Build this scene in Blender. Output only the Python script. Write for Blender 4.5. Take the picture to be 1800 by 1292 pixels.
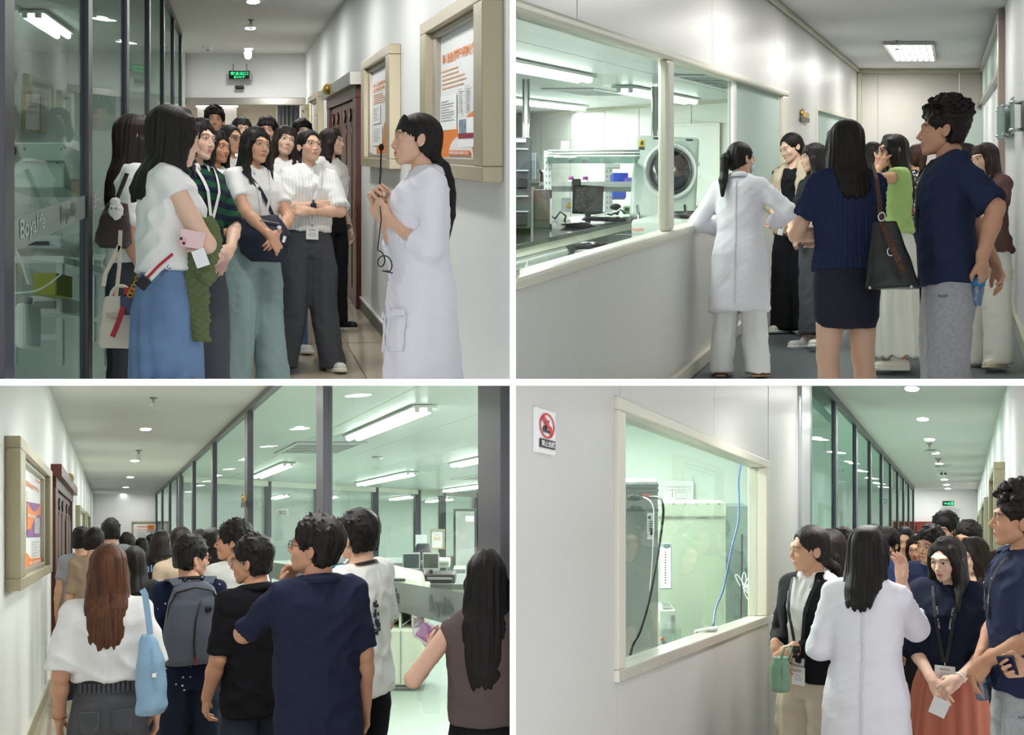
import bpy, bmesh, math, random
import numpy as np
from mathutils import Vector, Matrix
from math import sin, cos, pi, sqrt, atan2, radians as rad

for o in list(bpy.data.objects):
 bpy.data.objects.remove(o)
SC = bpy.context.scene
COL = SC.collection
random.seed(7)
RNG = np.random.default_rng(7)

# ---------------------------------------------------------------- camera, world, exposure
# A building cut open towards the viewer: two storeys, two corridors on each, divided by one thin
# upright board and one thin level board.  The camera stands in front, level, in line with both.
F = 2000.0            # focal length for an 1800 wide picture
U0, V0 = 901.5, 672.0
ZC = 3.0              # camera height
Y0 = 3.2              # where the cut is
cd = bpy.data.cameras.new('camera')
cam = bpy.data.objects.new('camera', cd)
COL.objects.link(cam)
cam.location = (0, 0, ZC)
cam.rotation_euler = (pi / 2, 0, 0)
cd.sensor_fit = 'HORIZONTAL'
cd.sensor_width = 36.0
cd.lens = 36.0 * F / 1800.0
cd.shift_x = (900 - U0) / 1800.0
cd.shift_y = (V0 - 646) / 1800.0
cd.clip_start = 0.1
cd.clip_end = 200
SC.camera = cam

W = bpy.data.worlds.new('world')
SC.world = W
W.use_nodes = True
bg = W.node_tree.nodes['Background']
bg.inputs[0].default_value = (0.96, 0.98, 1.0, 1)
bg.inputs[1].default_value = 0.95

SC.view_settings.view_transform = 'Standard'
SC.view_settings.look = 'None'
SC.view_settings.gamma = 1.0
SC.view_settings.use_curve_mapping = False
SC.view_settings.exposure = 0.22
SC.cycles.max_bounces = 10
SC.cycles.transparent_max_bounces = 16
SC.cycles.use_denoising = True
SC.cycles.sample_clamp_indirect = 6.0
SC.cycles.caustics_reflective = False
SC.cycles.caustics_refractive = False


class Panel:
 """A corridor that runs towards the vanishing point (vx, vy); eye = eye level over its floor."""
 def __init__(s, vx, vy, eye, hc):
  s.vx, s.vy, s.eye, s.hc = vx, vy, eye, hc
  s.kx, s.kz = (vx - U0) / F, (V0 - vy) / F

 def w(s, a, d, h):
  return Vector((a + d * s.kx, d, ZC + h + d * s.kz))

 def px(s, u, v, d):
  return s.w((u - s.vx) * d / F, d, (s.vy - v) * d / F)

 def dw(s, a, u):           # depth at which the wall at a shows in column u
  return F * a / (u - s.vx)

 def dh(s, h, v):           # depth at which the level h shows in row v
  return F * h / (s.vy - v)


P1 = Panel(408, 262, 1.55, 1.63)
P2 = Panel(1675, 260, 1.55, 1.487)
P3 = Panel(194, 943, 1.62, 1.58)
P4 = Panel(1692, 957, 1.55, 1.50)


# area lamps: the ceiling fittings' light, plus added fill lamps that have no fitting
def area(name, loc, sx, sy, power, col=(1, 0.98, 0.95), rot=(0, 0, 0), spread=pi):
 l = bpy.data.lights.new(name, 'AREA')
 l.shape = 'RECTANGLE'
 l.size, l.size_y = sx, sy
 l.energy = power
 l.color = col
 l.spread = spread
 o = bpy.data.objects.new(name, l)
 COL.objects.link(o)
 o.location = loc
 o.rotation_euler = rot
 return o


def lamps(name, P, a, drop, ds, pw, sx, sy, h=None, col=(1, 0.985, 0.96)):
 for d in ds:
  hh = (P.hc if h is None else h) - drop
  ang = math.atan(P.kz)
  if P.kz < 0 and -P.kz * (d - sy / 2) - 0.06 < hh:      # the lower storey's light hangs level under the dividing board
   hh, ang = min(hh, -P.kz * d - 0.10), 0
  o = area(name, P.w(a, d, hh), sx, sy, pw, col, (ang, 0, 0))
  if sx == 0.3: o.data.shape = 'DISK'


lamps('corridor_light_and_fill', P1, 0.23, 0.04, (5.6, 7.4, 9.6, 12.5, 15.2, 18.4), 21, 0.3, 0.3)
lamps('hall_light', P1, -0.8, 0.08, (22.3,), 70, 3, 2, 1.2)
lamps('lab_light_and_fill', P1, -2.4, 0.10, (7, 11, 15.5), 22, 0.6, 2.5, 1.63, (0.95, 1, 0.97))
lamps('corridor_light_and_fill', P2, -0.62, 0.06, (8.2, 11.2, 14.2, 17.3, 20.2), 27, 0.6, 1.2)  # one stands for the grid light, the rest are added without fittings
for d, a in ((8, -2.5), (11, -4.0), (16.4, -4.2), (19.4, -6.95), (22.5, -7.4)):  # the farthest lamp is added to brighten the dark left end
 lamps('lab_light_and_fill', P2, a, 0.07, (d,), 62, 0.26, 2.7, 0.8, (0.97, 1, 0.98))
lamps('corridor_light_and_fill', P3, 0.51, 0.04, (8.5, 12.5, 16.6, 20, 23.6, 27, 30.1, 33, 36, 41), 20, 0.3, 0.3)
for d, a in ((9.5, 3.0), (15.6, 3.76), (26.6, 3.78), (22.6, 7.38), (30.4, 7.3), (35.5, 11.2), (46, 9.0), (47, 13.0)):
 lamps('lab_light_and_fill', P3, a, 0.07, (d,), 150, 0.28, 4.0, 1.58, (1.0, 1.0, 0.985))
lamps('corridor_light_and_fill', P3, 0.95, 0.04, (5.0, 6.2), 9, 0.6, 0.6)  # added fill for the nearest people's backs, no fitting here
lamps('corridor_light_and_fill', P4, -0.48, 0.04, (6.0, 8.5, 10.9, 13.5, 16.1, 18.5, 21, 23.4, 26, 28.3, 30), 18, 0.3, 0.3)
for d, a in ((7.3, -2.4), (10.2, -2.8)):
 lamps('lab_light_and_fill', P4, a, 0.08, (d,), 120, 0.5, 1.9, 1.3, (0.99, 1.0, 0.98))
for d in (14.6, 18, 22, 27):
 lamps('lab_light_and_fill', P4, -3.8, 0.08, (d,), 200, 1.5, 3.0, 1.5, (0.96, 1.0, 0.97))
# ---------------------------------------------------------------- materials
def lin(c):
 if isinstance(c, str):
  c = tuple(int(c[i:i + 2], 16) / 255 for i in (0, 2, 4))
 return tuple((x / 12.92 if x <= 0.04045 else ((x + 0.055) / 1.055) ** 2.4) for x in c)


MATS = {}


def nd(nt, typ, **kw):
 n = nt.nodes.new(typ)
 for k, v in kw.items():
  if hasattr(n, k):
   setattr(n, k, v)
  else:
   n.inputs[k.replace('_', ' ')].default_value = v
 return n


def mat(name, col, rough=0.6, metal=0.0, spec=0.4, bump=0.0, bscale=200.0, bstretch=(1, 1, 1), var=0.0, vscale=8.0,
  emit=0.0, attr=False, coat=0.0, sheen=0.0, aniso=0.0):
 if name in MATS:
  return MATS[name]
 m = bpy.data.materials.new(name)
 m.use_nodes = True
 nt = m.node_tree
 b = nt.nodes['Principled BSDF']
 c = lin(col)
 b.inputs['Base Color'].default_value = (*c, 1)
 b.inputs['Roughness'].default_value = rough
 b.inputs['Metallic'].default_value = metal
 b.inputs['Specular IOR Level'].default_value = spec
 b.inputs['Coat Weight'].default_value = coat
 b.inputs['Sheen Weight'].default_value = sheen
 if aniso:
  b.inputs['Anisotropic'].default_value = aniso
 if emit:
  b.inputs['Emission Color'].default_value = (*c, 1)
  b.inputs['Emission Strength'].default_value = emit
 tc = None
 src = None
 if attr:
  at = nd(nt, 'ShaderNodeAttribute', attribute_name='col')
  src = at.outputs['Color']
  nt.links.new(src, b.inputs['Base Color'])
 if bump or var:
  tc = nd(nt, 'ShaderNodeTexCoord')
  mp = nd(nt, 'ShaderNodeMapping')
  mp.inputs['Scale'].default_value = bstretch
  nt.links.new(tc.outputs['Object'], mp.inputs['Vector'])
 if var:
  nz = nd(nt, 'ShaderNodeTexNoise')
  nz.inputs['Scale'].default_value = vscale
  nz.inputs['Detail'].default_value = 4
  nt.links.new(mp.outputs[0], nz.inputs['Vector'])
  mr = nd(nt, 'ShaderNodeMapRange')
  mr.inputs['From Min'].default_value = 0.3
  mr.inputs['From Max'].default_value = 0.7
  mr.inputs['To Min'].default_value = 1 - var
  mr.inputs['To Max'].default_value = 1 + var
  nt.links.new(nz.outputs['Fac'], mr.inputs['Value'])
  mx = nd(nt, 'ShaderNodeMix', data_type='RGBA', blend_type='MULTIPLY')
  mx.inputs[0].default_value = 1
  if src is None:
   mx.inputs[6].default_value = (*c, 1)
  else:
   nt.links.new(src, mx.inputs[6])
  nt.links.new(mr.outputs[0], mx.inputs[7])
  nt.links.new(mx.outputs[2], b.inputs['Base Color'])
 if bump:
  nz = nd(nt, 'ShaderNodeTexNoise')
  nz.inputs['Scale'].default_value = bscale
  nz.inputs['Detail'].default_value = 3
  nt.links.new(mp.outputs[0], nz.inputs['Vector'])
  bp = nd(nt, 'ShaderNodeBump')
  bp.inputs['Strength'].default_value = min(1.0, bump)
  bp.inputs['Distance'].default_value = 0.004
  nt.links.new(nz.outputs['Fac'], bp.inputs['Height'])
  nt.links.new(bp.outputs[0], b.inputs['Normal'])
 MATS[name] = m
 return m


def glass(name, tint, refl=0.2, rough=0.0, haze=0.0, hcol='ffffff'):
 """A thin pane: clear with a tint, an even reflection and, if asked, a milky share."""
 if name in MATS:
  return MATS[name]
 m = bpy.data.materials.new(name)
 m.use_nodes = True
 nt = m.node_tree
 nt.nodes.remove(nt.nodes['Principled BSDF'])
 out = nt.nodes['Material Output']
 t = nd(nt, 'ShaderNodeBsdfTransparent')
 t.inputs[0].default_value = (*lin(tint), 1)
 cur = t.outputs[0]
 if haze:
  df = nd(nt, 'ShaderNodeBsdfDiffuse')
  df.inputs[0].default_value = (*lin(hcol), 1)
  mx = nd(nt, 'ShaderNodeMixShader')
  mx.inputs[0].default_value = haze
  nt.links.new(cur, mx.inputs[1])
  nt.links.new(df.outputs[0], mx.inputs[2])
  cur = mx.outputs[0]
 g = nd(nt, 'ShaderNodeBsdfGlossy')
 g.inputs['Roughness'].default_value = rough
 mx = nd(nt, 'ShaderNodeMixShader')
 mx.inputs[0].default_value = refl
 nt.links.new(cur, mx.inputs[1])
 nt.links.new(g.outputs[0], mx.inputs[2])
 nt.links.new(mx.outputs[0], out.inputs[0])
 MATS[name] = m
 return m


def emis(name, col, strength):
 if name in MATS:
  return MATS[name]
 m = bpy.data.materials.new(name)
 m.use_nodes = True
 nt = m.node_tree
 nt.nodes.remove(nt.nodes['Principled BSDF'])
 e = nd(nt, 'ShaderNodeEmission')
 e.inputs[0].default_value = (*lin(col), 1)
 e.inputs[1].default_value = strength
 nt.links.new(e.outputs[0], nt.nodes['Material Output'].inputs[0])
 MATS[name] = m
 return m


def pattern(name, col, col2, axis='Z', scale=20.0, duty=0.5, rough=0.85, kind='stripe', thr=0.5, bump=0.15):
 """Cloth with a print: stripes along an axis of the wearer, spots or a blotchy print."""
 if name in MATS:
  return MATS[name]
 m = mat(name, col, rough, spec=0.2, bump=bump, bscale=300)
 nt = m.node_tree
 b = nt.nodes['Principled BSDF']
 tc = nd(nt, 'ShaderNodeTexCoord')
 if kind == 'stripe':
  sx = nd(nt, 'ShaderNodeSeparateXYZ')
  nt.links.new(tc.outputs['Object'], sx.inputs[0])
  mu = nd(nt, 'ShaderNodeMath', operation='MULTIPLY')
  mu.inputs[1].default_value = scale
  nt.links.new(sx.outputs[axis], mu.inputs[0])
  fr = nd(nt, 'ShaderNodeMath', operation='FRACT')
  nt.links.new(mu.outputs[0], fr.inputs[0])
  cmpn = nd(nt, 'ShaderNodeMath', operation='LESS_THAN')
  cmpn.inputs[1].default_value = duty
  nt.links.new(fr.outputs[0], cmpn.inputs[0])
  fac = cmpn.outputs[0]
 elif kind == 'spot':
  v = nd(nt, 'ShaderNodeTexVoronoi')
  v.inputs['Scale'].default_value = scale
  v.inputs['Randomness'].default_value = 0.5
  nt.links.new(tc.outputs['Object'], v.inputs['Vector'])
  cmpn = nd(nt, 'ShaderNodeMath', operation='LESS_THAN')
  cmpn.inputs[1].default_value = thr
  nt.links.new(v.outputs['Distance'], cmpn.inputs[0])
  fac = cmpn.outputs[0]
 else:
  v = nd(nt, 'ShaderNodeTexNoise')
  v.inputs['Scale'].default_value = scale
  v.inputs['Distortion'].default_value = 2.0
  nt.links.new(tc.outputs['Object'], v.inputs['Vector'])
  cmpn = nd(nt, 'ShaderNodeMath', operation='GREATER_THAN')
  cmpn.inputs[1].default_value = thr
  nt.links.new(v.outputs['Fac'], cmpn.inputs[0])
  fac = cmpn.outputs[0]
 mx = nd(nt, 'ShaderNodeMix', data_type='RGBA')
 mx.inputs[6].default_value = (*lin(col), 1)
 mx.inputs[7].default_value = (*lin(col2), 1)
 nt.links.new(fac, mx.inputs[0])
 nt.links.new(mx.outputs[2], b.inputs['Base Color'])
 return m


# ---------------------------------------------------------------- objects
ORIG = {}      # world location of the thing an object belongs to


def tag(o, label=None, cat=None, group=None, kind=None):
 if label: o['label'] = label
 if cat: o['category'] = cat
 if group: o['group'] = group
 if kind: o['kind'] = kind
 return o


def thing(name, label, cat, loc, group=None, rz=0.0):
 o = bpy.data.objects.new(name, None)
 COL.objects.link(o)
 o.location = loc
 o.rotation_euler = (0, 0, rz)
 o.empty_display_size = 0.1
 ORIG[o.name] = Vector(loc)
 return tag(o, label, cat, group)


def link_mesh(name, me, m, parent=None):
 o = bpy.data.objects.new(name, me)
 COL.objects.link(o)
 if m is not None:
  me.materials.append(m)
 if parent is not None:
  o.parent = parent
  ORIG[o.name] = ORIG.get(parent.name, Vector((0, 0, 0)))
 return o


class MB:
 """Collects shapes in world coordinates (or in the frame of a turned thing) for one mesh."""
 def __init__(s):
  s.v, s.f, s.sm = [], [], []

 def add(s, vs, fs, smooth=False):
  n = len(s.v)
  s.v += [tuple(p) for p in vs]
  s.f += [tuple(i + n for i in f) for f in fs]
  s.sm += [smooth] * len(fs)
  return s

 def hexa(s, p):          # 8 points: bottom ring then top ring
  return s.add(p, [(3, 2, 1, 0), (4, 5, 6, 7), (0, 1, 5, 4), (1, 2, 6, 5), (2, 3, 7, 6), (3, 0, 4, 7)])

 def box(s, c, size, R=None):
  hx, hy, hz = size[0] / 2, size[1] / 2, size[2] / 2
  ps = [(-hx, -hy, -hz), (hx, -hy, -hz), (hx, hy, -hz), (-hx, hy, -hz), (-hx, -hy, hz), (hx, -hy, hz), (hx, hy, hz), (-hx, hy, hz)]
  c = Vector(c)
  if R is None:
   return s.hexa([c + Vector(p) for p in ps])
  return s.hexa([c + R @ Vector(p) for p in ps])

 def slab(s, P, a0, a1, d0, d1, h0, h1):     # a piece of a corridor, in the corridor's own directions
  return s.hexa([P.w(a0, d0, h0), P.w(a1, d0, h0), P.w(a1, d1, h0), P.w(a0, d1, h0),
      P.w(a0, d0, h1), P.w(a1, d0, h1), P.w(a1, d1, h1), P.w(a0, d1, h1)])

 def tube(s, path, r, n=8, cap=True, flat=None):
  path = [Vector(p) for p in path]
  rs = r if isinstance(r, (list, tuple)) else [r] * len(path)
  rings, up = [], None
  for i, p in enumerate(path):
   t = (path[min(i + 1, len(path) - 1)] - path[max(i - 1, 0)])
   if t.length < 1e-9: t = Vector((0, 0, 1))
   t.normalize()
   if up is None:
    up = Vector((0, 0, 1)) if abs(t.z) < 0.9 else Vector((1, 0, 0))
   e1 = (up - t * up.dot(t))
   if e1.length < 1e-6: e1 = t.orthogonal()
   e1.normalize()
   up = e1
   e2 = t.cross(e1)
   fx = flat or 1.0
   rings.append([p + (e1 * cos(2 * pi * k / n) + e2 * sin(2 * pi * k / n) * fx) * rs[i] for k in range(n)])
  vs = [q for rg in rings for q in rg]
  fs = []
  for i in range(len(rings) - 1):
   for k in range(n):
    k2 = (k + 1) % n
    fs.append((i * n + k, i * n + k2, (i + 1) * n + k2, (i + 1) * n + k))
  s.add(vs, fs, True)
  if cap:
   m = len(s.v) - len(vs)
   s.f += [tuple(m + k for k in range(n - 1, -1, -1)), tuple(m + (len(rings) - 1) * n + k for k in range(n))]
   s.sm += [False, False]
  return s

 def strap(s, path, nrm, w, t):
  """A flat band along a path; nrm = outward direction at each point."""
  path = [Vector(p) for p in path]
  vs, fs = [], []
  for i, p in enumerate(path):
   tg = (path[min(i + 1, len(path) - 1)] - path[max(i - 1, 0)]).normalized()
   n = Vector(nrm[i] if isinstance(nrm, list) else nrm)
   n = (n - tg * n.dot(tg)).normalized()
   b = tg.cross(n)
   vs += [p - b * w / 2, p + b * w / 2, p + b * w / 2 + n * t, p - b * w / 2 + n * t]
  k = len(path)
  for i in range(k - 1):
   for j in range(4):
    j2 = (j + 1) % 4
    fs.append((i * 4 + j, i * 4 + j2, i * 4 + 4 + j2, i * 4 + 4 + j))
  fs += [(3, 2, 1, 0), ((k - 1) * 4, (k - 1) * 4 + 1, (k - 1) * 4 + 2, (k - 1) * 4 + 3)]
  return s.add(vs, fs)

 def lathe(s, c, prof, n=20, R=None):
  c = Vector(c)
  vs, fs = [], []
  for (r, z) in prof:
   for k in range(n):
    q = Vector((r * cos(2 * pi * k / n), r * sin(2 * pi * k / n), z))
    vs.append(c + (R @ q if R is not None else q))
  m = len(prof)
  for i in range(m - 1):
   for k in range(n):
    k2 = (k + 1) % n
    fs.append((i * n + k, i * n + k2, (i + 1) * n + k2, (i + 1) * n + k))
  fs += [tuple(range(n - 1, -1, -1)), tuple((m - 1) * n + k for k in range(n))]
  return s.add(vs, fs, True)

 def ball(s, c, r, n=14, R=None):
  r = (r, r, r) if not isinstance(r, (tuple, list)) else r
  m = n // 2
  vs, fs = [], []
  c = Vector(c)
  for i in range(m + 1):
   th = pi * i / m
   for k in range(n):
    q = Vector((r[0] * sin(th) * cos(2 * pi * k / n), r[1] * sin(th) * sin(2 * pi * k / n), r[2] * cos(th)))
    vs.append(c + (R @ q if R is not None else q))
  for i in range(m):
   for k in range(n):
    k2 = (k + 1) % n
    fs.append((i * n + k, (i + 1) * n + k, (i + 1) * n + k2, i * n + k2))
  return s.add(vs, fs, True)

 def prism(s, pts, off):
  """A flat outline (world points) given a thickness."""
  pts = [Vector(p) for p in pts]
  off = Vector(off)
  n = len(pts)
  return s.add(pts + [p + off for p in pts], [tuple(range(n - 1, -1, -1)), tuple(range(n, 2 * n))] +
      [(i, (i + 1) % n, n + (i + 1) % n, n + i) for i in range(n)])

 def clip(s, *planes):
  """Cut away what lies on the positive side of each (point, normal)."""
  bm = bmesh.new()
  vs = [bm.verts.new(p) for p in s.v]
  for f, sm in zip(s.f, s.sm):
   try:
    q = bm.faces.new([vs[i] for i in f])
    q.smooth = sm
   except ValueError:
    pass
  for co, no in planes:
   g = bm.verts[:] + bm.edges[:] + bm.faces[:]
   r = bmesh.ops.bisect_plane(bm, geom=g, plane_co=co, plane_no=no, clear_outer=True)
   es = [e for e in r['geom_cut'] if isinstance(e, bmesh.types.BMEdge)]
   if es:
    bmesh.ops.holes_fill(bm, edges=es, sides=0)
  bm.verts.index_update()
  s.v = [tuple(v.co) for v in bm.verts]
  s.f = [tuple(v.index for v in f.verts) for f in bm.faces]
  s.sm = [f.smooth for f in bm.faces]
  bm.free()
  return s

 def mesh(s, off=(0, 0, 0)):
  me = bpy.data.meshes.new('m')
  o = Vector(off)
  me.from_pydata([Vector(p) - o for p in s.v], [], s.f)
  if any(s.sm):
   me.polygons.foreach_set('use_smooth', s.sm)
  me.update()
  return me

 def fixn(s):
  return s

 def build(s, name, m, parent=None, label=None, bevel=0.0, local=False, seg=2):
  if not s.f: return None
  off = ORIG.get(parent.name, (0, 0, 0)) if (parent is not None and not local) else (0, 0, 0)
  me = s.mesh(off)
  bm = bmesh.new()
  bm.from_mesh(me)
  bmesh.ops.recalc_face_normals(bm, faces=bm.faces)
  bm.to_mesh(me)
  bm.free()
  o = link_mesh(name, me, m, parent)
  if label: o['label'] = label
  if bevel:
   md = o.modifiers.new('bevel', 'BEVEL')
   md.width = bevel
   md.segments = seg
   md.limit_method = 'ANGLE'
   md.angle_limit = rad(40)
  return o

 def single(s, name, m, label, cat, group=None, bevel=0.0):
  """A thing that is one mesh: its origin goes to the middle of its base."""
  v = np.array(s.v)
  lo, hi = v.min(0), v.max(0)
  c = Vector(((lo[0] + hi[0]) / 2, (lo[1] + hi[1]) / 2, lo[2]))
  e = bpy.data.objects.new('tmp', None)
  ORIG[e.name] = c
  off = c
  bpy.data.objects.remove(e)
  me = s.mesh(off)
  bm = bmesh.new()
  bm.from_mesh(me)
  bmesh.ops.recalc_face_normals(bm, faces=bm.faces)
  bm.to_mesh(me)
  bm.free()
  o = link_mesh(name, me, m)
  o.location = c
  ORIG[o.name] = c
  if bevel:
   md = o.modifiers.new('bevel', 'BEVEL')
   md.width = bevel
   md.segments = 2
   md.limit_method = 'ANGLE'
   md.angle_limit = rad(40)
  return tag(o, label, cat, group)

 def struct(s, name, m, parent=None, bevel=0.0):
  o = s.build(name, m, parent, bevel=bevel)
  if parent is None: o['kind'] = 'structure'
  return o


TH = 0.0097     # half the thickness of the level board at the cut
TW = 0.0088     # half the thickness of the upright board
UP = ((0, 0, ZC + TH), (0, 0, -1))     # keep above
DN = ((0, 0, ZC - TH), (0, 0, 1))      # keep below
LF = ((-TW, 0, 0), (1, 0, 0))          # keep left
RT = ((TW, 0, 0), (-1, 0, 0))          # keep right
FR = ((0, Y0 + 0.01, 0), (0, -1, 0))   # keep behind the cut


def text(s, org, xd, yd, w, h, m, parent, name='lettering', bold=False, thick=0.001, label=None, nrm=None, local=False):
 """Lettering fitted to w x h: org = lower left corner, xd / yd = unit directions."""
 cu = bpy.data.curves.new('t', 'FONT')
 cu.body = s
 cu.resolution_u = 3
 if bold: cu.offset = 0.02
 ob = bpy.data.objects.new('t', cu)
 me = bpy.data.meshes.new_from_object(ob)
 bpy.data.objects.remove(ob)
 n = len(me.vertices)
 if n == 0:
  return None
 co = np.empty(n * 3)
 me.vertices.foreach_get('co', co)
 co = co.reshape(-1, 3)
 lo, hi = co.min(0), co.max(0)
 q = (co - lo) / np.maximum(hi - lo, 1e-6)
 xd, yd = np.array(xd, float), np.array(yd, float)
 nr = np.cross(xd, yd) if nrm is None else np.array(nrm, float)
 nr = nr / np.linalg.norm(nr)
 off = np.array(ORIG.get(parent.name, (0, 0, 0))) if not local else 0
 p = np.array(org) + q[:, :1] * xd * w + q[:, 1:2] * yd * h + nr * thick - off
 me.vertices.foreach_set('co', p.ravel())
 me.update()
 o = link_mesh(name, me, m, parent)
 me.materials.clear()
 me.materials.append(m)
 if label: o['label'] = label
 return o

# ---------------------------------------------------------------- paints
WHITE = mat('white_paint', 'ecedec', 0.55, spec=0.3, bump=0.05, bscale=60)
CEIL = mat('ceiling_paint', 'e4e4e2', 0.8, spec=0.2)
EDGE = mat('white_board', 'ffffff', 0.8, spec=0.1)
PANEL = mat('grey_panel', 'dbdad5', 0.34, spec=0.45, bump=0.03, bscale=20, bstretch=(1, 1, 0.2))
PANEL4 = mat('warm_grey_panel', 'd0cfca', 0.34, spec=0.45, bump=0.03, bscale=20, bstretch=(1, 1, 0.2))
FRAMEW = mat('cream_aluminium', 'dcd9c8', 0.35, spec=0.5)
COVE = mat('sage_cove', 'b9b8a2', 0.4, spec=0.5)
DARKF = mat('dark_grey_aluminium', '3a3d43', 0.35, spec=0.5)
DARKF3 = mat('grey_aluminium', '55565c', 0.35, spec=0.5)
TILE = mat('beige_tile', 'b9ac98', 0.12, spec=0.5, var=0.04, vscale=3)
GROUT = mat('grout', '8b8172', 0.8)
VINYL = mat('grey_vinyl', '5f676a', 0.5, spec=0.35, var=0.35, vscale=160)
VINYLG = mat('green_vinyl', '9fb0a4', 0.4, spec=0.4, var=0.06, vscale=40)
SKIRT = mat('grey_skirting', '6b6760', 0.4)
METAL = mat('brushed_metal', 'a7a39c', 0.35, metal=0.8)
CHROME = mat('chrome', 'd0d0d0', 0.12, metal=1.0)
BLACK = mat('black_plastic', '141416', 0.4)
GREYP = mat('grey_plastic', '8d908f', 0.45)
WHITEP = mat('white_plastic', 'e8e9e6', 0.35)
GOLD = mat('gold', 'c49a35', 0.3, metal=0.7)
WOOD = mat('red_brown_wood', '55201a', 0.34, spec=0.35, var=0.3, vscale=6, bstretch=(6, 6, 0.6))
WOODR = mat('red_wood', '7a2f1e', 0.3, spec=0.5, var=0.25, vscale=6, bstretch=(6, 6, 0.6))
CHAMP = mat('champagne_frame', 'b7ad92', 0.33, metal=0.35, spec=0.5, bump=0.1, bscale=90, bstretch=(1, 1, 12))
PAPER = mat('print_white', 'eeeeee', 0.5)
ORANGE = mat('print_orange', 'e8812f', 0.5)
PALEOR = mat('print_pale_orange', 'eebd97', 0.5)
GREYTX = mat('print_grey', 'b4b2b2', 0.5)
INK = mat('print_ink', '2b2b2e', 0.5)
GLASS1 = glass('green_tint_glass', 'dfe9e5', 0.15)
GLASS3 = glass('pale_green_glass', 'f8fbf9', 0.07)
GLASS2 = glass('clear_glass', 'eef3f0', 0.06)
GLASS4 = glass('window_glass', 'f1f7f3', 0.10)
FROST = glass('frosted_film', 'a9b6b1', 0.06, 0.4, 0.5, 'b3beb9')
FROST2 = glass('frosted_pane', 'd5e6de', 0.08, 0.2, 0.75, 'd3e3da')
LAMP = emis('lamp_white', 'ffffff', 9.0)
TUBEL = emis('tube_white', 'f6fff8', 10.0)

# ---------------------------------------------------------------- the two dividing boards
m = MB()
x1, z1, far = 3.2, 2.2, 12.0
m.box((0, (Y0 + far) / 2, ZC), (2 * x1 + 8, far - Y0, 2 * TH))
m.struct('trim_1', EDGE)
m = MB()
m.box((0, (Y0 + 46) / 2, ZC + TH + 5), (2 * TW, 46 - Y0, 10))
m.struct('trim_2', EDGE)
m = MB()
m.box((0, (Y0 + 52) / 2, ZC - TH - 5.5), (2 * TW, 52 - Y0, 11.0))
m.struct('trim_3', EDGE)


def shell(name, P, mt, a0, a1, d0, d1, h0, h1, clips, parent=None, bevel=0):
 m = MB().slab(P, a0, a1, d0, d1, h0, h1)
 m.clip(FR, *clips)
 return m.struct(name, mt, parent, bevel) if m.f else None


def sroot(name):
 o = bpy.data.objects.new(name, None)
 COL.objects.link(o)
 o['kind'] = 'structure'
 return o


def tiles(P, cols, rows, h, clips, parent, gap=0.006, t=0.012, mt=None):
 for i in range(len(cols) - 1):
  for j in range(len(rows) - 1):
   m = MB().slab(P, cols[i] + gap, cols[i + 1] - gap, rows[j] + gap * 2, rows[j + 1] - gap * 2, h - 0.01, h)
   m.clip(FR, *clips)
   if m.f: m.build('tile', mt or TILE, parent)


def glazing(name, P, a, ds, h0, h1, gm, fm, clips, side, mw=0.05, md=0.12, band=None, rail=0.07, head=0.06, gt=0.006):
 """A glass partition along the corridor: mullions at the depths ds, a pane between each two."""
 r = sroot(name)
 for d in ds:
  m = MB().slab(P, a - mw / 2, a + mw / 2, d - md / 2, d + md / 2, h0, h1).clip(FR, *clips)
  if m.f: m.build('mullion', fm, r, bevel=0.004)
 m = MB().slab(P, a - mw / 2 - 0.004, a + mw / 2 + 0.004, ds[0], ds[-1] + md / 2, h1, h1 + head).clip(FR, *clips)
 m.build('head_rail', fm, r)
 m = MB().slab(P, a - mw / 2 - 0.004, a + mw / 2 + 0.004, ds[0], ds[-1] + md / 2, h0, h0 + rail).clip(FR, *clips)
 if m.f: m.build('bottom_rail', fm, r)
 panes = []
 for d0, d1 in zip(ds[:-1], ds[1:]):
  m = MB().slab(P, a - gt / 2, a + gt / 2, d0 + md / 2, d1 - md / 2, h0 + rail, h1).clip(FR, *clips)
  if not m.f: continue
  p = m.build('pane', gm, r)
  panes.append((p, d0, d1))
  if band:
   b = MB().slab(P, a + side * (gt / 2 + 0.001), a + side * (gt / 2 + 0.003), d0 + md / 2, d1 - md / 2, band[0], band[1]).clip(FR, *clips)
   if b.f: b.build('frosted_band', FROST, p)
 return r, panes


# ================================================================ corridor one (upper left)
C1 = (UP, LF)
shell('ceiling', P1, CEIL, -5.5, 1.4, 3.2, 19.6, 1.63, 1.75, C1)
shell('wall_right', P1, WHITE, 1.25, 1.37, 3.2, 19.6, -1.55, 1.63, C1)
fl = shell('floor', P1, GROUT, -5.5, 1.25, 3.2, 25, -1.75, -1.561, C1)
tiles(P1, [-0.69, 0.11, 0.91, 1.25], [6.8 + 2.3 * k for k in range(9)], -1.55, C1, fl)
shell('floor', P1, mat('lab_floor', '8f9a95', 0.35, var=0.06), -5.4, -0.75, 3.2, 19.4, -1.561, -1.552, C1)
b = shell('baseboard_right', P1, SKIRT, 1.235, 1.25, 5.0, 11.0, -1.55, -1.44, C1)
m = MB().slab(P1, 1.23, 1.25, 5.0, 11.0, -1.44, -1.425).clip(FR, *C1)
m.build('top_strip', WHITEP, b)
shell('baseboard_right', P1, SKIRT, 1.235, 1.25, 14.5, 19.5, -1.55, -1.44, C1)
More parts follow.
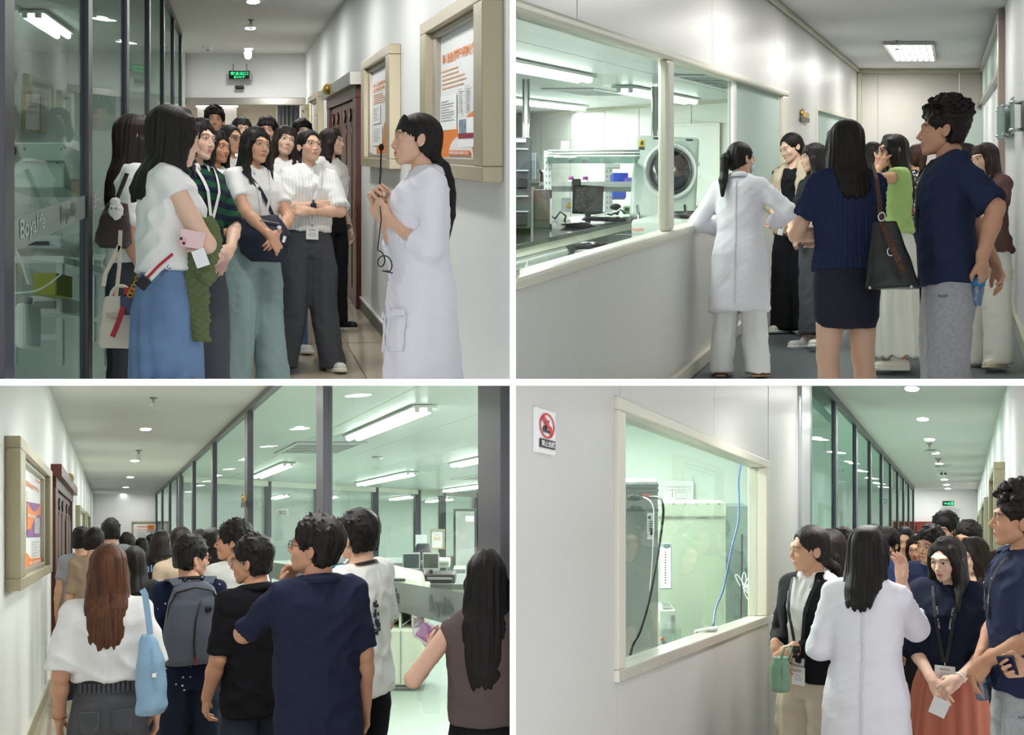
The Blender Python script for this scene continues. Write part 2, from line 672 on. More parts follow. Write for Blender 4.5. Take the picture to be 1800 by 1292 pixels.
# far wall with its wide opening
LH = (262 - 172) * 19.5 / 2000
LB = (262 - 185) * 19.5 / 2000
shell('wall_back', P1, WHITE, -5.5, 1.25, 19.5, 19.65, LH, 1.63, C1)
shell('trim_4', P1, METAL, -2.9, 1.25, 19.42, 19.62, LB, LH, C1, bevel=0.01)
shell('wall_back', P1, WHITE, 1.16, 1.25, 19.45, 19.65, -1.55, LB, C1)
shell('wall_back', P1, WHITE, -5.5, -2.8, 19.5, 19.65, -1.55, LH, C1)
shell('wall_back', P1, mat('beige_stone', 'cfc4ae', 0.35, spec=0.4), -5.5, 3.0, 25, 25.2, -1.75, 2.2, C1)
shell('ceiling', P1, CEIL, -5.5, 3.0, 19.65, 25.2, 1.2, 1.3, C1)
hall = sroot('window_2')
for k, u in enumerate([490, 497, 504, 511, 519, 526, 133, 150, 172, 187]):
 a = (u - 408) * 24.4 / 2000
 MB().slab(P1, a - 0.025, a + 0.025, 24.3, 24.5, -1.6, 1.2).clip(*C1).build('mullion', DARKF, hall)
MB().slab(P1, 0.95, 1.6, 24.55, 24.58, -1.6, 1.2).clip(*C1).build('pane', mat('bright_pane', 'e4ece6', 0.2), hall)
MB().slab(P1, -3.4, -2.0, 24.55, 24.58, -1.6, 1.2).clip(*C1).build('pane', mat('bright_pane', 'e4ece6', 0.2), hall)
# whiteboard-like pale panel behind the heads in the hall
m = MB().slab(P1, -0.75, 0.1, 24.6, 24.7, -1.3, 0.93).clip(*C1)
pnl = m.struct('trim_5', mat('pale_board', 'dcd8ce', 0.4))
MB().slab(P1, -0.78, 0.13, 24.5, 24.6, 0.9, 0.95).clip(*C1).build('top_edge', emis('daylight_strip', 'ffffff', 1.5), pnl)  # edge glows by itself: daylight put in as emission
# glass side
D1 = [3.57 + 2.04 * k for k in range(7)]
gl1, panes1 = glazing('window_1', P1, -0.72, D1, -1.55, 1.57, GLASS1, DARKF, C1, 1, mw=0.045, md=0.16, band=(-0.335, -0.225))
for u0, u1, mt in ((31, 75, '9dada6'), (103, 131, '64716e'), (163, 181, '9dada6'), (190, 203, '64716e')):  # the darker words are the lettering's reflection, painted on the band
 d0, d1 = P1.dw(-0.72, u0), P1.dw(-0.72, u1)
 pn = [p for p, a, b_ in panes1 if a <= (d0 + d1) / 2 <= b_][0]
 A, B = P1.w(-0.712, d0, -0.322), P1.w(-0.712, d1, -0.322)
 L = (B - A).length
 text('Boyalife', A, (B - A).normalized(), (0, 0, 1), L, 0.085, mat('film_letters_' + mt, mt, 0.5), pn, 'band_word', bold=True)
# the room behind it
shell('wall_left', P1, mat('lab_paint', 'dfe5e1', 0.6), -4.3, -4.2, 3.2, 19.5, -1.55, 1.63, C1)
shell('wall_back', P1, mat('lab_paint', 'dfe5e1', 0.6), -4.2, -0.8, 19.2, 19.4, -1.55, 1.63, C1)

# ================================================================ corridor two (upper right)
C2 = (UP, RT)
shell('ceiling', P2, CEIL, -1.8, 0.7, 3.2, 21.6, 1.487, 1.6, C2)
shell('wall_right', P2, WHITE, 0.55, 0.67, 3.2, 21.6, -1.55, 1.487, C2)
shell('floor', P2, VINYL, -1.8, 0.55, 3.2, 21.6, -1.7, -1.55, C2)
shell('baseboard_right', P2, COVE, 0.52, 0.55, 3.2, 21.5, -1.55, -1.43, C2)
shell('baseboard_left', P2, FRAMEW, -1.8, -1.755, 3.2, 21.5, -1.55, -1.45, C2, bevel=0.01)
shell('baseboard_back', P2, COVE, -1.8, 0.55, 21.42, 21.5, -1.55, -1.45, C2)
wl = sroot('wall_left')
WD0, WD1, WB, WT = 3.2, 12.33, -0.585, 0.615      # window opening
seams = [3.2, 5.45, 8.5, 11.55, 14.6, 17.65, 21.5]
for d0, d1 in zip(seams[:-1], seams[1:]):
 segs = []
 if d0 < WD1:
  e = min(d1, WD1)
  segs.append((d0, e, -1.55, WB)); segs.append((d0, e, WT, 1.487))
  if d1 > WD1: segs.append((WD1, d1, -1.55, 1.487))
 elif d1 <= 14.7 or d0 > 19.6:
  segs.append((d0, d1, -1.55, 1.487))
 else:
  s0, s1 = max(d0, 14.9), min(d1, 19.7)
  if s0 > d0: segs.append((d0, s0, -1.55, 1.487))
  segs.append((s0, s1, 0.56, 1.487))
  if s1 < d1: segs.append((s1, d1, -1.55, 1.487))
 for (q0, q1, h0, h1) in segs:
  m = MB().slab(P2, -1.92, -1.8, q0 + 0.005, q1 - 0.005, h0, h1).clip(FR, *C2)
  if m.f: m.build('panel', PANEL, wl, bevel=0.003)
m = MB().slab(P2, -1.9, -1.83, 3.2, WD1, -1.55, WB).slab(P2, -1.9, -1.83, 3.2, 14.9, WT, 1.487).slab(P2, -1.9, -1.83, WD1, 14.8, -1.55, 1.487).clip(FR, *C2)
m.build('core', FRAMEW, wl)
# the long window
w2 = sroot('window_3')
fw = 0.06
for nm, (q0, q1, h0, h1) in {'top': (3.2, WD1, WT - fw, WT), 'sill': (3.2, WD1, WB, WB + fw)}.items():
 m = MB().slab(P2, -1.90, -1.77, q0, q1, h0, h1).clip(FR, *C2)
 m.build('window_frame' if nm == 'top' else 'window_sill', FRAMEW, w2, bevel=0.02)
for q0, q1 in ((7.13, 7.29), (WD1 - 0.28, WD1)):
 m = MB().slab(P2, -1.85, -1.783, q0, q1, WB + fw, WT - fw).clip(FR, *C2)
 m.build('mullion', FRAMEW, w2, bevel=0.02)
dF = P2.dw(-1.8, 1294)
for q0, q1, g in ((3.2, 7.13, GLASS2), (7.29, dF, GLASS2), (dF + 0.12, WD1 - 0.28, FROST2)):
 m = MB().slab(P2, -1.853, -1.847, q0, q1, WB + fw, WT - fw).clip(FR, *C2)
 m.build('pane', g, w2)
MB().slab(P2, -1.87, -1.82, dF, dF + 0.12, WB + fw, WT - fw).build('mullion', WHITEP, w2)
# second, frosted window near the end
w3 = sroot('window_4')
MB().slab(P2, -1.87, -1.85, 14.95, 19.65, -1.55, 0.52).clip(*C2).build('pane', FROST2, w3)
for q in ((14.9, 15.02), (19.58, 19.7)):
 MB().slab(P2, -1.92, -1.78, q[0], q[1], -1.55, 0.499).clip(*C2).build('window_frame', FRAMEW, w3)
MB().slab(P2, -1.92, -1.78, 14.9, 19.7, 0.5, 0.56).clip(*C2).build('window_frame', FRAMEW, w3)
# coves
shell('trim_6', P2, COVE, -1.8, -1.745, 3.2, 21.5, 1.425, 1.487, C2, bevel=0.02)
shell('trim_7', P2, COVE, -1.8, 0.55, 21.3, 21.5, 1.41, 1.487, C2, bevel=0.02)
shell('trim_8', P2, COVE, -1.8, -1.72, 21.3, 21.5, -1.5, 1.41, C2, bevel=0.02)
wb = sroot('wall_back')
for a0, a1 in ((-1.8, -1.42), (-1.415, 0.12), (0.125, 0.55)):
 m = MB().slab(P2, a0, a1, 21.5, 21.62, -1.55, 1.487).clip(*C2)
 m.build('panel', mat('beige_grey_panel', 'd5d1c9', 0.5), wb)
# glass door and transom at the far right
dr = sroot('door_1')
MB().slab(P2, 0.02, 0.53, 20.6, 20.62, -1.5, 0.82).clip(*C2).build('door_leaf', FROST2, dr)
MB().slab(P2, 0.44, 0.53, 20.55, 20.67, 0.73, 0.84).clip(*C2).build('hinge', METAL, dr)
MB().slab(P2, 0.0, 0.06, 20.54, 20.68, -0.6, -0.1).clip(*C2).build('door_handle', METAL, dr)
tr = sroot('window_5')
for q0, q1 in ((12.0, 12.3), (20.6, 20.9)):
 MB().slab(P2, 0.48, 0.57, q0, q1, 0.84 if q0 > 15 else -1.55, 1.355).clip(*C2).build('mullion', mat('pinkish_metal', 'b3a49a', 0.3, metal=0.5), tr)
MB().slab(P2, 0.48, 0.57, 12.0, 20.9, 1.36, 1.46).clip(*C2).build('head_rail', METAL, tr)
MB().slab(P2, 0.48, 0.57, 12.3, 20.6, 0.78, 0.84).clip(*C2).build('transom_rail', METAL, tr)
MB().slab(P2, 0.535, 0.545, 12.3, 20.6, 0.84, 1.36).clip(*C2).build('pane', FROST2, tr)
# the laboratory behind the window: ceiling panels, oblique far wall
LC = 0.80
lc = sroot('ceiling')
for k in range(8):
 a1_, a0_ = -1.95 - 1.3 * k, -1.95 - 1.3 * (k + 1)
 m = MB().slab(P2, a0_ + 0.006, a1_ - 0.006, 3.2, 28.5, LC, LC + 0.05).clip(FR, *C2)
 if m.f: m.build('ceiling_panel', mat('lab_ceiling', 'c9cccb', 0.3, spec=0.4), lc)
shell('ceiling', P2, mat('lab_ceiling', 'c9cccb', 0.3, spec=0.4), -13, -1.93, 3.2, 28.5, LC + 0.05, LC + 0.1, C2)
shell('floor', P2, VINYLG, -13, -1.93, 3.2, 28.5, -1.7, -1.56, C2)


def qwall(P, p0, p1, h0, h1, t, clips):      # a wall between two plan points (a, d)
 (a0, d0), (a1, d1) = p0, p1
 m = MB()
 m.hexa([P.w(a0, d0, h0), P.w(a1, d1, h0), P.w(a1, d1 + t, h0), P.w(a0, d0 + t, h0),
   P.w(a0, d0, h1), P.w(a1, d1, h1), P.w(a1, d1 + t, h1), P.w(a0, d0 + t, h1)])
 return m.clip(FR, *clips)


LA, LBp = ((905 - 1675) * 26.7 / 2000, 26.7), ((1300 - 1675) * 18.6 / 2000, 18.6)


def q2(t):
 return (LA[0] + (LBp[0] - LA[0]) * t, LA[1] + (LBp[1] - LA[1]) * t)


lw = sroot('wall_back')
cuts = [-0.1, 0.16, 0.32, 0.49, 0.64, 0.84, 1.0]
for t0, t1 in zip(cuts[:-1], cuts[1:]):
 qwall(P2, q2(t0 + 0.001), q2(t1 - 0.001), -1.56, LC, 0.1, C2).build('panel', mat('lab_wall_panel', 'dfdfda', 0.4), lw)
dd = sroot('door_2')
for t0, t1, h0, h1 in ((0.70, 0.71, -1.5, 0.39), (0.93, 0.94, -1.5, 0.39), (0.70, 0.94, 0.39, 0.42)):
 p0, p1 = q2(t0), q2(t1)
 qwall(P2, (p0[0], p0[1] - 0.1), (p1[0], p1[1] - 0.1), h0, h1, 0.1, C2).build('door_frame', FRAMEW, dd)
p0, p1 = q2(0.71), q2(0.93)
qwall(P2, (p0[0], p0[1] - 0.05), (p1[0], p1[1] - 0.05), -1.5, 0.39, 0.04, C2).build('door_leaf', mat('lab_wall_panel', 'dfdfda', 0.4), dd)
shell('wall_right', P2, mat('lab_wall_panel', 'dfdfda', 0.4), LBp[0], -1.95, 18.6, 18.7, -1.56, LC, C2)
cv = qwall(P2, (LA[0], LA[1] - 0.2), (LBp[0], LBp[1] - 0.2), LC - 0.05, LC, 0.2, C2)
cv.struct('trim_9', COVE)

# ================================================================ corridor three (lower left)
C3 = (DN, LF)
shell('ceiling', P3, CEIL, -0.8, 1.71, 3.2, 42.4, 1.58, 1.7, C3)
shell('wall_left', P3, WHITE, -0.77, -0.65, 3.2, 42.4, -1.62, 1.58, C3)
shell('wall_back', P3, WHITE, -0.77, 1.71, 42.1, 42.3, -1.62, 1.58, C3)
fl3 = shell('floor', P3, GROUT, -0.77, 1.71, 3.2, 42.3, -1.8, -1.631, C3)
tiles(P3, [-0.65, -0.06, 0.74, 1.54, 1.68], [3.3 + 2.4 * k for k in range(11)], -1.62, C3, fl3, mt=mat('cream_tile', 'cfc3ad', 0.12, spec=0.5, var=0.03, vscale=3))
b = shell('baseboard_left', P3, mat('tan_skirting', 'a2967f', 0.35), -0.65, -0.63, 3.2, 12.4, -1.62, -1.48, C3)
MB().slab(P3, -0.65, -0.62, 3.2, 12.4, -1.48, -1.465).clip(FR, *C3).build('top_strip', FRAMEW, b)
shell('baseboard_left', P3, mat('tan_skirting', 'a2967f', 0.35), -0.65, -0.63, 18.4, 42, -1.62, -1.48, C3)
D3 = [5.0, 9.04, 13.96, 18.65, 23.2, 27.8, 32.5, 37.2, 42.0]
gl3, panes3 = glazing('window_6', P3, 1.70, D3, -1.62, 1.52, GLASS3, DARKF3, C3, -1, mw=0.075, md=0.30, band=(-0.44, -0.27), head=0.06)
for u0, u1, mt in ((669, 705, '3f4a4a'), (757, 800, '6d7a78')):
 d1, d0 = P3.dw(1.70, u0), P3.dw(1.70, u1)
 pn = [p for p, a, b_ in panes3 if a <= (d0 + d1) / 2 <= b_][0]
 A, B = P3.w(1.692, d1, -0.42), P3.w(1.692, d0, -0.42)
 text('Boyalife', A, (B - A).normalized(), (0, 0, 1), (B - A).length, 0.115, mat('film_letters_' + mt, mt, 0.5), pn, 'band_word', bold=True)
# laboratory behind it
LABC = mat('lab_ceiling_green', 'dbe4de', 0.32, spec=0.4)
lc3 = sroot('ceiling')
for k in range(10):
 a0_ = 1.74 + 1.5 * k
 m = MB().slab(P3, a0_ + 0.006, a0_ + 1.494, 3.2, 52, 1.58, 1.63).clip(FR, *C3)
 if m.f: m.build('ceiling_panel', LABC, lc3)
shell('ceiling', P3, LABC, 1.71, 19, 3.2, 52, 1.63, 1.7, C3)
shell('floor', P3, VINYLG, 1.71, 19, 3.2, 52, -1.75, -1.62, C3)
LABW = mat('lab_wall_green', 'dfe9e3', 0.5)
shell('wall_back', P3, LABW, 1.75, 19, 51, 51.3, -1.62, 1.58, C3)
# glazed partition across the laboratory
pt = sroot('window_7')
A3, B3 = (1.83, 30), (15.3, 43.7)


def q3(t):
 return (A3[0] + (B3[0] - A3[0]) * t, A3[1] + (B3[1] - A3[1]) * t)


ts = [0.0, 0.2, 0.33, 0.5, 0.64, 0.73, 0.86, 1.0, 1.12]
for t in ts:
 a, d = q3(t)
 MB().slab(P3, a - 0.09, a + 0.09, d - 0.15, d + 0.15, -1.62, 1.58).clip(*C3).build('mullion', DARKF3, pt)
for t0, t1 in zip(ts[:-1], ts[1:]):
 qwall(P3, q3(t0), q3(t1), -0.7, 1.43, 0.02, C3).build('pane', GLASS3, pt)
 qwall(P3, q3(t0), q3(t1), -1.62, -0.7, 0.06, C3).build('panel', LABW, pt)
qwall(P3, (A3[0], A3[1] - 0.15), (q3(1.12)[0], q3(1.12)[1] - 0.15), 1.43, 1.58, 0.25, C3).build('head_rail', mat('cream_rail', 'd6dacb', 0.4), pt)

# ================================================================ corridor four (lower right)
C4 = (DN, RT)
shell('ceiling', P4, CEIL, -1.3, 0.55, 3.2, 31.2, 1.5, 1.6, C4)
shell('wall_right', P4, WHITE, 0.41, 0.53, 8.0, 31.2, -1.55, 1.5, C4)
shell('wall_back', P4, WHITE, -6, 0.41, 31, 31.2, -1.55, 1.5, C4)
fl4 = shell('floor', P4, GROUT, -1.3, 0.41, 3.2, 31.2, -1.7, -1.561, C4)
tiles(P4, [-1.3, -0.85, -0.05, 0.41], [3.3 + 2.4 * k for k in range(11)], -1.55, C4, fl4, mt=mat('grey_beige_tile', 'b4ab9c', 0.12, spec=0.5, var=0.03, vscale=3))
shell('trim_10', P4, WHITE, 0.36, 0.41, 6.0, 8.62, -1.55, 1.5, C4)
wl4 = sroot('wall_left')
V0d, V1d, VB, VT = 4.25, 7.6, -0.52, 0.555
s4 = [3.2, 4.32, 5.95, 7.62, 9.5]
for d0, d1 in zip(s4[:-1], s4[1:]):
 segs = []
 if d1 <= V0d + 0.1:
  segs.append((d0, V0d, -1.55, 1.5)); segs.append((V0d, d1, -1.55, VB)); segs.append((V0d, d1, VT, 1.5))
 elif d0 >= V1d:
  segs.append((d0, d1, -1.55, 1.5))
 else:
  segs.append((d0, min(d1, V1d), -1.55, VB)); segs.append((d0, min(d1, V1d), VT, 1.5))
 for (q0, q1, h0, h1) in segs:
  m = MB().slab(P4, -1.4, -1.3, q0 + 0.003, q1 - 0.003, h0, h1).clip(FR, *C4)
  if m.f: m.build('panel', PANEL4, wl4, bevel=0.002)
m = MB().slab(P4, -1.39, -1.315, 3.2, 9.5, -1.55, VB).slab(P4, -1.39, -1.315, 3.2, 9.5, VT, 1.5).slab(P4, -1.39, -1.315, V1d, 9.5, VB, VT).clip(FR, *C4)
m.build('core', WHITEP, wl4)
m = MB().slab(P4, -1.33, -1.272, 9.0, 9.52, -1.55, 1.5).clip(*C4)
m.build('corner_post', mat('light_grey_metal', 'b9bcc0', 0.3, metal=0.4), wl4, bevel=0.02)
w4 = sroot('window_8')
fw4 = 0.05
for nm, (q0, q1, h0, h1) in {'a': (V0d, V1d, VT - fw4, VT), 'b': (V0d, V1d, VB, VB + fw4), 'c': (V0d, V0d + 0.09, VB + fw4, VT - fw4), 'd': (V1d - 0.13, V1d, VB + fw4, VT - fw4)}.items():
 MB().slab(P4, -1.41, -1.283, q0, q1, h0, h1).build('window_sill' if nm == 'b' else 'window_frame', FRAMEW if nm != 'b' else mat('sill_metal', 'dedccf', 0.2, metal=0.3), w4, bevel=0.006)
MB().slab(P4, -1.353, -1.347, V0d + 0.09, V1d - 0.13, VB + fw4, VT - fw4).build('pane', GLASS4, w4)
# the room behind that window
RW = mat('green_room_paint', 'e6f1e8', 0.6)
shell('wall_back', P4, RW, -4.9, -1.42, 12.5, 12.6, -1.55, 1.3, C4)
shell('wall_left', P4, RW, -4.9, -4.8, 3.2, 12.5, -1.55, 1.3, C4)
shell('ceiling', P4, RW, -4.9, -1.42, 3.2, 12.6, 1.3, 1.4, C4)
shell('floor', P4, VINYLG, -4.9, -1.42, 3.2, 12.6, -1.65, -1.55, C4)
# glazed side further on
D4 = [9.56, 11.55, 13.75, 15.9, 18.2, 20.5, 22.7, 25.0, 27.4, 30.0]
gl4, panes4 = glazing('window_9', P4, -1.30, D4, -1.55, 1.43, glass('corridor_glass', 'dae7e2', 0.15), DARKF, C4, 1, mw=0.05, md=0.17, band=(-0.36, -0.24), head=0.07)
shell('ceiling', P4, LABC, -7, -1.36, 9.7, 31, 1.5, 1.6, C4)
shell('floor', P4, VINYLG, -7, -1.36, 9.7, 31, -1.65, -1.55, C4)
shell('wall_left', P4, LABW, -7.1, -7, 9.7, 31, -1.55, 1.5, C4)
# panelled wooden double door at the far end
dw = sroot('door_3')
a0, a1, ht = (1571 - 1692) * 30.9 / 2000, (1650 - 1692) * 30.9 / 2000, (957 - 917) * 30.9 / 2000
MB().slab(P4, a0, a1, 30.8, 31, -1.55, ht).clip(*C4).build('door_frame', WOODR, dw)
am = (a0 + a1) / 2
for q0, q1 in ((a0 + 0.1, am - 0.01), (am + 0.01, a1 - 0.1)):
 lf = MB().slab(P4, q0, q1, 30.72, 30.8, -1.53, ht - 0.1).clip(*C4).build('door_leaf', WOODR, dw, bevel=0.01)
 for h0, h1 in ((-1.3, -0.5), (-0.35, 0.36)):
  for k in range(2):
   w_ = (q1 - q0)
   b0, b1 = q0 + w_ * (0.1 + 0.43 * k), q0 + w_ * (0.47 + 0.43 * k)
   pts = [P4.w(b0, 30.7, h0), P4.w(b1, 30.7, h0), P4.w(b1, 30.7, h1 - 0.07)] + \
     [P4.w(b1 + (b0 - b1) * t, 30.7, h1 - 0.07 + 0.09 * sin(pi * t)) for t in (0.2, 0.4, 0.6, 0.8)] + [P4.w(b0, 30.7, h1 - 0.07)]
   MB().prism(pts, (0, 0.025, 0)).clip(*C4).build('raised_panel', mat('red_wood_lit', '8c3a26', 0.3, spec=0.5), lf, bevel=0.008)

# ================================================================ people
# Figures are grown from distance fields (smoothly joined limbs, cloth, hair) turned into a surface.
BIG = 1.0


def _n(v):
 v = np.asarray(v, float)
 return v / (np.linalg.norm(v) + 1e-9)


class Field:
 def __init__(s, lo, hi, vx):
  s.vx = vx
  s.lo = np.asarray(lo, float)
  s.n = np.maximum(np.ceil((np.asarray(hi, float) - s.lo) / vx).astype(int) + 1, 3)
  s.ax = [s.lo[i] + np.arange(s.n[i]) * vx for i in range(3)]
  s.f = np.full(s.n, BIG, np.float32)

 def _win(s, lo, hi, pad):
  i0 = np.clip(np.floor((np.asarray(lo) - pad - s.lo) / s.vx).astype(int), 0, s.n)
  i1 = np.clip(np.ceil((np.asarray(hi) + pad - s.lo) / s.vx).astype(int) + 1, 0, s.n)
  if np.any(i1 <= i0): return None
  sl = tuple(slice(a, b) for a, b in zip(i0, i1))
  X = s.ax[0][sl[0]][:, None, None].astype(np.float32)
  Y = s.ax[1][sl[1]][None, :, None].astype(np.float32)
  Z = s.ax[2][sl[2]][None, None, :].astype(np.float32)
  return sl, X, Y, Z

 def _put(s, sl, d, k, op):
  a = s.f[sl]
  if op == '+':
   if k > 0:
    h = np.clip(0.5 + 0.5 * (a - d) / k, 0, 1)
    s.f[sl] = a + (d - a) * h - k * h * (1 - h)
   else:
    s.f[sl] = np.minimum(a, d)
  else:
   d = -d
   if k > 0:
    h = np.clip(0.5 - 0.5 * (a - d) / k, 0, 1)
    s.f[sl] = a + (d - a) * h + k * h * (1 - h)
   else:
    s.f[sl] = np.maximum(a, d)

 def cone(s, a, b, ra, rb, k=0.0, op='+', flat=None):
  """Limb between a and b; flat = (direction, factor) squashes it along a direction."""
  a, b = np.asarray(a, float), np.asarray(b, float)
  R = max(ra, rb)
  w = s._win(np.minimum(a, b) - R, np.maximum(a, b) + R, k + 3 * s.vx)
  if w is None: return s
  sl, X, Y, Z = w
  ba = b - a
  bb = float(ba @ ba) + 1e-9
  px, py, pz = X - a[0], Y - a[1], Z - a[2]
  t = np.clip((px * ba[0] + py * ba[1] + pz * ba[2]) / bb, 0, 1)
  qx, qy, qz = px - t * ba[0], py - t * ba[1], pz - t * ba[2]
  q2 = qx * qx + qy * qy + qz * qz
  if flat is not None:
   n, fct = _n(flat[0]), flat[1]
   c = qx * n[0] + qy * n[1] + qz * n[2]
   q2 = q2 + c * c * (1 / fct ** 2 - 1)
   d = (np.sqrt(q2) - (ra + t * (rb - ra))) * min(1, fct * 1.3)
  else:
   d = np.sqrt(q2) - (ra + t * (rb - ra))
  s._put(sl, d, k, op)
  return s

 def ell(s, c, r, k=0.0, op='+', R=None):
  c, r = np.asarray(c, float), np.asarray(r, float)
  m = r.max() if R is not None else r
  w = s._win(c - m, c + m, k + 3 * s.vx)
  if w is None: return s
  sl, X, Y, Z = w
  px, py, pz = X - c[0], Y - c[1], Z - c[2]
  if R is not None:
   px, py, pz = (R[0][0] * px + R[1][0] * py + R[2][0] * pz, R[0][1] * px + R[1][1] * py + R[2][1] * pz,
       R[0][2] * px + R[1][2] * py + R[2][2] * pz)
  k0 = np.sqrt((px / r[0]) ** 2 + (py / r[1]) ** 2 + (pz / r[2]) ** 2)
  k1 = np.sqrt((px / r[0] ** 2) ** 2 + (py / r[1] ** 2) ** 2 + (pz / r[2] ** 2) ** 2) + 1e-6
  s._put(sl, k0 * (k0 - 1) / k1, k, op)
  return s

 def loft(s, rows, k=0.0, op='+', p=2.0):
  """Rows (z, rx, ry, cx, cy): a stack of ellipses."""
  r = np.asarray(sorted(rows), float)
  lo = [(r[:, 3] - r[:, 1]).min(), (r[:, 4] - r[:, 2]).min(), r[0, 0]]
  hi = [(r[:, 3] + r[:, 1]).max(), (r[:, 4] + r[:, 2]).max(), r[-1, 0]]
  w = s._win(lo, hi, k + 3 * s.vx)
  if w is None: return s
  sl, X, Y, Z = w
  z = Z[0, 0]
  g = [np.interp(z, r[:, 0], r[:, i]).astype(np.float32)[None, None, :] for i in range(1, 5)]
  ex, ey = np.abs((X - g[2]) / g[0]), np.abs((Y - g[3]) / g[1])
  e = np.sqrt(ex * ex + ey * ey) if p == 2.0 else (ex ** p + ey ** p) ** (1 / p)
  d = (e - 1) * np.minimum(g[0], g[1])
  d = np.maximum(d, np.maximum(r[0, 0] - Z, Z - r[-1, 0]))
  s._put(sl, d, k, op)
  return s

 def half(s, p, n):
  """Keep what is on the negative side of the plane."""
  n = _n(n)
  X, Y, Z = (s.ax[0][:, None, None], s.ax[1][None, :, None], s.ax[2][None, None, :])
  d = (X - p[0]) * n[0] + (Y - p[1]) * n[1] + (Z - p[2]) * n[2]
  s.f = np.maximum(s.f, d.astype(np.float32))
  return s

 def surface(s, disp=None):
  f = s.f
  f[0], f[-1], f[:, 0], f[:, -1], f[:, :, 0], f[:, :, -1] = BIG, BIG, BIG, BIG, BIG, BIG
  ins = f < 0
  nx, ny, nz = f.shape
  c = ins[:-1, :-1, :-1].astype(np.int8)
  cnt = np.zeros((nx - 1, ny - 1, nz - 1), np.int8)
  for i in (0, 1):
   for j in (0, 1):
    for k in (0, 1):
     cnt += ins[i:nx - 1 + i, j:ny - 1 + j, k:nz - 1 + k]
  act = np.argwhere((cnt > 0) & (cnt < 8))
  if len(act) == 0: return np.zeros((0, 3)), np.zeros((0, 4), int)
  idx = np.full((nx - 1, ny - 1, nz - 1), -1, np.int32)
  idx[act[:, 0], act[:, 1], act[:, 2]] = np.arange(len(act))
  acc = np.zeros((len(act), 3))
  num = np.zeros(len(act))
  V = {}
  for i in (0, 1):
   for j in (0, 1):
    for k in (0, 1):
     V[i, j, k] = f[act[:, 0] + i, act[:, 1] + j, act[:, 2] + k].astype(float)
  for p, q in [((0, 0, 0), (1, 0, 0)), ((0, 1, 0), (1, 1, 0)), ((0, 0, 1), (1, 0, 1)), ((0, 1, 1), (1, 1, 1)),
      ((0, 0, 0), (0, 1, 0)), ((1, 0, 0), (1, 1, 0)), ((0, 0, 1), (0, 1, 1)), ((1, 0, 1), (1, 1, 1)),
      ((0, 0, 0), (0, 0, 1)), ((1, 0, 0), (1, 0, 1)), ((0, 1, 0), (0, 1, 1)), ((1, 1, 0), (1, 1, 1))]:
   a, b = V[p], V[q]
   m = (a < 0) != (b < 0)
   t = np.where(m, a / np.where(m, a - b, 1), 0)
   pp, qq = np.array(p, float), np.array(q, float)
   acc += (pp + t[:, None] * (qq - pp)) * m[:, None]
   num += m
  co = s.lo + (act + acc / num[:, None]) * s.vx
  quads = []
  for ax in range(3):
   a = np.moveaxis(ins, ax, 0)
   ch = np.moveaxis(a[:-1] != a[1:], 0, ax)
   sl = [slice(1, -1)] * 3
   sl[ax] = slice(0, None)
   e = np.argwhere(ch[tuple(sl)])
   off = np.ones(3, int)
   off[ax] = 0
   e = e + off
   u, v = [(1, 2), (2, 0), (0, 1)][ax]
   eu, ev = np.zeros(3, int), np.zeros(3, int)
   eu[u], ev[v] = 1, 1
   g = lambda z: idx[z[:, 0], z[:, 1], z[:, 2]]
   Q = np.stack([g(e - eu - ev), g(e - ev), g(e), g(e - eu)], 1)
   inside = ins[e[:, 0], e[:, 1], e[:, 2]]
   Q[~inside] = Q[~inside][:, ::-1]
   quads.append(Q)
  Q = np.concatenate(quads)
  Q = Q[(Q >= 0).all(1)]
  if disp is not None:
   nrm = normals(co, Q)
   co = co + nrm * disp(co, nrm)[:, None]
  return co, Q


def normals(co, Q):
 n = np.cross(co[Q[:, 2]] - co[Q[:, 0]], co[Q[:, 3]] - co[Q[:, 1]])
 out = np.zeros_like(co)
 for i in range(4):
  np.add.at(out, Q[:, i], n)
 return out / (np.linalg.norm(out, axis=1, keepdims=True) + 1e-12)


_PERM = RNG.random((32, 32, 32))


def noise3(p):
 """Smooth value noise, -1..1."""
 i = np.floor(p).astype(int)
 t = p - i
 t = t * t * (3 - 2 * t)
 r = 0
 for a in (0, 1):
  for b in (0, 1):
   for c in (0, 1):
    w = (t[:, 0] if a else 1 - t[:, 0]) * (t[:, 1] if b else 1 - t[:, 1]) * (t[:, 2] if c else 1 - t[:, 2])
    r = r + w * _PERM[(i[:, 0] + a) % 32, (i[:, 1] + b) % 32, (i[:, 2] + c) % 32]
 return r * 2 - 1


def qmesh(name, parts, m, parent, cols=None, label=None):
 """One mesh object from (vertices, quads) pieces."""
 parts = [p for p in parts if len(p[0])]
 if not parts: return None
 co, qs, n = [], [], 0
 for c, q in parts:
  co.append(c); qs.append(q + n); n += len(c)
 co, q = np.concatenate(co), np.concatenate(qs)
 me = bpy.data.meshes.new(name)
 me.vertices.add(len(co))
 me.vertices.foreach_set('co', co.ravel().astype(np.float32))
 me.loops.add(q.size)
 me.loops.foreach_set('vertex_index', q.ravel().astype(np.int32))
 me.polygons.add(len(q))
 me.polygons.foreach_set('loop_start', np.arange(0, q.size, 4, dtype=np.int32))
 me.polygons.foreach_set('use_smooth', np.ones(len(q), bool))
 if cols is not None:
  at = me.attributes.new('col', 'FLOAT_COLOR', 'POINT')
  at.data.foreach_set('color', np.concatenate([cols, np.ones((len(cols), 1))], 1).ravel().astype(np.float32))
 me.update(calc_edges=True)
 me.validate()
 o = link_mesh(name, me, m, parent)
 if label: o['label'] = label
 return o


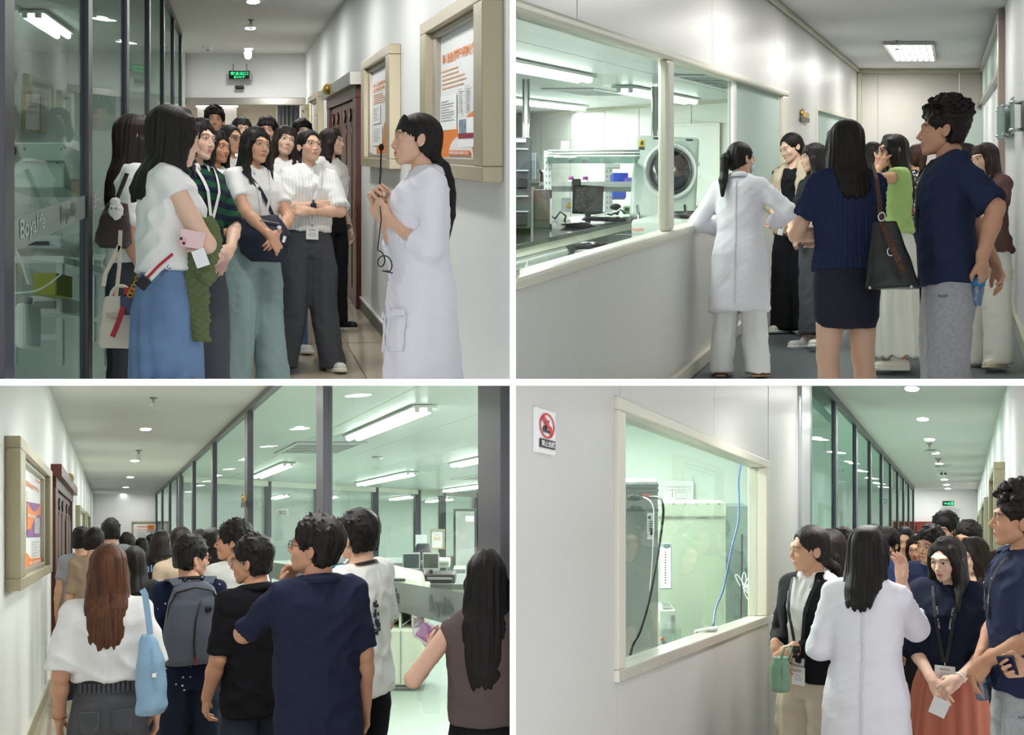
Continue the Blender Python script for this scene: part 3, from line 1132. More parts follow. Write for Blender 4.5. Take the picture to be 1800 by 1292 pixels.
SKIN = mat('skin', 'd8ac91', 0.5, spec=0.35, attr=True)
EYEM = mat('eye', 'ffffff', 0.15, spec=0.5, attr=True)
HAIRS = {}


def hair_mat(col):
 if col not in HAIRS:
  m = mat('hair_' + col, col, 0.46, spec=0.28, bump=0.6, bscale=60, bstretch=(6, 6, 0.35), var=0.45, vscale=14, aniso=0.0)
  HAIRS[col] = m
 return HAIRS[col]


def cloth(col, rough=0.85, b=0.25, var=0.0, sheen=0.0):
 return mat('cloth_%s_%d' % (col, int(rough * 100 + b * 7)), col, rough, spec=0.2, bump=b, bscale=420, var=var, vscale=30)


# ---- skeleton for a 1.70 m figure; front is -Y, the wearer's left is +X
def body_rows(sex, slack=0.0, k=1.0):
 if sex == 'f':
  r = [(0.80, .168, .118, 0, .012), (0.88, .170, .122, 0, .014), (0.95, .160, .115, 0, .010), (1.05, .128, .094, 0, .0), (1.13, .131, .096, 0, -.002),
    (1.22, .142, .108, 0, -.008), (1.28, .150, .116, 0, -.012), (1.35, .158, .098, 0, .004), (1.39, .150, .080, 0, .012), (1.425, .112, .066, 0, .018),
    (1.455, .066, .056, 0, .02), (1.49, .050, .050, 0, .02)]
 else:
  r = [(0.80, .168, .118, 0, .010), (0.88, .168, .120, 0, .010), (0.95, .160, .115, 0, .006), (1.05, .150, .108, 0, -.002), (1.13, .156, .110, 0, -.004),
    (1.22, .168, .116, 0, -.004), (1.30, .178, .118, 0, -.004), (1.37, .184, .104, 0, .004), (1.41, .170, .086, 0, .012), (1.44, .128, .070, 0, .018),
    (1.47, .074, .060, 0, .02), (1.50, .056, .056, 0, .02)]
 return r


def row_at(rows, z):
 r = np.asarray(rows, float)
 return [float(np.interp(z, r[:, 0], r[:, i])) for i in range(1, 5)]


SH = {'f': (0.152, 0.012, 1.366), 'm': (0.168, 0.012, 1.386)}
# wrist target (outward, y, z), pole for the elbow (outward, y, z), finger direction, palm normal, curl; outward is away from the body's midline
ARMS = {
 'down':   ((.222, -.02, .865), (.25, .9, 0), (.02, -.12, -1), (-1, .1, 0), .45),
 'downf':  ((.215, -.10, .885), (.25, .9, 0), (-.05, -.3, -1), (-1, .2, 0), .6),
 'clasp':  ((.055, -.185, .93), (.9, .5, 0), (-.55, -.30, -.75), (.0, 1, -.3), .5),
 'clasp2': ((.075, -.20, .96), (.9, .5, 0), (-.7, -.25, -.6), (.0, 1, -.3), .5),
 'cross':  ((-.035, -.195, 1.10), (.9, -.1, -.6), (-1, .12, .05), (.0, .9, -.3), .35),
 'cross2': ((-.02, -.175, 1.145), (.9, -.1, -.6), (-1, .25, .1), (.0, .9, -.3), .35),
 'hold':   ((.10, -.27, 1.16), (.8, .4, -.4), (-.35, -.6, .6), (-.8, .3, .5), .9),
 'mic':    ((.06, -.30, 1.24), (.7, .3, -.6), (-.35, -.45, .85), (-.9, .2, .2), 1.1),
 'mic2':   ((.06, -.29, 1.17), (.7, .3, -.6), (-.5, -.55, .6), (-.8, .3, .3), 1.1),
 'chin':   ((.07, -.235, 1.345), (.8, -.2, -.8), (-.25, .10, 1), (-.3, 1, .1), .9),
 'hair':   ((.12, -.10, 1.50), (1, -.6, .0), (-.25, .25, 1), (-.9, .4, .1), .15),
 'front':  ((.09, -.33, 1.06), (.8, .5, -.5), (-.3, -1, .1), (-.6, .1, .7), .8),
 'bagarm': ((.16, -.26, 1.06), (.9, .4, -.3), (-.2, -1, .3), (-1, .1, .2), .9),
 'back':   ((.05, .175, .97), (.9, .4, .2), (-.8, .1, -.4), (0, -1, 0), .6),
 'point':  ((.25, -.36, 1.27), (.8, .3, -.8), (.1, -.6, .8), (-.3, .8, .5), .6),
}


def ik(sh, wr, pole, l1, l2):
 sh, wr = np.asarray(sh, float), np.asarray(wr, float)
 d = wr - sh
 L = np.linalg.norm(d)
 L2 = min(L, (l1 + l2) * 0.995)
 wr = sh + d / L * L2
 d = d / L
 a = (l1 * l1 - l2 * l2 + L2 * L2) / (2 * L2)
 hgt = sqrt(max(l1 * l1 - a * a, 0))
 p = np.asarray(pole, float)
 p = _n(p - d * (p @ d))
 return sh + d * a + p * hgt, wr


def hand(fd, w, d, n, curl, side, sc, spread=0.0):
 """Palm, four fingers and a thumb added to a field."""
 e1 = _n(d)
 e3 = _n(np.asarray(n, float) - e1 * (np.asarray(n, float) @ e1))
 e2 = np.cross(e1, e3) * (-1 if side > 0 else 1)      # towards the thumb
 w = np.asarray(w, float)
 P = lambda a, b, c: w + (e1 * a + e2 * b + e3 * c) * sc
 fd.cone(P(-.03, 0, 0), P(.02, 0, 0), .027 * sc, .026 * sc, .012, flat=(e3, .72))
 fd.cone(P(.03, .016, 0), P(.078, .022, 0), .024 * sc, .020 * sc, .012, flat=(e3, .55))
 fd.cone(P(.03, -.014, 0), P(.072, -.020, 0), .024 * sc, .020 * sc, .012, flat=(e3, .55))
 for i, (b, L) in enumerate(((.030, .072), (.010, .080), (-.010, .074), (-.029, .058))):
  c1 = curl * (0.75 + 0.12 * i)
  c2 = curl * (1.9 + 0.1 * i)
  fan = b * (1.2 + spread * 8)
  p0 = P(.082 - abs(b) * .25, b, 0)
  d1 = _n(e1 * cos(c1) + e3 * sin(c1) + e2 * (fan - b) * 6)
  p1 = p0 + d1 * L * 0.52 * sc
  d2 = _n(e1 * cos(c2) + e3 * sin(c2) + e2 * (fan - b) * 4)
  p2 = p1 + d2 * L * 0.5 * sc
  fd.cone(p0, p1, .0098 * sc, .0086 * sc, .003)
  fd.cone(p1, p2, .0086 * sc, .0068 * sc, .002)
 t0 = P(.018, .026, .006)
 t1 = P(.052, .050, .018 + .012 * curl)
 t2 = P(.080, .050 - .012 * curl, .026 + .02 * curl)
 fd.cone(t0, t1, .0145 * sc, .0110 * sc, .008)
 fd.cone(t1, t2, .0105 * sc, .0080 * sc, .003)
 return P


def rotz(a):
 return np.array([[cos(a), -sin(a), 0], [sin(a), cos(a), 0], [0, 0, 1.0]])


def rotx(a):
 return np.array([[1.0, 0, 0], [0, cos(a), -sin(a)], [0, sin(a), cos(a)]])


def roty(a):
 return np.array([[cos(a), 0, sin(a)], [0, 1.0, 0], [-sin(a), 0, cos(a)]])


def head_field(sex, vx, s):
 """Head in its own frame: origin at eye level in the middle of the skull."""
 fd = Field((-.105, -.135, -.20), (.105, .125, .14), vx)
 m = sex == 'm'
 fd.ell((0, .018, .036), (.0745, .090, .078))
 fd.ell((0, -.026, -.025), (.062, .064, .084), .02)
 fd.cone((-.047 if m else -.041, -.002, -.060), (-.018, -.058, -.094), .020 if m else .017, .015, .022)
 fd.cone((.047 if m else .041, -.002, -.060), (.018, -.058, -.094), .020 if m else .017, .015, .022)
 fd.ell((0, -.068, -.099), (.018 if not m else .022, .018, .015), .018)
 fd.ell((.034, -.061, -.030), (.021, .020, .021), .022)
 fd.ell((-.034, -.061, -.030), (.021, .020, .021), .022)
 fd.cone((-.036, -.078, .022), (.036, -.078, .022), .011, .011, .022)
 fd.cone((.012, -.086, .020), (-.012, -.086, .020), .010, .010, .015)
 fd.ell((.0315, -.100, .001), (.019, .017, .0115), .014, '-')
 fd.ell((-.0315, -.100, .001), (.019, .017, .0115), .014, '-')
 fd.ell((.0315, -.078, .001), (.0165, .012, .012), .006)
 fd.ell((-.0315, -.078, .001), (.0165, .012, .012), .006)
 fd.cone((0, -.087, .008), (0, -.105 if not m else -.109, -.033), .0060, .0078 if not m else .0088, .010)
 fd.ell((.0100, -.096, -.039), (.0078, .0090, .0065), .006)
 fd.ell((-.0100, -.096, -.039), (.0085, .0095, .007), .006)
 fd.ell((0, -.081, -.066), (.023, .012, .018), .016)
 fd.cone((-.013, -.0885, -.0630), (.013, -.0885, -.0630), .0046, .0046, .006)
 fd.cone((-.010, -.0885, -.0730), (.010, -.0885, -.0730), .0052, .0052, .006)
 fd.cone((-.022, -.0895, -.0682), (.022, -.0895, -.0682), .0020, .0022, .004, '-')
 for sg in (-1, 1):
  R = rotz(sg * -.45) @ rotx(-.18)
  fd.ell((sg * .078, .012, -.012), (.0085, .019, .031), .006, R=R)
  fd.ell((sg * .084, .006, -.010), (.006, .010, .018), .004, '-', R=R)
 return fd


def head_cols(co, skin, lips, sex, brow=1.0, beard=0.0):
 base = np.array(lin(skin))
 c = np.tile(base, (len(co), 1))
 front = np.clip((-co[:, 1] - .04) / .03, 0, 1)

 def mixin(w, col):
  nonlocal c
  w = np.clip(w, 0, 1)[:, None]
  c = c * (1 - w) + np.array(lin(col)) * w
 # cheeks
 w = 0
 for sg in (-1, 1):
  w = w + np.exp(-(((co[:, 0] - sg * .040) / .018) ** 2 + ((co[:, 2] + .034) / .018) ** 2))
 mixin(w * .28 * front, 'd88f78')
 lw = (np.exp(-((co[:, 0] / .019) ** 4 + ((co[:, 2] + .0685) / .0085) ** 4)) * front) * (co[:, 1] < -.079)
 mixin(lw * .9, lips)
 bw = 0
 for sg in (-1, 1):
  x = sg * co[:, 0]
  zc = .0215 + .004 * np.clip((x - .012) / .02, 0, 1) - .010 * np.clip((x - .036) / .016, 0, 1)
  bw = bw + (np.clip((x - .012) / .004, 0, 1) * np.clip((.052 - x) / .006, 0, 1)) * np.clip(1.5 - np.abs(co[:, 2] - zc) / (.0042 if sex == 'f' else .0055), 0, 1)
 mixin(np.clip(bw, 0, 1) * front * .85 * brow, '2a1f1b')
 ew = 0
 for sg in (-1, 1):
  ew = ew + np.exp(-(((sg * co[:, 0] - .0315) / .020) ** 4 + ((co[:, 2] - .006) / .0075) ** 4))
 mixin(ew * front * .35, '7a5140')
 nw = 0
 for sg in (-1, 1):
  nw = nw + np.exp(-(((sg * co[:, 0] - .007) / .004) ** 2 + ((co[:, 2] + .046) / .003) ** 2 + ((co[:, 1] + .100) / .012) ** 2))
 mixin(nw * .7, '6a3c30')
 if beard:
  mixin(beard * front * np.clip((-co[:, 2] - .055) / .02, 0, 1) * (1 - lw), '6d5b52')
 return c


def eye_pieces(R, o, s, gaze, ysurf, squint=0.85):
 """Two almond eyes with lid line, white and iris; coloured per vertex."""
 vs, fs, cs = [], [], []
 nu, nv = 16, 13
 for sg, ys in ((-1, ysurf[0]), (1, ysurf[1])):
  b = len(vs)
  for j in range(nv):
   v = -1 + 2 * j / (nv - 1)
   for i in range(nu):
    u = -1 + 2 * i / (nu - 1)
    hh = (1 - abs(u) ** 2.2) ** 0.8 * .0062 * squint
    x = u * .0150
    z = v * hh + .0012 * u * sg + (-.0004 if v < 0 else .0006)
    y = ys + .0020 - .0040 * (1 - u * u) * (1 - .3 * v * v)
    vs.append((sg * .0315 + x, y, .001 + z))
    gx, gz = gaze
    rr = sqrt((x - gx) ** 2 + (z - gz) ** 2)
    if v > .62 or abs(u) > .93:
     col = (.012, .008, .007)
    elif rr < .0058:
     col = (.010, .006, .004) if rr < .0030 else (.030, .015, .008)
    else:
     col = (.62, .58, .55)
    if v < -.85: col = (.30, .15, .11)
    cs.append(col)
  for j in range(nv - 1):
   for i in range(nu - 1):
    fs.append((b + j * nu + i, b + j * nu + i + 1, b + (j + 1) * nu + i + 1, b + (j + 1) * nu + i))
 v = np.array(vs) * s @ R.T + o
 return v, np.array(fs), np.array(cs)


def hair_field(style, vx, L, sex):
 """Hair in the head's frame (turned with the head but hanging straight down)."""
 lo = (-.17, -.15, -max(L, .16) - .05)
 hi = (.17, .24, .20)
 fd = Field(lo, hi, vx)
 if style in ('short', 'spiky', 'crop', 'mop', 'curly'):
  t = {'short': .014, 'spiky': .020, 'crop': .008, 'mop': .022, 'curly': .016}[style]
  fd.ell((0, .020, .044), (.078 + t * .6, .092 + t, .079 + t))
  fd.cone((-.02, .03, -.03), (.02, .03, -.03), .066 + t * .3, .066 + t * .3, .03)
  # hairline: face, ears and nape
  fd.ell((0, -.110, -.015), (.070, .078, .072 if style != 'mop' else .058), .008, '-')
  fd.ell((0, -.060, -.105), (.12, .12, .062), .008, '-')
  for sg in (-1, 1):
   fd.ell((sg * .097, -.012, -.045), (.044, .060, .064), .008, '-')
  fd.ell((0, .03, -.130), (.12, .16, .070), .01, '-')
  r = random.Random(len(style) * 7 + int(vx * 1e5))
  if style in ('spiky', 'mop', 'short'):
   for i in range(70 if style == 'spiky' else 46):
    a = r.uniform(0, 2 * pi); e = r.uniform(.15, 1.45)
    p = np.array([cos(a) * cos(e) * .084, .020 + sin(a) * cos(e) * .098, .046 + sin(e) * .086])
    d = _n(p - np.array([0, .03, .0])) * .6 + np.array([r.uniform(-.5, .5), -.35, .25 if style == 'spiky' else -.25])
    fd.cone(p, p + _n(d) * r.uniform(.014, .030), .011, .003, .008)
   if style == 'mop':
    for i in range(12):
     x = -.055 + .11 * i / 11
     fd.cone((x, -.052, .085), (x * 1.08 + r.uniform(-.008, .008), -.090 + abs(x) * .35, .046 + r.uniform(-.006, .008)), .014, .006, .008)
  if style == 'curly':
   for i in range(230):
    a = r.uniform(0, 2 * pi); e = r.uniform(-.05, 1.5)
    rr = r.uniform(.98, 1.32) if e > .35 else r.uniform(.96, 1.06)
    p = np.array([cos(a) * cos(e) * .084 * rr, .018 + sin(a) * cos(e) * .098 * rr, .050 + sin(e) * .092 * rr])
    if p[1] < -.050 and p[2] < .070: continue
    fd.ell(p, (.017, .017, .015), .004)
 else:
  fd.ell((0, .020, .040), (.085, .100, .088))
  fd.ell((0, .040, -.02), (.076, .078, .085), .03)
  bangs = '_bangs' in style
  front = '_front' in style or style.startswith('bob')
  base = style.replace('_bangs', '').replace('_front', '')
  if base in ('long', 'bob'):
   fd.loft([(-L, .060, .020, 0, .090), (-L * .88, .082, .034, 0, .088), (-L * .7, .096, .050, 0, .080), (-min(.20, L * .6), .110, .075, 0, .055), (-.10, .102, .085, 0, .035), (0, .090, .095, 0, .022), (.06, .08, .09, 0, .02)], .01)
   for sg in (-1, 1):
    fd.cone((sg * .055, -.042, .060), (sg * .078, -.028, -.03), .022, .020, .02)
    fd.cone((sg * .078, -.028 if front else -.015, -.03), (sg * .086, -.015 if front else .01, -.16), .020, .019, .02)
    fd.cone((sg * .086, -.015, -.16), (sg * .090, -.020, -(max(.17, L * .96) if front else .20)), .019, .008, .02)
  elif base == 'tail':
   fd.cone((0, .115, .02), (0, .150, -.02), .024, .030, .015)
   fd.cone((0, .150, -.02), (0, .150, -L * .6), .032, .030, .015)
   fd.cone((0, .150, -L * .6), (0, .140, -L), .030, .012, .015)
  elif base == 'lowtail':
   fd.cone((0, .085, -.07), (0, .135, -.11), .030, .024, .02)
   fd.cone((0, .135, -.11), (0, .140, -L * .7), .027, .026, .012)
   fd.cone((0, .140, -L * .7), (0, .120, -L), .026, .010, .012)
  elif base == 'bun':
   fd.ell((0, .115, .01), (.038, .036, .036), .015)
   fd.cone((0, .085, -.06), (0, .11, -.01), .03, .03, .02)
  # opening for the face
  if base in ('long', 'bob'):
   w = .060
   fd.ell((0, -.115, -.035), (w, .085, .098 if not bangs else .082), .012, '-')
   fd.loft([(-L - .06, .070, .15, 0, -.105), (-.16, .066, .150, 0, -.105), (-.115, .058, .135, 0, -.105), (-.06, .056, .09, 0, -.11)], .012, '-')
  else:
   fd.ell((0, -.112, -.028), (.074, .086, .122 if not bangs else .08), .012, '-')
   fd.ell((0, -.060, -.11), (.13, .13, .075), .01, '-')
   for sg in (-1, 1):
    fd.ell((sg * .100, -.022, -.046), (.045, .060, .064), .010, '-')
  # middle parting / fringe
  if bangs:
   for i in range(13):
    x = -.056 + .112 * i / 12
    fd.cone((x * .8, -.062, .090), (x * 1.06, -.092 + abs(x) * .55, .030), .011, .005, .008)
  elif base in ('long', 'bob'):
   for sg in (-1, 1):
    for i in range(4):
     fd.cone((sg * (.008 + .006 * i), -.050 + .01 * i, .105), (sg * (.066 + .004 * i), -.058 + .012 * i, .015 - .02 * i), .016, .014, .012)
   fd.cone((0, -.075, .115), (0, .03, .136), .005, .006, .006, '-')
 return fd


def hair_disp(style, seed):
 def d(co, n):
  a = np.arctan2(co[:, 0], co[:, 1] + .02)
  if style in ('curly',):
   return .004 * noise3(co * 70 + seed)
  fade = np.clip((.13 - co[:, 2]) / .08, .25, 1)
  w = noise3(np.stack([a * 9 + seed, co[:, 2] * 5 + seed, 0 * a], 1)) * .004 + noise3(np.stack([a * 24 + seed, co[:, 2] * 4, 0 * a + 5], 1)) * .0030
  if style in ('spiky', 'mop', 'short', 'crop'):
   w = w + .003 * noise3(co * 60 + seed)
  return w * fade
 return d


def fold_disp(amp, seed, kind):
 def d(co, n):
  p = co
  if kind == 'pants':
   q = np.stack([p[:, 0] * 22, p[:, 1] * 22, p[:, 2] * 3.0], 1) + seed
   r = np.stack([p[:, 0] * 14 + p[:, 2] * 8, p[:, 1] * 14, p[:, 2] * 16], 1) + seed * 2
   return amp * (noise3(q) + .45 * (1 - 2 * np.abs(noise3(r)))) * np.clip((.88 - p[:, 2]) / .14, .12, 1)
  if kind == 'skirt':
   a = np.arctan2(p[:, 0], p[:, 1])
   lowf = np.clip((1.0 - p[:, 2]) / .4, 0.05, 1)
   return amp * np.sin(a * 13 + 1.2 * noise3(np.stack([a * 2, p[:, 2] * 2, 0 * a], 1) + seed) * 2) * lowf
  if kind == 'cable':
   return amp * np.maximum(np.sin(np.arctan2(p[:, 0], p[:, 1] + .01) * 36), -.3) + .2 * amp * np.sin(p[:, 2] * 260)
  if kind == 'rib':
   return amp * np.sin(np.arctan2(p[:, 0], p[:, 1]) * 60)
  if kind == 'coat':
   q = np.stack([p[:, 0] * 15 + p[:, 2] * 2, p[:, 1] * 15, p[:, 2] * 2.6], 1) + seed
   r = np.stack([p[:, 0] * 8, p[:, 1] * 8, p[:, 2] * 22 + p[:, 0] * 14], 1) + seed * 2
   low = np.clip((1.25 - p[:, 2]) / .5, .25, 1)
   return amp * (.8 * noise3(q) * low + .35 * np.maximum(0, 1 - 3 * np.abs(noise3(r))))
  sg = np.sign(p[:, 0])
  q = np.stack([p[:, 0] * 9 + p[:, 2] * 7 * sg, p[:, 1] * 10, p[:, 2] * 12 - np.abs(p[:, 0]) * 8], 1) + seed
  r = np.stack([p[:, 0] * 20, p[:, 1] * 20, p[:, 2] * 7], 1) + seed * 3
  return amp * (.9 * (1 - 2.2 * np.abs(noise3(q))) + .5 * noise3(r))
 return d


def tube_part(path, r, n=8):
 m = MB().tube(path, r, n)
 return m


PEOPLE = {}


def person(key, P, u, vt, d, yaw, label, sex='f', hd=(0, 0), hair=('long', .32, '14100e'), skin='d9ae94', lips='b9645c',
   top=None, bottom=None, arms=('down', 'down'), shoe=None, clip=None, jacket=None, wide=None, group=None, vx=1.0, roll=0.0, gaze=(0, 0),
   beard=0.0, xclip=None, lift=0.0, eyes=True, strands=True, H=None, stance=.105, bare=False, collar=None, spread=0.0, neckline=None):
 """u, vt: column of the body's axis and row of the crown; d: distance; yaw 0 faces the viewer, +90 faces right."""
 px = d / F
 a = (u - P.vx) * px
 H = H or (P.eye + (P.vy - vt) * px)
 foot = P.w(a, d, -P.eye)
 head_top = P.w(a, d, (P.vy - vt) * px).z
 s = (H - .016) / 1.70
 foot.z = head_top - H
 th = math.atan((u - U0) / F)
 yw = rad(yaw) - th
 root = thing('person', label, 'person', foot, group, yw)
 vx0 = max(px * 1.55, .0040) * vx
 vc = max(px * 3.0, .0085) * vx
 seed = (sum(ord(c) for c in key) * 1.37) % 29
 zc = None
 if P in (P1, P2):
  lim = (ZC + TH) - foot.z
  if lim > 0.0: zc = lim

 def cut(fd):
  if zc is not None: fd.half((0, 0, zc), (0, 0, -1))
  if xclip is not None:
   n = rotz(-yw) @ np.array([1.0, 0, 0])
   p = rotz(-yw) @ np.array([-TW - .002 - foot.x, 0, 0])
   fd.half(p, n)
  return fd
 info = {'root': root, 's': s, 'yaw': yw, 'foot': foot, 'sex': sex}
 S = lambda *p: np.array(p, float) * s
 SR = lambda rows: [tuple(np.array(r) * s) for r in rows]
 rows = body_rows(sex)
 wide = wide or (.95 if sex == 'f' else .94)
 if wide != 1.0: rows = [(z, rx * wide, ry * wide, cx, cy) for z, rx, ry, cx, cy in rows]
 top = top or {}
 bottom = bottom or {}
 # ---------------- head
 Rh = rotz(rad(hd[0]) - 0) @ rotx(rad(hd[1])) @ roty(rad(roll))
 hs = s * (.975 if sex == 'f' else 1.02)
 neck = S(0, .022, 1.445)
 hc = S(0, .0, 1.578) + np.array([0, -.006 * s, 0]) + (rotz(rad(hd[0])) @ np.array([0, -.010, 0])) * s
 if hd[1] > 0: hc = hc + rotz(rad(hd[0])) @ np.array([0, -.0012 * hd[1], -.0006 * hd[1]]) * s
 fh = head_field(sex, max(vx0 / hs, .0036), hs)
 ax = fh.ax[1]
 ix = [np.argmin(np.abs(fh.ax[0] - sg * .0315)) for sg in (-1, 1)]
 iz = np.argmin(np.abs(fh.ax[2] - .001))
 ys = []
 for i in ix:
  col = fh.f[i, :, iz]
  j = int(np.argmax(col < 0))
  t = col[j - 1] / (col[j - 1] - col[j]) if j else 0
  ys.append(ax[j - 1] + t * fh.vx)
 hco, hq = fh.surface()
 hcol = head_cols(hco, skin, lips, sex, beard=beard)
 hw = hco * hs @ Rh.T + hc
 pieces, cols = [(hw, hq)], [hcol]
 sk = np.array(lin(skin))

 def skin_piece(fd):
  c, q = cut(fd).surface()
  if len(c):
   pieces.append((c, q))
   cols.append(np.tile(sk, (len(c), 1)))
 # neck and the upper chest
 fd = Field(S(-.26, -.16, 1.18), S(.26, .16, 1.62), max(vx0 * 1.3, .006))
 nb = hc + Rh @ np.array([0, .022, -.055]) * hs
 nr = .046 if sex == 'f' else .057
 fd.cone(nb, S(0, .022, 1.43), nr * s, (nr + .004) * s, .02)
 fd.loft([(z * s, (rx - .012) * s, (ry - .014) * s, 0, cy * s) for z, rx, ry, cx, cy in rows if 1.2 < z < 1.45], .03)
 sh = SH[sex]
 for sg in (-1, 1):
  fd.cone(S(0, .018, 1.42), S(sg * sh[0] * wide, sh[1], sh[2]), .044 * s, .034 * s, .03)
 skin_piece(fd)
 # ---------------- arms
 joints = {}
 slv = top.get('sleeve', 'short')
 for sg, nm in ((-1, arms[0]), (1, arms[1])):        # wearer's right, left
  spec = ARMS[nm] if isinstance(nm, str) else nm
  wt, pl, dr, pn, curl = spec
  fl = np.array([sg, 1, 1.0])
  shp = S(sg * sh[0] * wide, sh[1], sh[2])
  el, wr = ik(shp, S(*(np.array(wt) * fl)), np.array(pl) * fl, .285 * s, .245 * s)
  drv = np.array(dr) * fl
  joints[sg] = (shp, el, wr, drv, np.array(pn) * fl, curl)
  fat = 1.0 if sex == 'f' else 1.10
  pts = np.stack([shp, el, wr, wr + _n(drv) * .2 * s])
  fd = Field(pts.min(0) - .08 * s, pts.max(0) + .08 * s, max(vx0 * 1.15, .0045))
  if slv != 'long':
   fd.cone(shp, el, .043 * s * fat, .037 * s * fat, .0)
  fd.cone(el, el + (wr - el) * .35, .036 * s * fat, .037 * s * fat, .02)
  fd.cone(el + (wr - el) * .3, wr, .037 * s * fat, .0255 * s * fat, .02)
  joints[sg] = joints[sg] + (hand(fd, wr, drv, joints[sg][4], curl, sg, s * (1.0 if sex == 'f' else 1.08), spread),)
  skin_piece(fd)
 info['arms'] = joints
 # ---------------- legs where they are bare
 hipx, knx, anx = .088, .095, stance
 if bottom.get('kind') in ('skirt', 'short') or bare:
  for sg in (-1, 1):
   fd = Field(S(sg * .10 - .12, -.13, .0), S(sg * .10 + .12, .13, .92), max(vx0 * 1.4, .006))
   fd.cone(S(sg * hipx * .95, .005, .72), S(sg * knx, -.005, .49), .076 * s, .056 * s, .0)
   fd.cone(S(sg * knx, -.005, .49), S(sg * anx, .015, .09), .053 * s, .036 * s, .02)
   fd.ell(S(sg * knx, .030, .36), S(.050, .050, .11), .03)
   fd.cone(S(sg * anx, .015, .08), S(sg * anx * 1.1, -.06, .035), .032 * s, .020 * s, .02)
   skin_piece(fd)
 qmesh('body', pieces, SKIN, root, np.concatenate(cols))
 if eyes:
  v, q, c = eye_pieces(Rh, hc, hs, gaze, ys)
  hv, hq_ = len(v) // 2, len(q) // 2
  qmesh('eye', [(v[:hv], q[:hq_])], EYEM, root, c[:hv])
  qmesh('eye', [(v[hv:], q[hq_:] - hv)], EYEM, root, c[hv:])
 # ---------------- hair
 if hair:
  st, L, hcol_ = hair
  Ry = rotz(rad(hd[0]))
  tilt = rotx(rad(hd[1] * (.25 if ('long' in st or 'bob' in st) else 1.0))) @ roty(rad(roll))
  fdh = hair_field(st, max(vx0 * 1.25 / hs, .0050), L, sex)
  co, q = fdh.surface(hair_disp(st, seed))
  co = co * hs
  R2 = Ry @ tilt
  # keep the hanging part upright: tilt only about the crown
  co = co @ R2.T + hc
  if ('long' in st or 'bob' in st or 'tail' in st):
   # hair that hangs on the shoulders and back lies outside the cloth
   r = np.asarray(rows)
   sl = (top.get('slack', .014) + top.get('boxy', 0) * .012 + .016)
   if jacket: sl += .028
   z = co[:, 2] / s
   zz = np.clip(z, .8, 1.50)
   rx = (np.interp(zz, r[:, 0], r[:, 1]) + sl) * s
   ry = (np.interp(zz, r[:, 0], r[:, 2]) + sl) * s
   cy = np.interp(zz, r[:, 0], r[:, 4]) * s
   e = np.sqrt(np.clip(1 - (co[:, 0] / rx) ** 2, 0, 1))
   low = np.clip((1.47 - z) / .06, 0, 1)
   rel = co[:, 1] - cy
   zl = (co[:, 2] - hc[2]) / hs
   lo_ = [(-L, .110), (-L * .7, .130), (-min(.2, L * .6), .130), (-.10, .120)]
   outer = np.interp(zl, [q_[0] for q_ in lo_], [q_[1] for q_ in lo_]) * hs
   bs = np.maximum(0, (cy + ry * .97) - (outer + hc[1])) * np.where(rel > -.01, 1, 0) * np.clip((rel + .01) / .06, 0, 1)
   fs_ = np.maximum(0, (-.034 * hs + hc[1]) - (cy - ry * np.sqrt(np.clip(1 - (.088 * hs / rx) ** 2, 0, 1)))) * np.clip((-rel + .02) / .03, 0, 1) if '_front' in st else 0
   co[:, 1] += (bs - fs_) * low
   # uneven ends
   an = np.arctan2(co[:, 0], co[:, 1])
   if 'tail' not in st:
    endw = np.clip(1 - (zl + L) / .08, 0, 1)
    co[:, 2] += endw * .028 * noise3(np.stack([co[:, 0] * 90, co[:, 1] * 20, 0 * an + seed], 1)) * hs
  ho = qmesh('hair', [(co, q)], hair_mat(hcol_), root)
 info.update(hc=hc, Rh=Rh, hs=hs, rows=rows)
 # ---------------- clothes
 info['tor'] = None
 if top:
  make_top(info, top, joints, rows, sex, s, vc, seed, cut, wide, root, S)
 if jacket:
  make_top(info, jacket, joints, [(z, rx + .012, ry + .012, cx, cy) for z, rx, ry, cx, cy in rows], sex, s, vc, seed + 3, cut, wide, root, S)
 if bottom:
  make_bottom(info, bottom, rows, sex, s, vc, seed, cut, wide, root, S, hipx, knx, anx)
 if shoe:
  zl = zc or 0
  if zl < .05:
   for sg in (-1, 1):
    fd = Field(S(sg * anx - .08, -.22, -.005), S(sg * anx + .08, .12, .13), max(vx0 * 1.4, .005))
    toe = sg * .03
    fd.cone(S(sg * anx, .045, .040), S(sg * anx + toe, -.135, .030), .040 * s, .038 * s, .0)
    if shoe[0] != 'flat':
     fd.cone(S(sg * anx, .030, .05), S(sg * anx + toe * .3, -.02, .085), .042 * s, .034 * s, .02)
    else:
     fd.ell(S(sg * anx + toe * .3, -.02, .075), S(.030, .085, .032), .01, '-')
    fd.half((0, 0, .012 * s), (0, 0, -1))
    o = qmesh('shoe', [fd.surface()], mat('shoe_' + shoe[1], shoe[1], .45, spec=.4), root)
    f2 = Field(S(sg * anx - .08, -.22, -.008), S(sg * anx + .08, .12, .06), max(vx0 * 1.4, .005))
    f2.cone(S(sg * anx, .045, .016), S(sg * anx + toe, -.138, .016), .044 * s, .042 * s, .0)
    f2.half((0, 0, .030 * s if shoe[0] != 'flat' else .014 * s), (0, 0, 1)).half((0, 0, .0), (0, 0, -1))
    qmesh('sole', [f2.surface()], mat('sole_' + shoe[2], shoe[2], .6), o)
 PEOPLE[key] = info
 return info


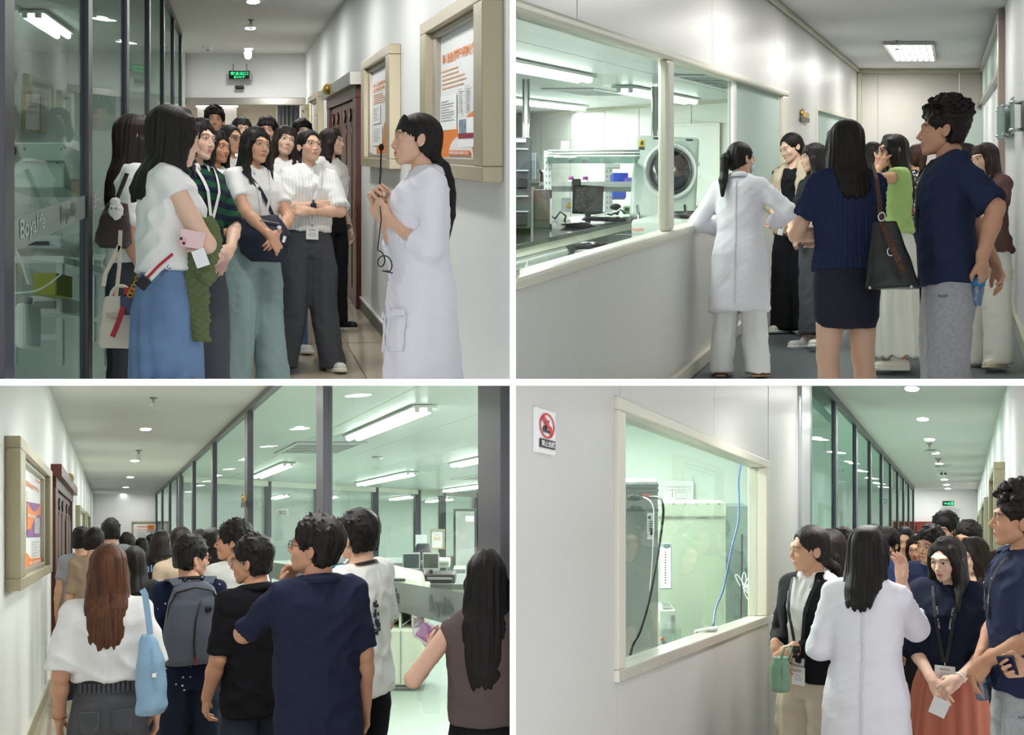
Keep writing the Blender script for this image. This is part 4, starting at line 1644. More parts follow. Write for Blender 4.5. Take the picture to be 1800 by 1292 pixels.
def garment_rows(rows, t, s):
 """The torso's rings widened for a garment, from its hem up to the neck."""
 slack, hem, boxy = t.get('slack', .014), t.get('hem', .93), t.get('boxy', 0.0)
 r = np.asarray(rows, float)
 zs = sorted(set([hem, hem + .015] + [z for z in r[:, 0] if z > hem + .02 and z <= 1.46] + ([.5, .6, .7] if hem < .5 else [])))
 out = []
 flare = t.get('flare', 0.0)
 for z in zs:
  rx, ry, cx, cy = row_at(rows, max(z, .80))
  bx = row_at(rows, 1.28)
  up = np.clip((1.46 - z) / .12, 0, 1)
  sl = slack * up + .006 * (1 - up)
  if z < 1.30 and boxy:
   rx = max(rx, rx + (bx[0] - rx) * boxy)
   ry = max(ry, ry + (bx[1] - ry) * boxy)
  lowr = np.clip((1.0 - z) / .5, 0, 1)
  rx, ry = rx + sl + flare * lowr, ry + sl + flare * lowr * .8
  out.append((z * s, rx * s, ry * s, cx * s, cy * s))
 return out


def make_top(info, t, joints, rows, sex, s, vc, seed, cut, wide, root, S):
 g = garment_rows(rows, t, s)
 info['tor'] = g
 sh = SH[sex]
 slv = t.get('sleeve', 'short')
 pts = [np.array([0, 0, 0])]
 zlo = g[0][0] - .03
 lo, hi = S(-.32, -.24, 0), S(.32, .26, 1.54)
 lo[2] = zlo
 fr = {'none': 0, 'cap': .22, 'short': .62, 'elbow': .92, 'threeq': 1.35, 'long': 1.90, 'longc': 1.80}[slv]
 sl_r = t.get('sleeve_r', .008)
 ends = {}
 for sg in (-1, 1):
  shp, el, wr = joints[sg][:3]
  p = shp + (el - shp) * min(fr, 1) if fr <= 1 else el + (wr - el) * (fr - 1)
  ends[sg] = p
  for q in ((shp, el, p) if fr > 1 else (shp, p)):
   lo = np.minimum(lo, q - .13 * s)
   hi = np.maximum(hi, q + .13 * s)
 fd = Field(lo, hi, vc)
 fd.loft(g, 0, '+', 2.0 if not t.get('boxy') else 2.25)
 yoke = t.get('slack', .014)
 for sg in (-1, 1):
  shp, el, wr = joints[sg][:3]
  fd.cone(S(0, .020, 1.43), S(sg * (sh[0] * wide + .004), sh[1], sh[2] + .004), .046 * s, (.036 + yoke * .4) * s, .03)
  if fr > 0:
   e = shp + (el - shp) * min(fr, 1.0)
   big = .041 + sl_r * 1.0
   endr = t.get('cuff_r', .047 + sl_r * 1.2)
   fd.cone(shp, e, big * s, (endr if fr <= 1 else .040 + sl_r * 1.1) * s, .03)
   if fr > 1:
    fd.cone(el, ends[sg], (.041 + sl_r * 1.1) * s, t.get('cuff_r', .034 + sl_r * .6) * s, .015)
   # clean cuff
   dirv = _n((el - shp) if fr <= 1 else (wr - el))
   p = ends[sg]
   w = fd._win(p - .1 * s, p + .1 * s, 0)
   if w:
    slc, X, Y, Z = w
    pl = (X - p[0]) * dirv[0] + (Y - p[1]) * dirv[1] + (Z - p[2]) * dirv[2]
    rad_ = np.sqrt((X - p[0]) ** 2 + (Y - p[1]) ** 2 + (Z - p[2]) ** 2)
    tor = (np.abs(X) / (.19 * s) + 0 * Y + 0 * Z)
    near = (rad_ < .085 * s)
    a = fd.f[slc]
    # only the sleeve is cut: points of the torso keep their own distance
    gr = np.asarray(g)
    zz = Z + 0 * X + 0 * Y
    rx = np.interp(zz, gr[:, 0], gr[:, 1]); ry = np.interp(zz, gr[:, 0], gr[:, 2]); cy = np.interp(zz, gr[:, 0], gr[:, 4])
    ins = ((X / rx) ** 2 + ((Y - cy) / ry) ** 2 < 1.10) & (zz > gr[0, 0] - .005)
    fd.f[slc] = np.where(near & ~ins, np.maximum(a, pl), a)
 # neck opening
 nk = t.get('neck', 'crew')
 ny = .022
 if nk == 'crew':
  fd.cone(S(0, ny - .012, 1.435), S(0, ny, 1.60), .057 * s if sex == 'f' else .066 * s, .075 * s, .004, '-')
 elif nk == 'high':
  fd.cone(S(0, ny, 1.47), S(0, ny, 1.60), .056 * s if sex == 'f' else .066 * s, .07 * s, .004, '-')
 elif nk in ('v', 'deep', 'open'):
  dz = {'v': 1.33, 'deep': 1.20, 'open': 1.37}[nk]
  fd.cone(S(0, ny, 1.45), S(0, ny, 1.60), .058 * s if sex == 'f' else .066 * s, .075 * s, .004, '-')
  fd.cone(S(0, -.085, 1.46), S(0, -.135, dz), .058 * s, .006 * s, .004, '-')
 elif nk == 'scoop':
  fd.cone(S(0, -.02, 1.43), S(0, ny, 1.60), .080 * s, .085 * s, .004, '-')
 if t.get('open_front'):          # jacket: a wedge is left open down the front
  w = t['open_front']
  fd.loft([(z, w * s * k, .12 * s, t.get('open_x', 0) * s, -.16 * s) for z, k in ((.5 * s, 1.25), (.95 * s, 1.0), (1.2 * s, .8), (1.45 * s, 1.1), (1.5 * s, 1.2))], .006, '-')
  fd.cone(S(0, -.08, 1.47), S(0, -.14, 1.14), .066 * s, .012 * s, .006, '-')
 # hem
 hemz = g[0][0]
 fd.half((0, 0, hemz + t.get('hem_tilt', 0)), (0, t.get('hem_slope', 0), -1))
 cut(fd)
 kind = t.get('fold', 'shirt')
 co, q = fd.surface(fold_disp(t.get('amp', .008) * s, seed, kind))
 o = qmesh(t.get('name', 'shirt'), [(co, q)], t['mat'], root, label=t.get('label'))
 info['top_obj'] = o
 cl = t.get('collar')
 if cl:
  make_collar(info, cl, t, s, sex, root, o)


def make_collar(info, cl, t, s, sex, root, o):
 """A turned-down collar: a band round the neck with a falling leaf and two points."""
 w, drop, gap, pt = cl.get('w', .036), cl.get('drop', .042), cl.get('gap', .35), cl.get('point', .035)
 nr = (.060 if sex == 'f' else .069) * s
 vs, fs = [], []
 n = 25
 for i in range(n):
  t_ = i / (n - 1)
  a = -pi / 2 + gap + (2 * pi - 2 * gap) * t_          # angle from the front, round the back
  fr = max(0, 1 - min(t_, 1 - t_) / .16)               # 1 at the two points
  ca, sa = cos(a), sin(a)
  zt = 1.478 - .030 * (1 - (sa + 1) / 2)
  top_ = np.array([ca * nr, .020 * s + sa * nr * .95, zt * s])
  r2 = nr + (w * .62 + .008) * s
  bot = np.array([ca * r2 * 1.05, .018 * s + sa * r2 - fr * pt * .45 * s, (zt - drop - pt * fr * .9) * s])
  mid = (top_ + bot) / 2 + np.array([ca, sa, .9]) * .008 * s
  in_ = np.array([ca * (nr - .003), .020 * s + sa * (nr - .003) * .95, (zt - .035) * s])
  vs += [in_, top_, mid, bot, bot + np.array([-ca, -sa, 0]) * .006 * s]
 k = 5
 for i in range(n - 1):
  for j in range(k - 1):
   fs.append((i * k + j, i * k + j + 1, (i + 1) * k + j + 1, (i + 1) * k + j))
 me = MB().add([tuple(v) for v in vs], fs, True)
 c = me.build('collar', cl.get('mat', t['mat']), o, local=True)
 md = c.modifiers.new('thick', 'SOLIDIFY')
 md.thickness = .0045 * s
 return c


def make_bottom(info, b, rows, sex, s, vc, seed, cut, wide, root, S, hipx, knx, anx):
 k = b['kind']
 waist = b.get('waist', 1.02)
 wr = row_at(rows, min(waist, 1.05))
 if k in ('pants', 'wide', 'short'):
  hem = b.get('hem', .03)
  wh, wk, wb = b.get('w', (.100, .075, .068))
  fd = Field(S(-.30, -.22, hem - .02), S(.30, .22, waist + .02), vc)
  hip = row_at(rows, .88)
  fd.loft([(waist * s, (wr[0] + .006) * s, (wr[1] + .006) * s, 0, wr[3] * s), (.95 * s, (row_at(rows, .95)[0] + .005) * s, (row_at(rows, .95)[1] + .005) * s, 0, .010 * s),
     (.86 * s, (hip[0] + .004) * s, (hip[1] + .003) * s, 0, .013 * s), (.80 * s, (hip[0] + .002) * s, (hip[1] - .006) * s, 0, .012 * s)], .01)
  for sg in (-1, 1):
   rr = [(.95, wh * .72, wh * .90, sg * .068, .010), (.86, wh * .82, wh * 1.0, sg * .078, .010), (.72, wh * .95, wh * 1.05, sg * .089, .008), (.49, wk, wk * 1.05, sg * knx, -.004)]
   if k != 'short':
    rr += [(.25, (wk + wb) / 2, (wk + wb) / 2 * 1.08, sg * (knx + anx) / 2, .006), (.08, wb, wb * 1.12, sg * anx, .006)]
   zs = [r_ for r_ in rr if r_[0] > hem + .01]
   last = np.array([np.interp(hem, [q[0] for q in rr[::-1]], [q[i] for q in rr[::-1]]) for i in range(1, 5)])
   zs.append((hem, *last))
   fd.loft(SR_(zs, s), .022)
  cut(fd)
  co, q = fd.surface(fold_disp(b.get('amp', .005) * s, seed, 'pants'))
  o = qmesh('trousers' if k != 'short' else 'shorts', [(co, q)], b['mat'], root)
 else:
  hem, fl = b.get('hem', .55), b.get('flare', .0)
  hw = b.get('hw', .0)
  hip = row_at(rows, .88)
  rr = [(waist, wr[0] + .008, wr[1] + .010, 0, wr[3]), (.95, row_at(rows, .95)[0] + .010, row_at(rows, .95)[1] + .010, 0, .01), (.86, hip[0] + .010 + fl * .2, hip[1] + .010 + fl * .2, 0, .012),
    (.70, hip[0] + .004 + fl * .5, hip[1] + .004 + fl * .45, 0, .010)]
  rr = [r_ for r_ in rr if r_[0] > hem + .02] + [(hem, hip[0] - b.get('taper', 0) + fl, hip[1] + fl * .8, 0, .008)]
  fd = Field(S(-.36, -.32, hem - .02), S(.36, .32, waist + .02), vc)
  fd.loft(SR_(rr, s))
  cut(fd)
  co, q = fd.surface(fold_disp(b.get('amp', .004) * s, seed, 'skirt' if fl > .03 else 'shirt'))
  o = qmesh('skirt', [(co, q)], b['mat'], root)
 info['bottom_obj'] = o


def SR_(rows, s):
 return [tuple(np.array(r, float) * s) for r in rows]


# ---- things worn over the clothes, placed on the torso's own surface
def on_torso(info, x, z, front=True, off=.006):
 """Local point on the garment's front (or back) at width x, height z (1.70 m figure)."""
 s = info['s']
 g = np.asarray(info['tor'])
 zz = z * s
 rx, ry, cy = (float(np.interp(zz, g[:, 0], g[:, i])) for i in (1, 2, 4))
 X = x * s
 e = max(0.0, 1 - (X / rx) ** 2)
 y = cy + (-1 if front else 1) * (ry * sqrt(e))
 n = _n([X / rx ** 2, (y - cy) / ry ** 2, .0])
 return np.array([X, y, zz]) + n * off, n


def lanyard(info, col='17171a', tip=1.06, w=.018, badge=True, x=0.0, bw=.075, bh=.095, txt=None, tcol='e8e8e8', strap2=None):
 s = info['s']
 nr = (.063 if info['sex'] == 'f' else .072)
 m = MB()
 for sg in (-1, 1):
  path, nr_ = [], []
  for a in np.linspace(pi / 2, -.25, 6):
   path.append(np.array([sg * cos(a) * nr * 1.05, .020 + sin(a) * nr, 1.462 - .016 * (1 - sin(a))]) * s)
   nr_.append(np.array([sg * cos(a), sin(a), .9]))
  for t in np.linspace(0.0, 1, 9):
   z = 1.42 + (tip - 1.42) * t
   q, n = on_torso(info, sg * (.060 * (1 - t) + .006) + x * t, z, True, .014 if t > .2 else .018)
   path.append(q); nr_.append(n)
  m.strap(path, nr_, w * s, .0025)
 o = m.build('lanyard', mat('strap_' + col, col, .6), info['root'], local=True)
 if txt:
  for sg in (-1, 1):
   q0, n0 = on_torso(info, sg * .040 + x * .4, 1.33, True, .019)
   q1, _ = on_torso(info, sg * .024 + x * .7, 1.22, True, .019)
   xd = _n(q1 - q0)
   text(txt, q0 - np.cross(n0, xd) * .005, xd, np.cross(n0, xd), .12 * s, .010 * s, mat('strap_text_' + tcol, tcol, .6), o, 'lanyard_lettering', local=True, nrm=n0)
 if badge:
  q, n = on_torso(info, x, tip - .02, True, .012)
  xd = _n(np.cross(n, [0, 0, 1])) * -1
  if np.dot(xd, [1, 0, 0]) < 0: xd = -xd
  R = Matrix((tuple(xd), tuple(-n), (0, 0, 1))).transposed()
  c = Vector(q) + Vector((0, 0, -bh / 2 * s))
  b = MB().box(c, (bw * s, .004, bh * s), R).build('name_badge', mat('badge_white', 'e9e9e7', .3), info['root'], local=True, bevel=.001)
  k = MB()
  for i, (yy, ww) in enumerate(((.28, .5), (.02, .45), (-.12, .7), (-.22, .55))):
   k.box(c + R @ Vector((0, -.0027, yy * bh * s)), (bw * ww * s, .001, .004 * s if i else .012 * s), R)
  k.build('badge_print', GREYTX, b, local=True)
  MB().tube([Vector(q) + Vector((0, 0, .02 * s)), Vector(q)], .004 * s, 6).build('clip', CHROME, info['root'], local=True)
 return o


def glasses(info, col='1a1a1c', r=.021):
 R, c, hs = info['Rh'], info['hc'], info['hs']
 T = lambda p: Vector(R @ (np.array(p) * hs) + c)
 m = MB()
 for sg in (-1, 1):
  m.tube([T((sg * .033 + r * cos(a) * 1.05, -.101 + .004 * abs(cos(a)), -.002 + r * .82 * sin(a))) for a in np.linspace(0, 2 * pi, 17)], .0016, 5, cap=False)
  m.tube([T((sg * .055, -.098, .003)), T((sg * .074, -.07, .005)), T((sg * .079, .0, .004)), T((sg * .076, .02, -.012))], .0017, 5)
 m.tube([T((-.011, -.103, .001)), T((0, -.106, .004)), T((.011, -.103, .001))], .0015, 5)
 o = m.build('glasses', mat('frame_' + col, col, .3), info['root'], local=True)
 g = MB()
 for sg in (-1, 1):
  pts = [T((sg * .033 + r * cos(a), -.101, -.002 + r * .8 * sin(a))) for a in np.linspace(0, 2 * pi, 14)[:-1]]
  g.prism(pts, Vector(R @ np.array([0, .001, 0])))
 g.build('lens', glass('lens', 'f4f6f8', .07), o, local=True)


def face_mask(info):
 R, c, hs = info['Rh'], info['hc'], info['hs']
 fd = Field((-.08, -.14, -.12), (.08, .03, .0), .005)
 fd.ell((0, -.060, -.062), (.062, .055, .042))
 fd.ell((0, -.04, -.062), (.056, .052, .06), .004, '-')
 fd.half((0, -.02, 0), (0, 1, 0))
 co, q = fd.surface()
 return qmesh('face_mask', [(co * hs @ R.T + c, q)], mat('mask_blue', 'bcd3e0', .7), info['root'])


def wl(info, p):
 """World point of a point in the wearer's frame."""
 q = rotz(info['yaw']) @ np.asarray(p, float)
 return Vector(q) + info['foot']


def wd(info, v):
 return Vector(rotz(info['yaw']) @ np.asarray(v, float))
# ================================================================ the visitors and their guides
WH = cloth('eeeeec', b=.2)
WH2 = cloth('f2f1ee', b=.3)
COAT = cloth('eceaf2', b=.12)
BLK = cloth('16161a')
NAVY = cloth('1e2539')
NAVYP = cloth('28324e', b=.35)
DK = cloth('23242b')
GREYC = cloth('45464c')
DENIM = mat('denim_blue', '6d88ad', .85, spec=.2, bump=.3, bscale=500, var=.16, vscale=9)
DENIMD = mat('denim_dark', '2c3440', .85, spec=.2, bump=.3, bscale=500, var=.15, vscale=12)
DENIMG = mat('denim_grey', '55565a', .85, spec=.2, bump=.3, bscale=500, var=.14, vscale=10)
SWEAT = mat('sweat_grey', 'b0b1b5', .9, spec=.15, bump=.3, bscale=400, var=.10, vscale=60)
BEIGE = cloth('c2b49d')
JET, BRN, DBRN = '15110f', '593621', '241813'
A_, B_, C_ = 'dcb197', 'd2a184', 'e3bda6'        # complexions
CO = dict(w=.036, drop=.040, point=.030, gap=.33)
PL = dict(w=.034, drop=.036, point=.022, gap=.30)


def tee(m, **k):
 return dict(dict(mat=m, sleeve='short', hem=.90, boxy=.55, neck='crew', slack=.019), **k)


def labcoat(hem, **k):
 return dict(dict(mat=COAT, sleeve='threeq', hem=hem, boxy=.45, neck='v', slack=.030, flare=.030, sleeve_r=.020, cuff_r=.058, amp=.014, fold='coat', name='lab_coat',
      collar=dict(w=.050, drop=.050, point=.075, gap=.50)), **k)


def pants(m, w=(.100, .078, .072), **k):
 return dict(dict(kind='pants', mat=m, w=w), **k)


WIDE = (.112, .108, .112)
PERS = {}


def who(key, *a, **k):
 PERS[key] = person(key, *a, **k)
 return PERS[key]


# ---------------- upper left
p = who('guide1', P1, 737, 193, 5.05, -74, 'woman in white lab coat speaking into a small microphone by the framed posters', hair=('lowtail_bangs', .46, JET), skin=A_,
  top=labcoat(.50, collar=dict(w=.050, drop=.050, point=.075, gap=.50)), arms=(((.06, -.165, 1.275), (.5, .6, -.9), (-.30, -.40, .9), (-.9, .2, .2), 1.1), ((.05, -.165, 1.225), (.5, .6, -.9), (-.55, -.45, .7), (-.8, .3, .3), 1.1)), hd=(-6, -3), H=1.715)
p = who('skirt1', P1, 297, 177, 4.7, 96, 'woman in white cap-sleeve blouse and long blue denim skirt with a pink phone', hair=('long', .27, JET), skin=C_,
  top=tee(WH2, sleeve='cap', hem=1.02, slack=.022, amp=.010), bottom=dict(kind='skirt', mat=DENIM, hem=.16, flare=.045, amp=.007, waist=1.06), arms=('cross', ((-.125, -.135, 1.135), (.9, -.1, -.6), (-.8, .55, -.05), (.3, .8, -.3), .45)), hd=(16, 6))
p = who('brownhair1', P1, 236, 196, 5.7, 100, 'woman with brown streaked hair and white shirt behind the denim skirt wearer', hair=('long', .36, DBRN), skin=B_, top=tee(WH2, sleeve='elbow', hem=.95, sleeve_r=.016),
  bottom=pants(GREYC, WIDE), arms=('down', 'down'))
p = who('stripes1', P1, 345, 203, 6.5, 38, 'woman in green and navy striped polo with white collar', hair=('long_front', .24, JET), skin=C_, lips='c4534f',
  top=tee(pattern('striped_polo', '1c4a36', '161d33', 'Z', 14, .5), sleeve='elbow', collar=dict(PL, mat=WH), neck='v'), bottom=pants(cloth('4b4f57'), WIDE), arms=('clasp', 'clasp2'), hd=(6, 4))
lanyard(p, 'e9e7e6', tip=1.12, badge=False)
p = who('longhair1', P1, 378, 226, 8.2, 42, 'woman with very long black hair and white tee beside the striped polo', hair=('long_front', .44, JET), skin='c89373', top=tee(WH, hem=1.0),
  bottom=pants(BLK), shoe=('sneaker', 'dcdad4', 'e6e4de'), arms=('clasp', 'down'), hd=(2, 4), roll=-4)
p = who('crossbody1', P1, 447, 219, 7.2, 26, 'woman in white blouse and sage wide trousers carrying a navy crossbody bag', hair=('long_front', .27, JET), skin=B_,
  top=tee(WH, sleeve='short', hem=.98, neck='open', collar=CO, sleeve_r=.008, amp=.006), bottom=dict(kind='wide', mat=cloth('8ea3a0', b=.15), w=(.108, .098, .108), amp=.010), arms=(((.03, -.30, .965), (.9, .5, 0), (-.55, -.15, -.8), (.0, 1, -.2), .5), ((.03, -.29, 1.0), (.9, .5, 0), (-.6, -.2, -.75), (.0, 1, -.2), .5)), hd=(8, 2),
  stance=.135, shoe=('sneaker', 'dcdad4', 'e6e4de'))
lanyard(p, 'e9e7e6', tip=1.10, badge=False)
p = who('tilt1', P1, 500, 217, 8.6, 20, 'woman with a fringe tilting her head behind the crossbody bag wearer', hair=('long_front_bangs', .34, DBRN), skin=C_, top=tee(WH), bottom=pants(mat('denim_mid', '3d5a80', .85, var=.1)),
  shoe=('sneaker', 'dcdad4', 'e6e4de'), hd=(-4, 0), roll=10)
p = who('cross1', P1, 543, 224, 7.9, 10, 'woman in pinstriped white blouse and charcoal trousers with crossed arms and a smartwatch', hair=('lowtail', .25, JET), skin=A_,
  top=tee(pattern('pinstripe', 'efefec', 'c4c4c1', 'X', 46, .09), sleeve='elbow', hem=.98, neck='open', collar=CO, sleeve_r=.024, cuff_r=.072, amp=.010), bottom=pants(cloth('47484d', b=.15), (.112, .095, .092), amp=.010), arms=('cross2', 'cross'), hd=(16, -3),
  shoe=('sneaker', 'e0dccf', 'e8e4d8'), stance=.17)
lanyard(p, 'e9e9ea', tip=1.02, bw=.085, bh=.085)
p = who('profile1', P1, 581, 222, 9.8, 48, 'woman with brown hair and white top looking right beside the wooden door', hair=('long', .36, DBRN), skin=C_, top=tee(WH, hem=1.0), bottom=pants(BLK), shoe=('flat', '1c1c1e', 'e8e8e8'), arms=('down', 'down'), hd=(18, -4))
p = who('tall1', P1, 377, 186, 11.4, 8, 'young man standing tall at the back under the exit sign', sex='m', hair=('short', .1, JET), skin=B_, top=tee(cloth('cfcbc0')), bottom=pants(DK), hd=(-6, 3))
p = who('back1', P1, 424, 203, 10.4, 10, 'person with a dark fringe half hidden behind the front row', hair=('bob_bangs', .16, JET), skin=A_, top=tee(WH), bottom=pants(DK))
p = who('back2', P1, 470, 206, 10.9, -5, 'person with short hair half hidden between two women in the front row', sex='m', hair=('mop', .1, JET), skin=B_, top=tee(DK), bottom=pants(DK))
p = who('back3', P1, 531, 210, 11.5, 15, 'person with short ruffled hair behind the woman in charcoal trousers', sex='m', hair=('spiky', .1, JET), skin=A_, top=tee(DK), bottom=pants(DK))
p = who('glasses1', P1, 404, 216, 9.2, 35, 'woman with tied hair and white collar behind the very long hair', hair=('lowtail', .2, JET), skin=B_, top=tee(WH, neck='open', collar=CO), bottom=pants(DK), hd=(5, 0))
glasses(p)
p = who('back4', P1, 574, 242, 11.2, 20, 'woman half hidden by the wooden door', hair=('long', .3, JET), skin=B_, top=tee(WH), bottom=pants(DENIMD))

# ---------------- upper right
p = who('guide2', P2, 1300, 245, 7.7, 168, 'woman in white lab coat and white trousers seen from behind at the laboratory window', hair=('tail', .30, JET), skin=A_, top=labcoat(.47, sleeve='long', collar=dict(w=.04, drop=.045, point=.0, gap=.5), neck='high'),
  bottom=pants(cloth('ecebea', b=.2), (.105, .088, .086), amp=.010), arms=(((.20, -.18, 1.12), (.9, .6, -.2), (-.2, -1, .1), (-.8, .2, .4), .5), ((.15, -.20, 1.08), (.9, .6, -.2), (-.2, -1, .1), (-.8, .2, .4), .5)), shoe=('flat', '8d6146', 'c9a98a'), hd=(-38, 4), stance=.13)
face_mask(p)
p = who('blazer2', P2, 1397, 229, 9.5, -24, 'woman in open beige blazer over black top and black wide trousers', hair=('lowtail', .30, JET), skin=C_, top=tee(BLK, hem=.95, neck='scoop'),
  jacket=dict(mat=BEIGE, sleeve='threeq', hem=.84, boxy=.5, slack=.024, open_front=.075, neck='v', collar=dict(w=.04, drop=.05, point=.08, gap=.55), name='blazer', sleeve_r=.014), bottom=dict(kind='wide', mat=BLK, w=WIDE, amp=.008),
  arms=('clasp', 'clasp2'), shoe=('sneaker', 'e6e2da', 'ececea'), hd=(-30, 20))
p = who('denim2', P2, 1434, 247, 8.8, -52, 'woman in dark top and long grey denim skirt looking left', hair=('long_front_bangs', .26, JET), skin=C_, lips='c0504d', top=tee(DK), bottom=dict(kind='skirt', mat=mat('denim_charcoal', '4a4b52', .85, var=.15, vscale=10), hem=.12, flare=.01, amp=.006),
  arms=('clasp2', 'clasp'), shoe=('sneaker', 'e2dcd4', 'ececea'), hd=(-22, 6))
p = who('knit2', P2, 1487, 205, 5.8, 204, 'woman in navy cable-knit sweater and dark mini skirt seen from behind', hair=('long', .30, '1b1411'), skin='deb49a', top=dict(mat=mat('navy_knit', '2b3552', .9, spec=.15, bump=.3, bscale=300), sleeve='short', hem=.93, boxy=.35, neck='crew', slack=.020, fold='cable', amp=.009, sleeve_r=.012, name='sweater'),
  bottom=dict(kind='skirt', mat=cloth('2b2b38', b=.2), hem=.63, waist=1.0, amp=.003, taper=.012), arms=('cross', 'cross2'), bare=True, hd=(0, 0))
p = who('lime2', P2, 1572, 232, 7.9, -78, 'woman in lime green shirt and long white skirt touching her hair', hair=('long', .40, JET), skin=B_, top=tee(cloth('a9c67c', b=.2), sleeve='cap', hem=.98, neck='v', collar=CO, sleeve_r=.018, amp=.010),
  bottom=dict(kind='skirt', mat=cloth('e6e4da', b=.2), hem=.10, flare=.05, amp=.014), arms=('down', ((.10, -.13, 1.44), (.9, -.5, -.5), (-.2, .30, 1), (-.9, .3, .1), .2)), shoe=('sneaker', 'e3dccd', 'e9e4d8'), hd=(10, 0), spread=.5)
glasses(p)
p = who('print2', P2, 1612, 250, 9.4, 200, 'woman with brown hair in black and white printed top and dark jeans', hair=('tail', .30, '3a2318'), skin=B_, top=tee(pattern('mono_print', '1b1b1e', 'd8d6d2', scale=34, kind='blotch', thr=.52)), bottom=pants(DENIMD), shoe=('sneaker', 'cdbfae', 'e6e0d6'))
p = who('curly2', P2, 1663, 180, 5.7, -78, 'curly-haired young man in navy polo and grey sweatpants, hands behind his back', sex='m', hair=('curly', .1, '1c1310'), skin='d6a183', top=tee(NAVYP, sleeve='elbow', hem=.83, boxy=.6, neck='high', collar=PL, amp=.008, sleeve_r=.018),
  bottom=pants(SWEAT, (.105, .088, .074), amp=.010), arms=(((.05, .24, .93), (.9, .5, .2), (-.4, .2, -.8), (0, -1, 0), .5), ((.19, .12, .93), (.6, .8, .1), (-.35, .20, -.8), (-.7, -.6, 0), .5)), hd=(-8, -4), H=1.775)
lanyard(p, '17171a', tip=1.12, badge=False, txt='TECH TALENT')
p = who('brown2', P2, 1735, 246, 8.0, -44, 'woman in brown peplum top and white trousers with crossed arms by the right wall', hair=('long_front_bangs', .40, '2a1a15'), skin=C_, top=tee(cloth('5d4440', b=.2), hem=.86, flare=.05, amp=.010, sleeve_r=.016),
  bottom=pants(cloth('e4e1d8', b=.15), (.105, .098, .096), amp=.008), arms=('cross', 'cross2'), shoe=('flat', 'e6dec8', 'd8ccb4'), hd=(-4, 8))
p = who('behind2', P2, 1699, 249, 9.6, -20, 'woman with black hair glimpsed between the curly-haired man and the brown top', hair=('long', .32, JET), skin=C_, top=tee(DK), bottom=pants(DK), hd=(-20, 0))
p = who('behind3', P2, 1534, 246, 9.9, 175, 'person with black hair glimpsed between the navy sweater and the lime shirt', hair=('long', .28, JET), skin=B_, top=tee(NAVY), bottom=pants(DK))
p = who('behind4', P2, 1598, 262, 10.6, 190, 'person with dark hair hidden behind the lime shirt', hair=('bob', .2, '2a1c16'), skin=B_, top=tee(cloth('4a3a52')), bottom=pants(DK))

# ---------------- lower left
p = who('chestnut3', P3, 190, 950, 5.15, 176, 'woman with long chestnut hair in short white blouse and grey jeans seen from behind', hair=('long', .37, BRN), skin='cf9d80', top=tee(WH, sleeve='elbow', hem=1.06, boxy=.6, slack=.026, sleeve_r=.026, cuff_r=.080, amp=.010, flare=.0),
  bottom=pants(DENIMG, (.112, .108, .110), waist=1.06, amp=.007), arms=('down', 'down'), wide=.98)
p = who('backpack3', P3, 333, 940, 6.6, 186, 'young man in navy bird-print shirt wearing a grey backpack', sex='m', hair=('short', .1, JET), skin='d3a286', top=tee(pattern('bird_print', '172038', 'dcdcdc', scale=24, kind='spot', thr=.14), sleeve='elbow', hem=.80, neck='high', collar=PL),
  bottom=pants(cloth('1b2436'), (.1, .085, .082)), arms=('down', 'down'), hd=(-70, 6))
glasses(p)
p = who('polo3', P3, 447, 938, 5.6, 208, 'young man in black polo with black lanyard turned to the left', sex='m', hair=('short', .1, JET), skin='cf9b7c', top=tee(BLK, sleeve='elbow', hem=.80, neck='high', collar=PL, amp=.008), bottom=pants(DENIMD), arms=('down', 'downf'), hd=(38, 3))
glasses(p, '8a8a90')
p = who('white3', P3, 413, 914, 7.3, 205, 'young man with cropped hair in white tee gazing left', sex='m', hair=('spiky', .1, JET), skin='cf9b7c', top=tee(WH, sleeve='elbow', hem=.80), bottom=pants(DK), hd=(55, -3))
p = who('navy3', P3, 558, 905, 4.9, 196, 'young man in navy polo and glasses with hand on chin seen from behind', sex='m', hair=('spiky', .1, JET), skin='d09d7f', top=tee(cloth('242941', b=.3), sleeve='elbow', hem=.70, neck='high', collar=dict(PL, gap=.3), boxy=.7, slack=.024, amp=.010),
  bottom=pants(BLK), arms=('down', ((.10, -.17, 1.365), (.9, .1, -.8), (-.25, -.05, 1), (-.5, 1, .1), .75)), hd=(54, -8))
glasses(p)
p = who('tee3', P3, 632, 896, 5.9, 232, 'tall young man in white tee with a dark print on its side', sex='m', hair=('mop', .1, JET), skin='dcb095', top=tee(WH, sleeve='elbow', hem=.80, boxy=.7, slack=.024, amp=.010, sleeve_r=.02), bottom=pants(BLK), arms=('downf', 'downf'), hd=(-6, 0))
lanyard(p, '17171a', badge=False)
p = who('sleeveless3', P3, 855, 960, 4.55, 172, 'woman in sleeveless brown top with long black hair holding a pink bag', hair=('long', .46, '120d0c'), skin='deb39b', top=tee(cloth('5f5250', b=.2), sleeve='none', hem=.97, slack=.026, amp=.010), bottom=dict(kind='skirt', mat=BLK, hem=.10, flare=.0, waist=1.03, amp=.004),
  arms=('down', ((.27, -.20, 1.20), (.6, .6, -.8), (.3, -.8, .6), (-.9, .1, .4), .8)), xclip=True, hd=(8, 0))
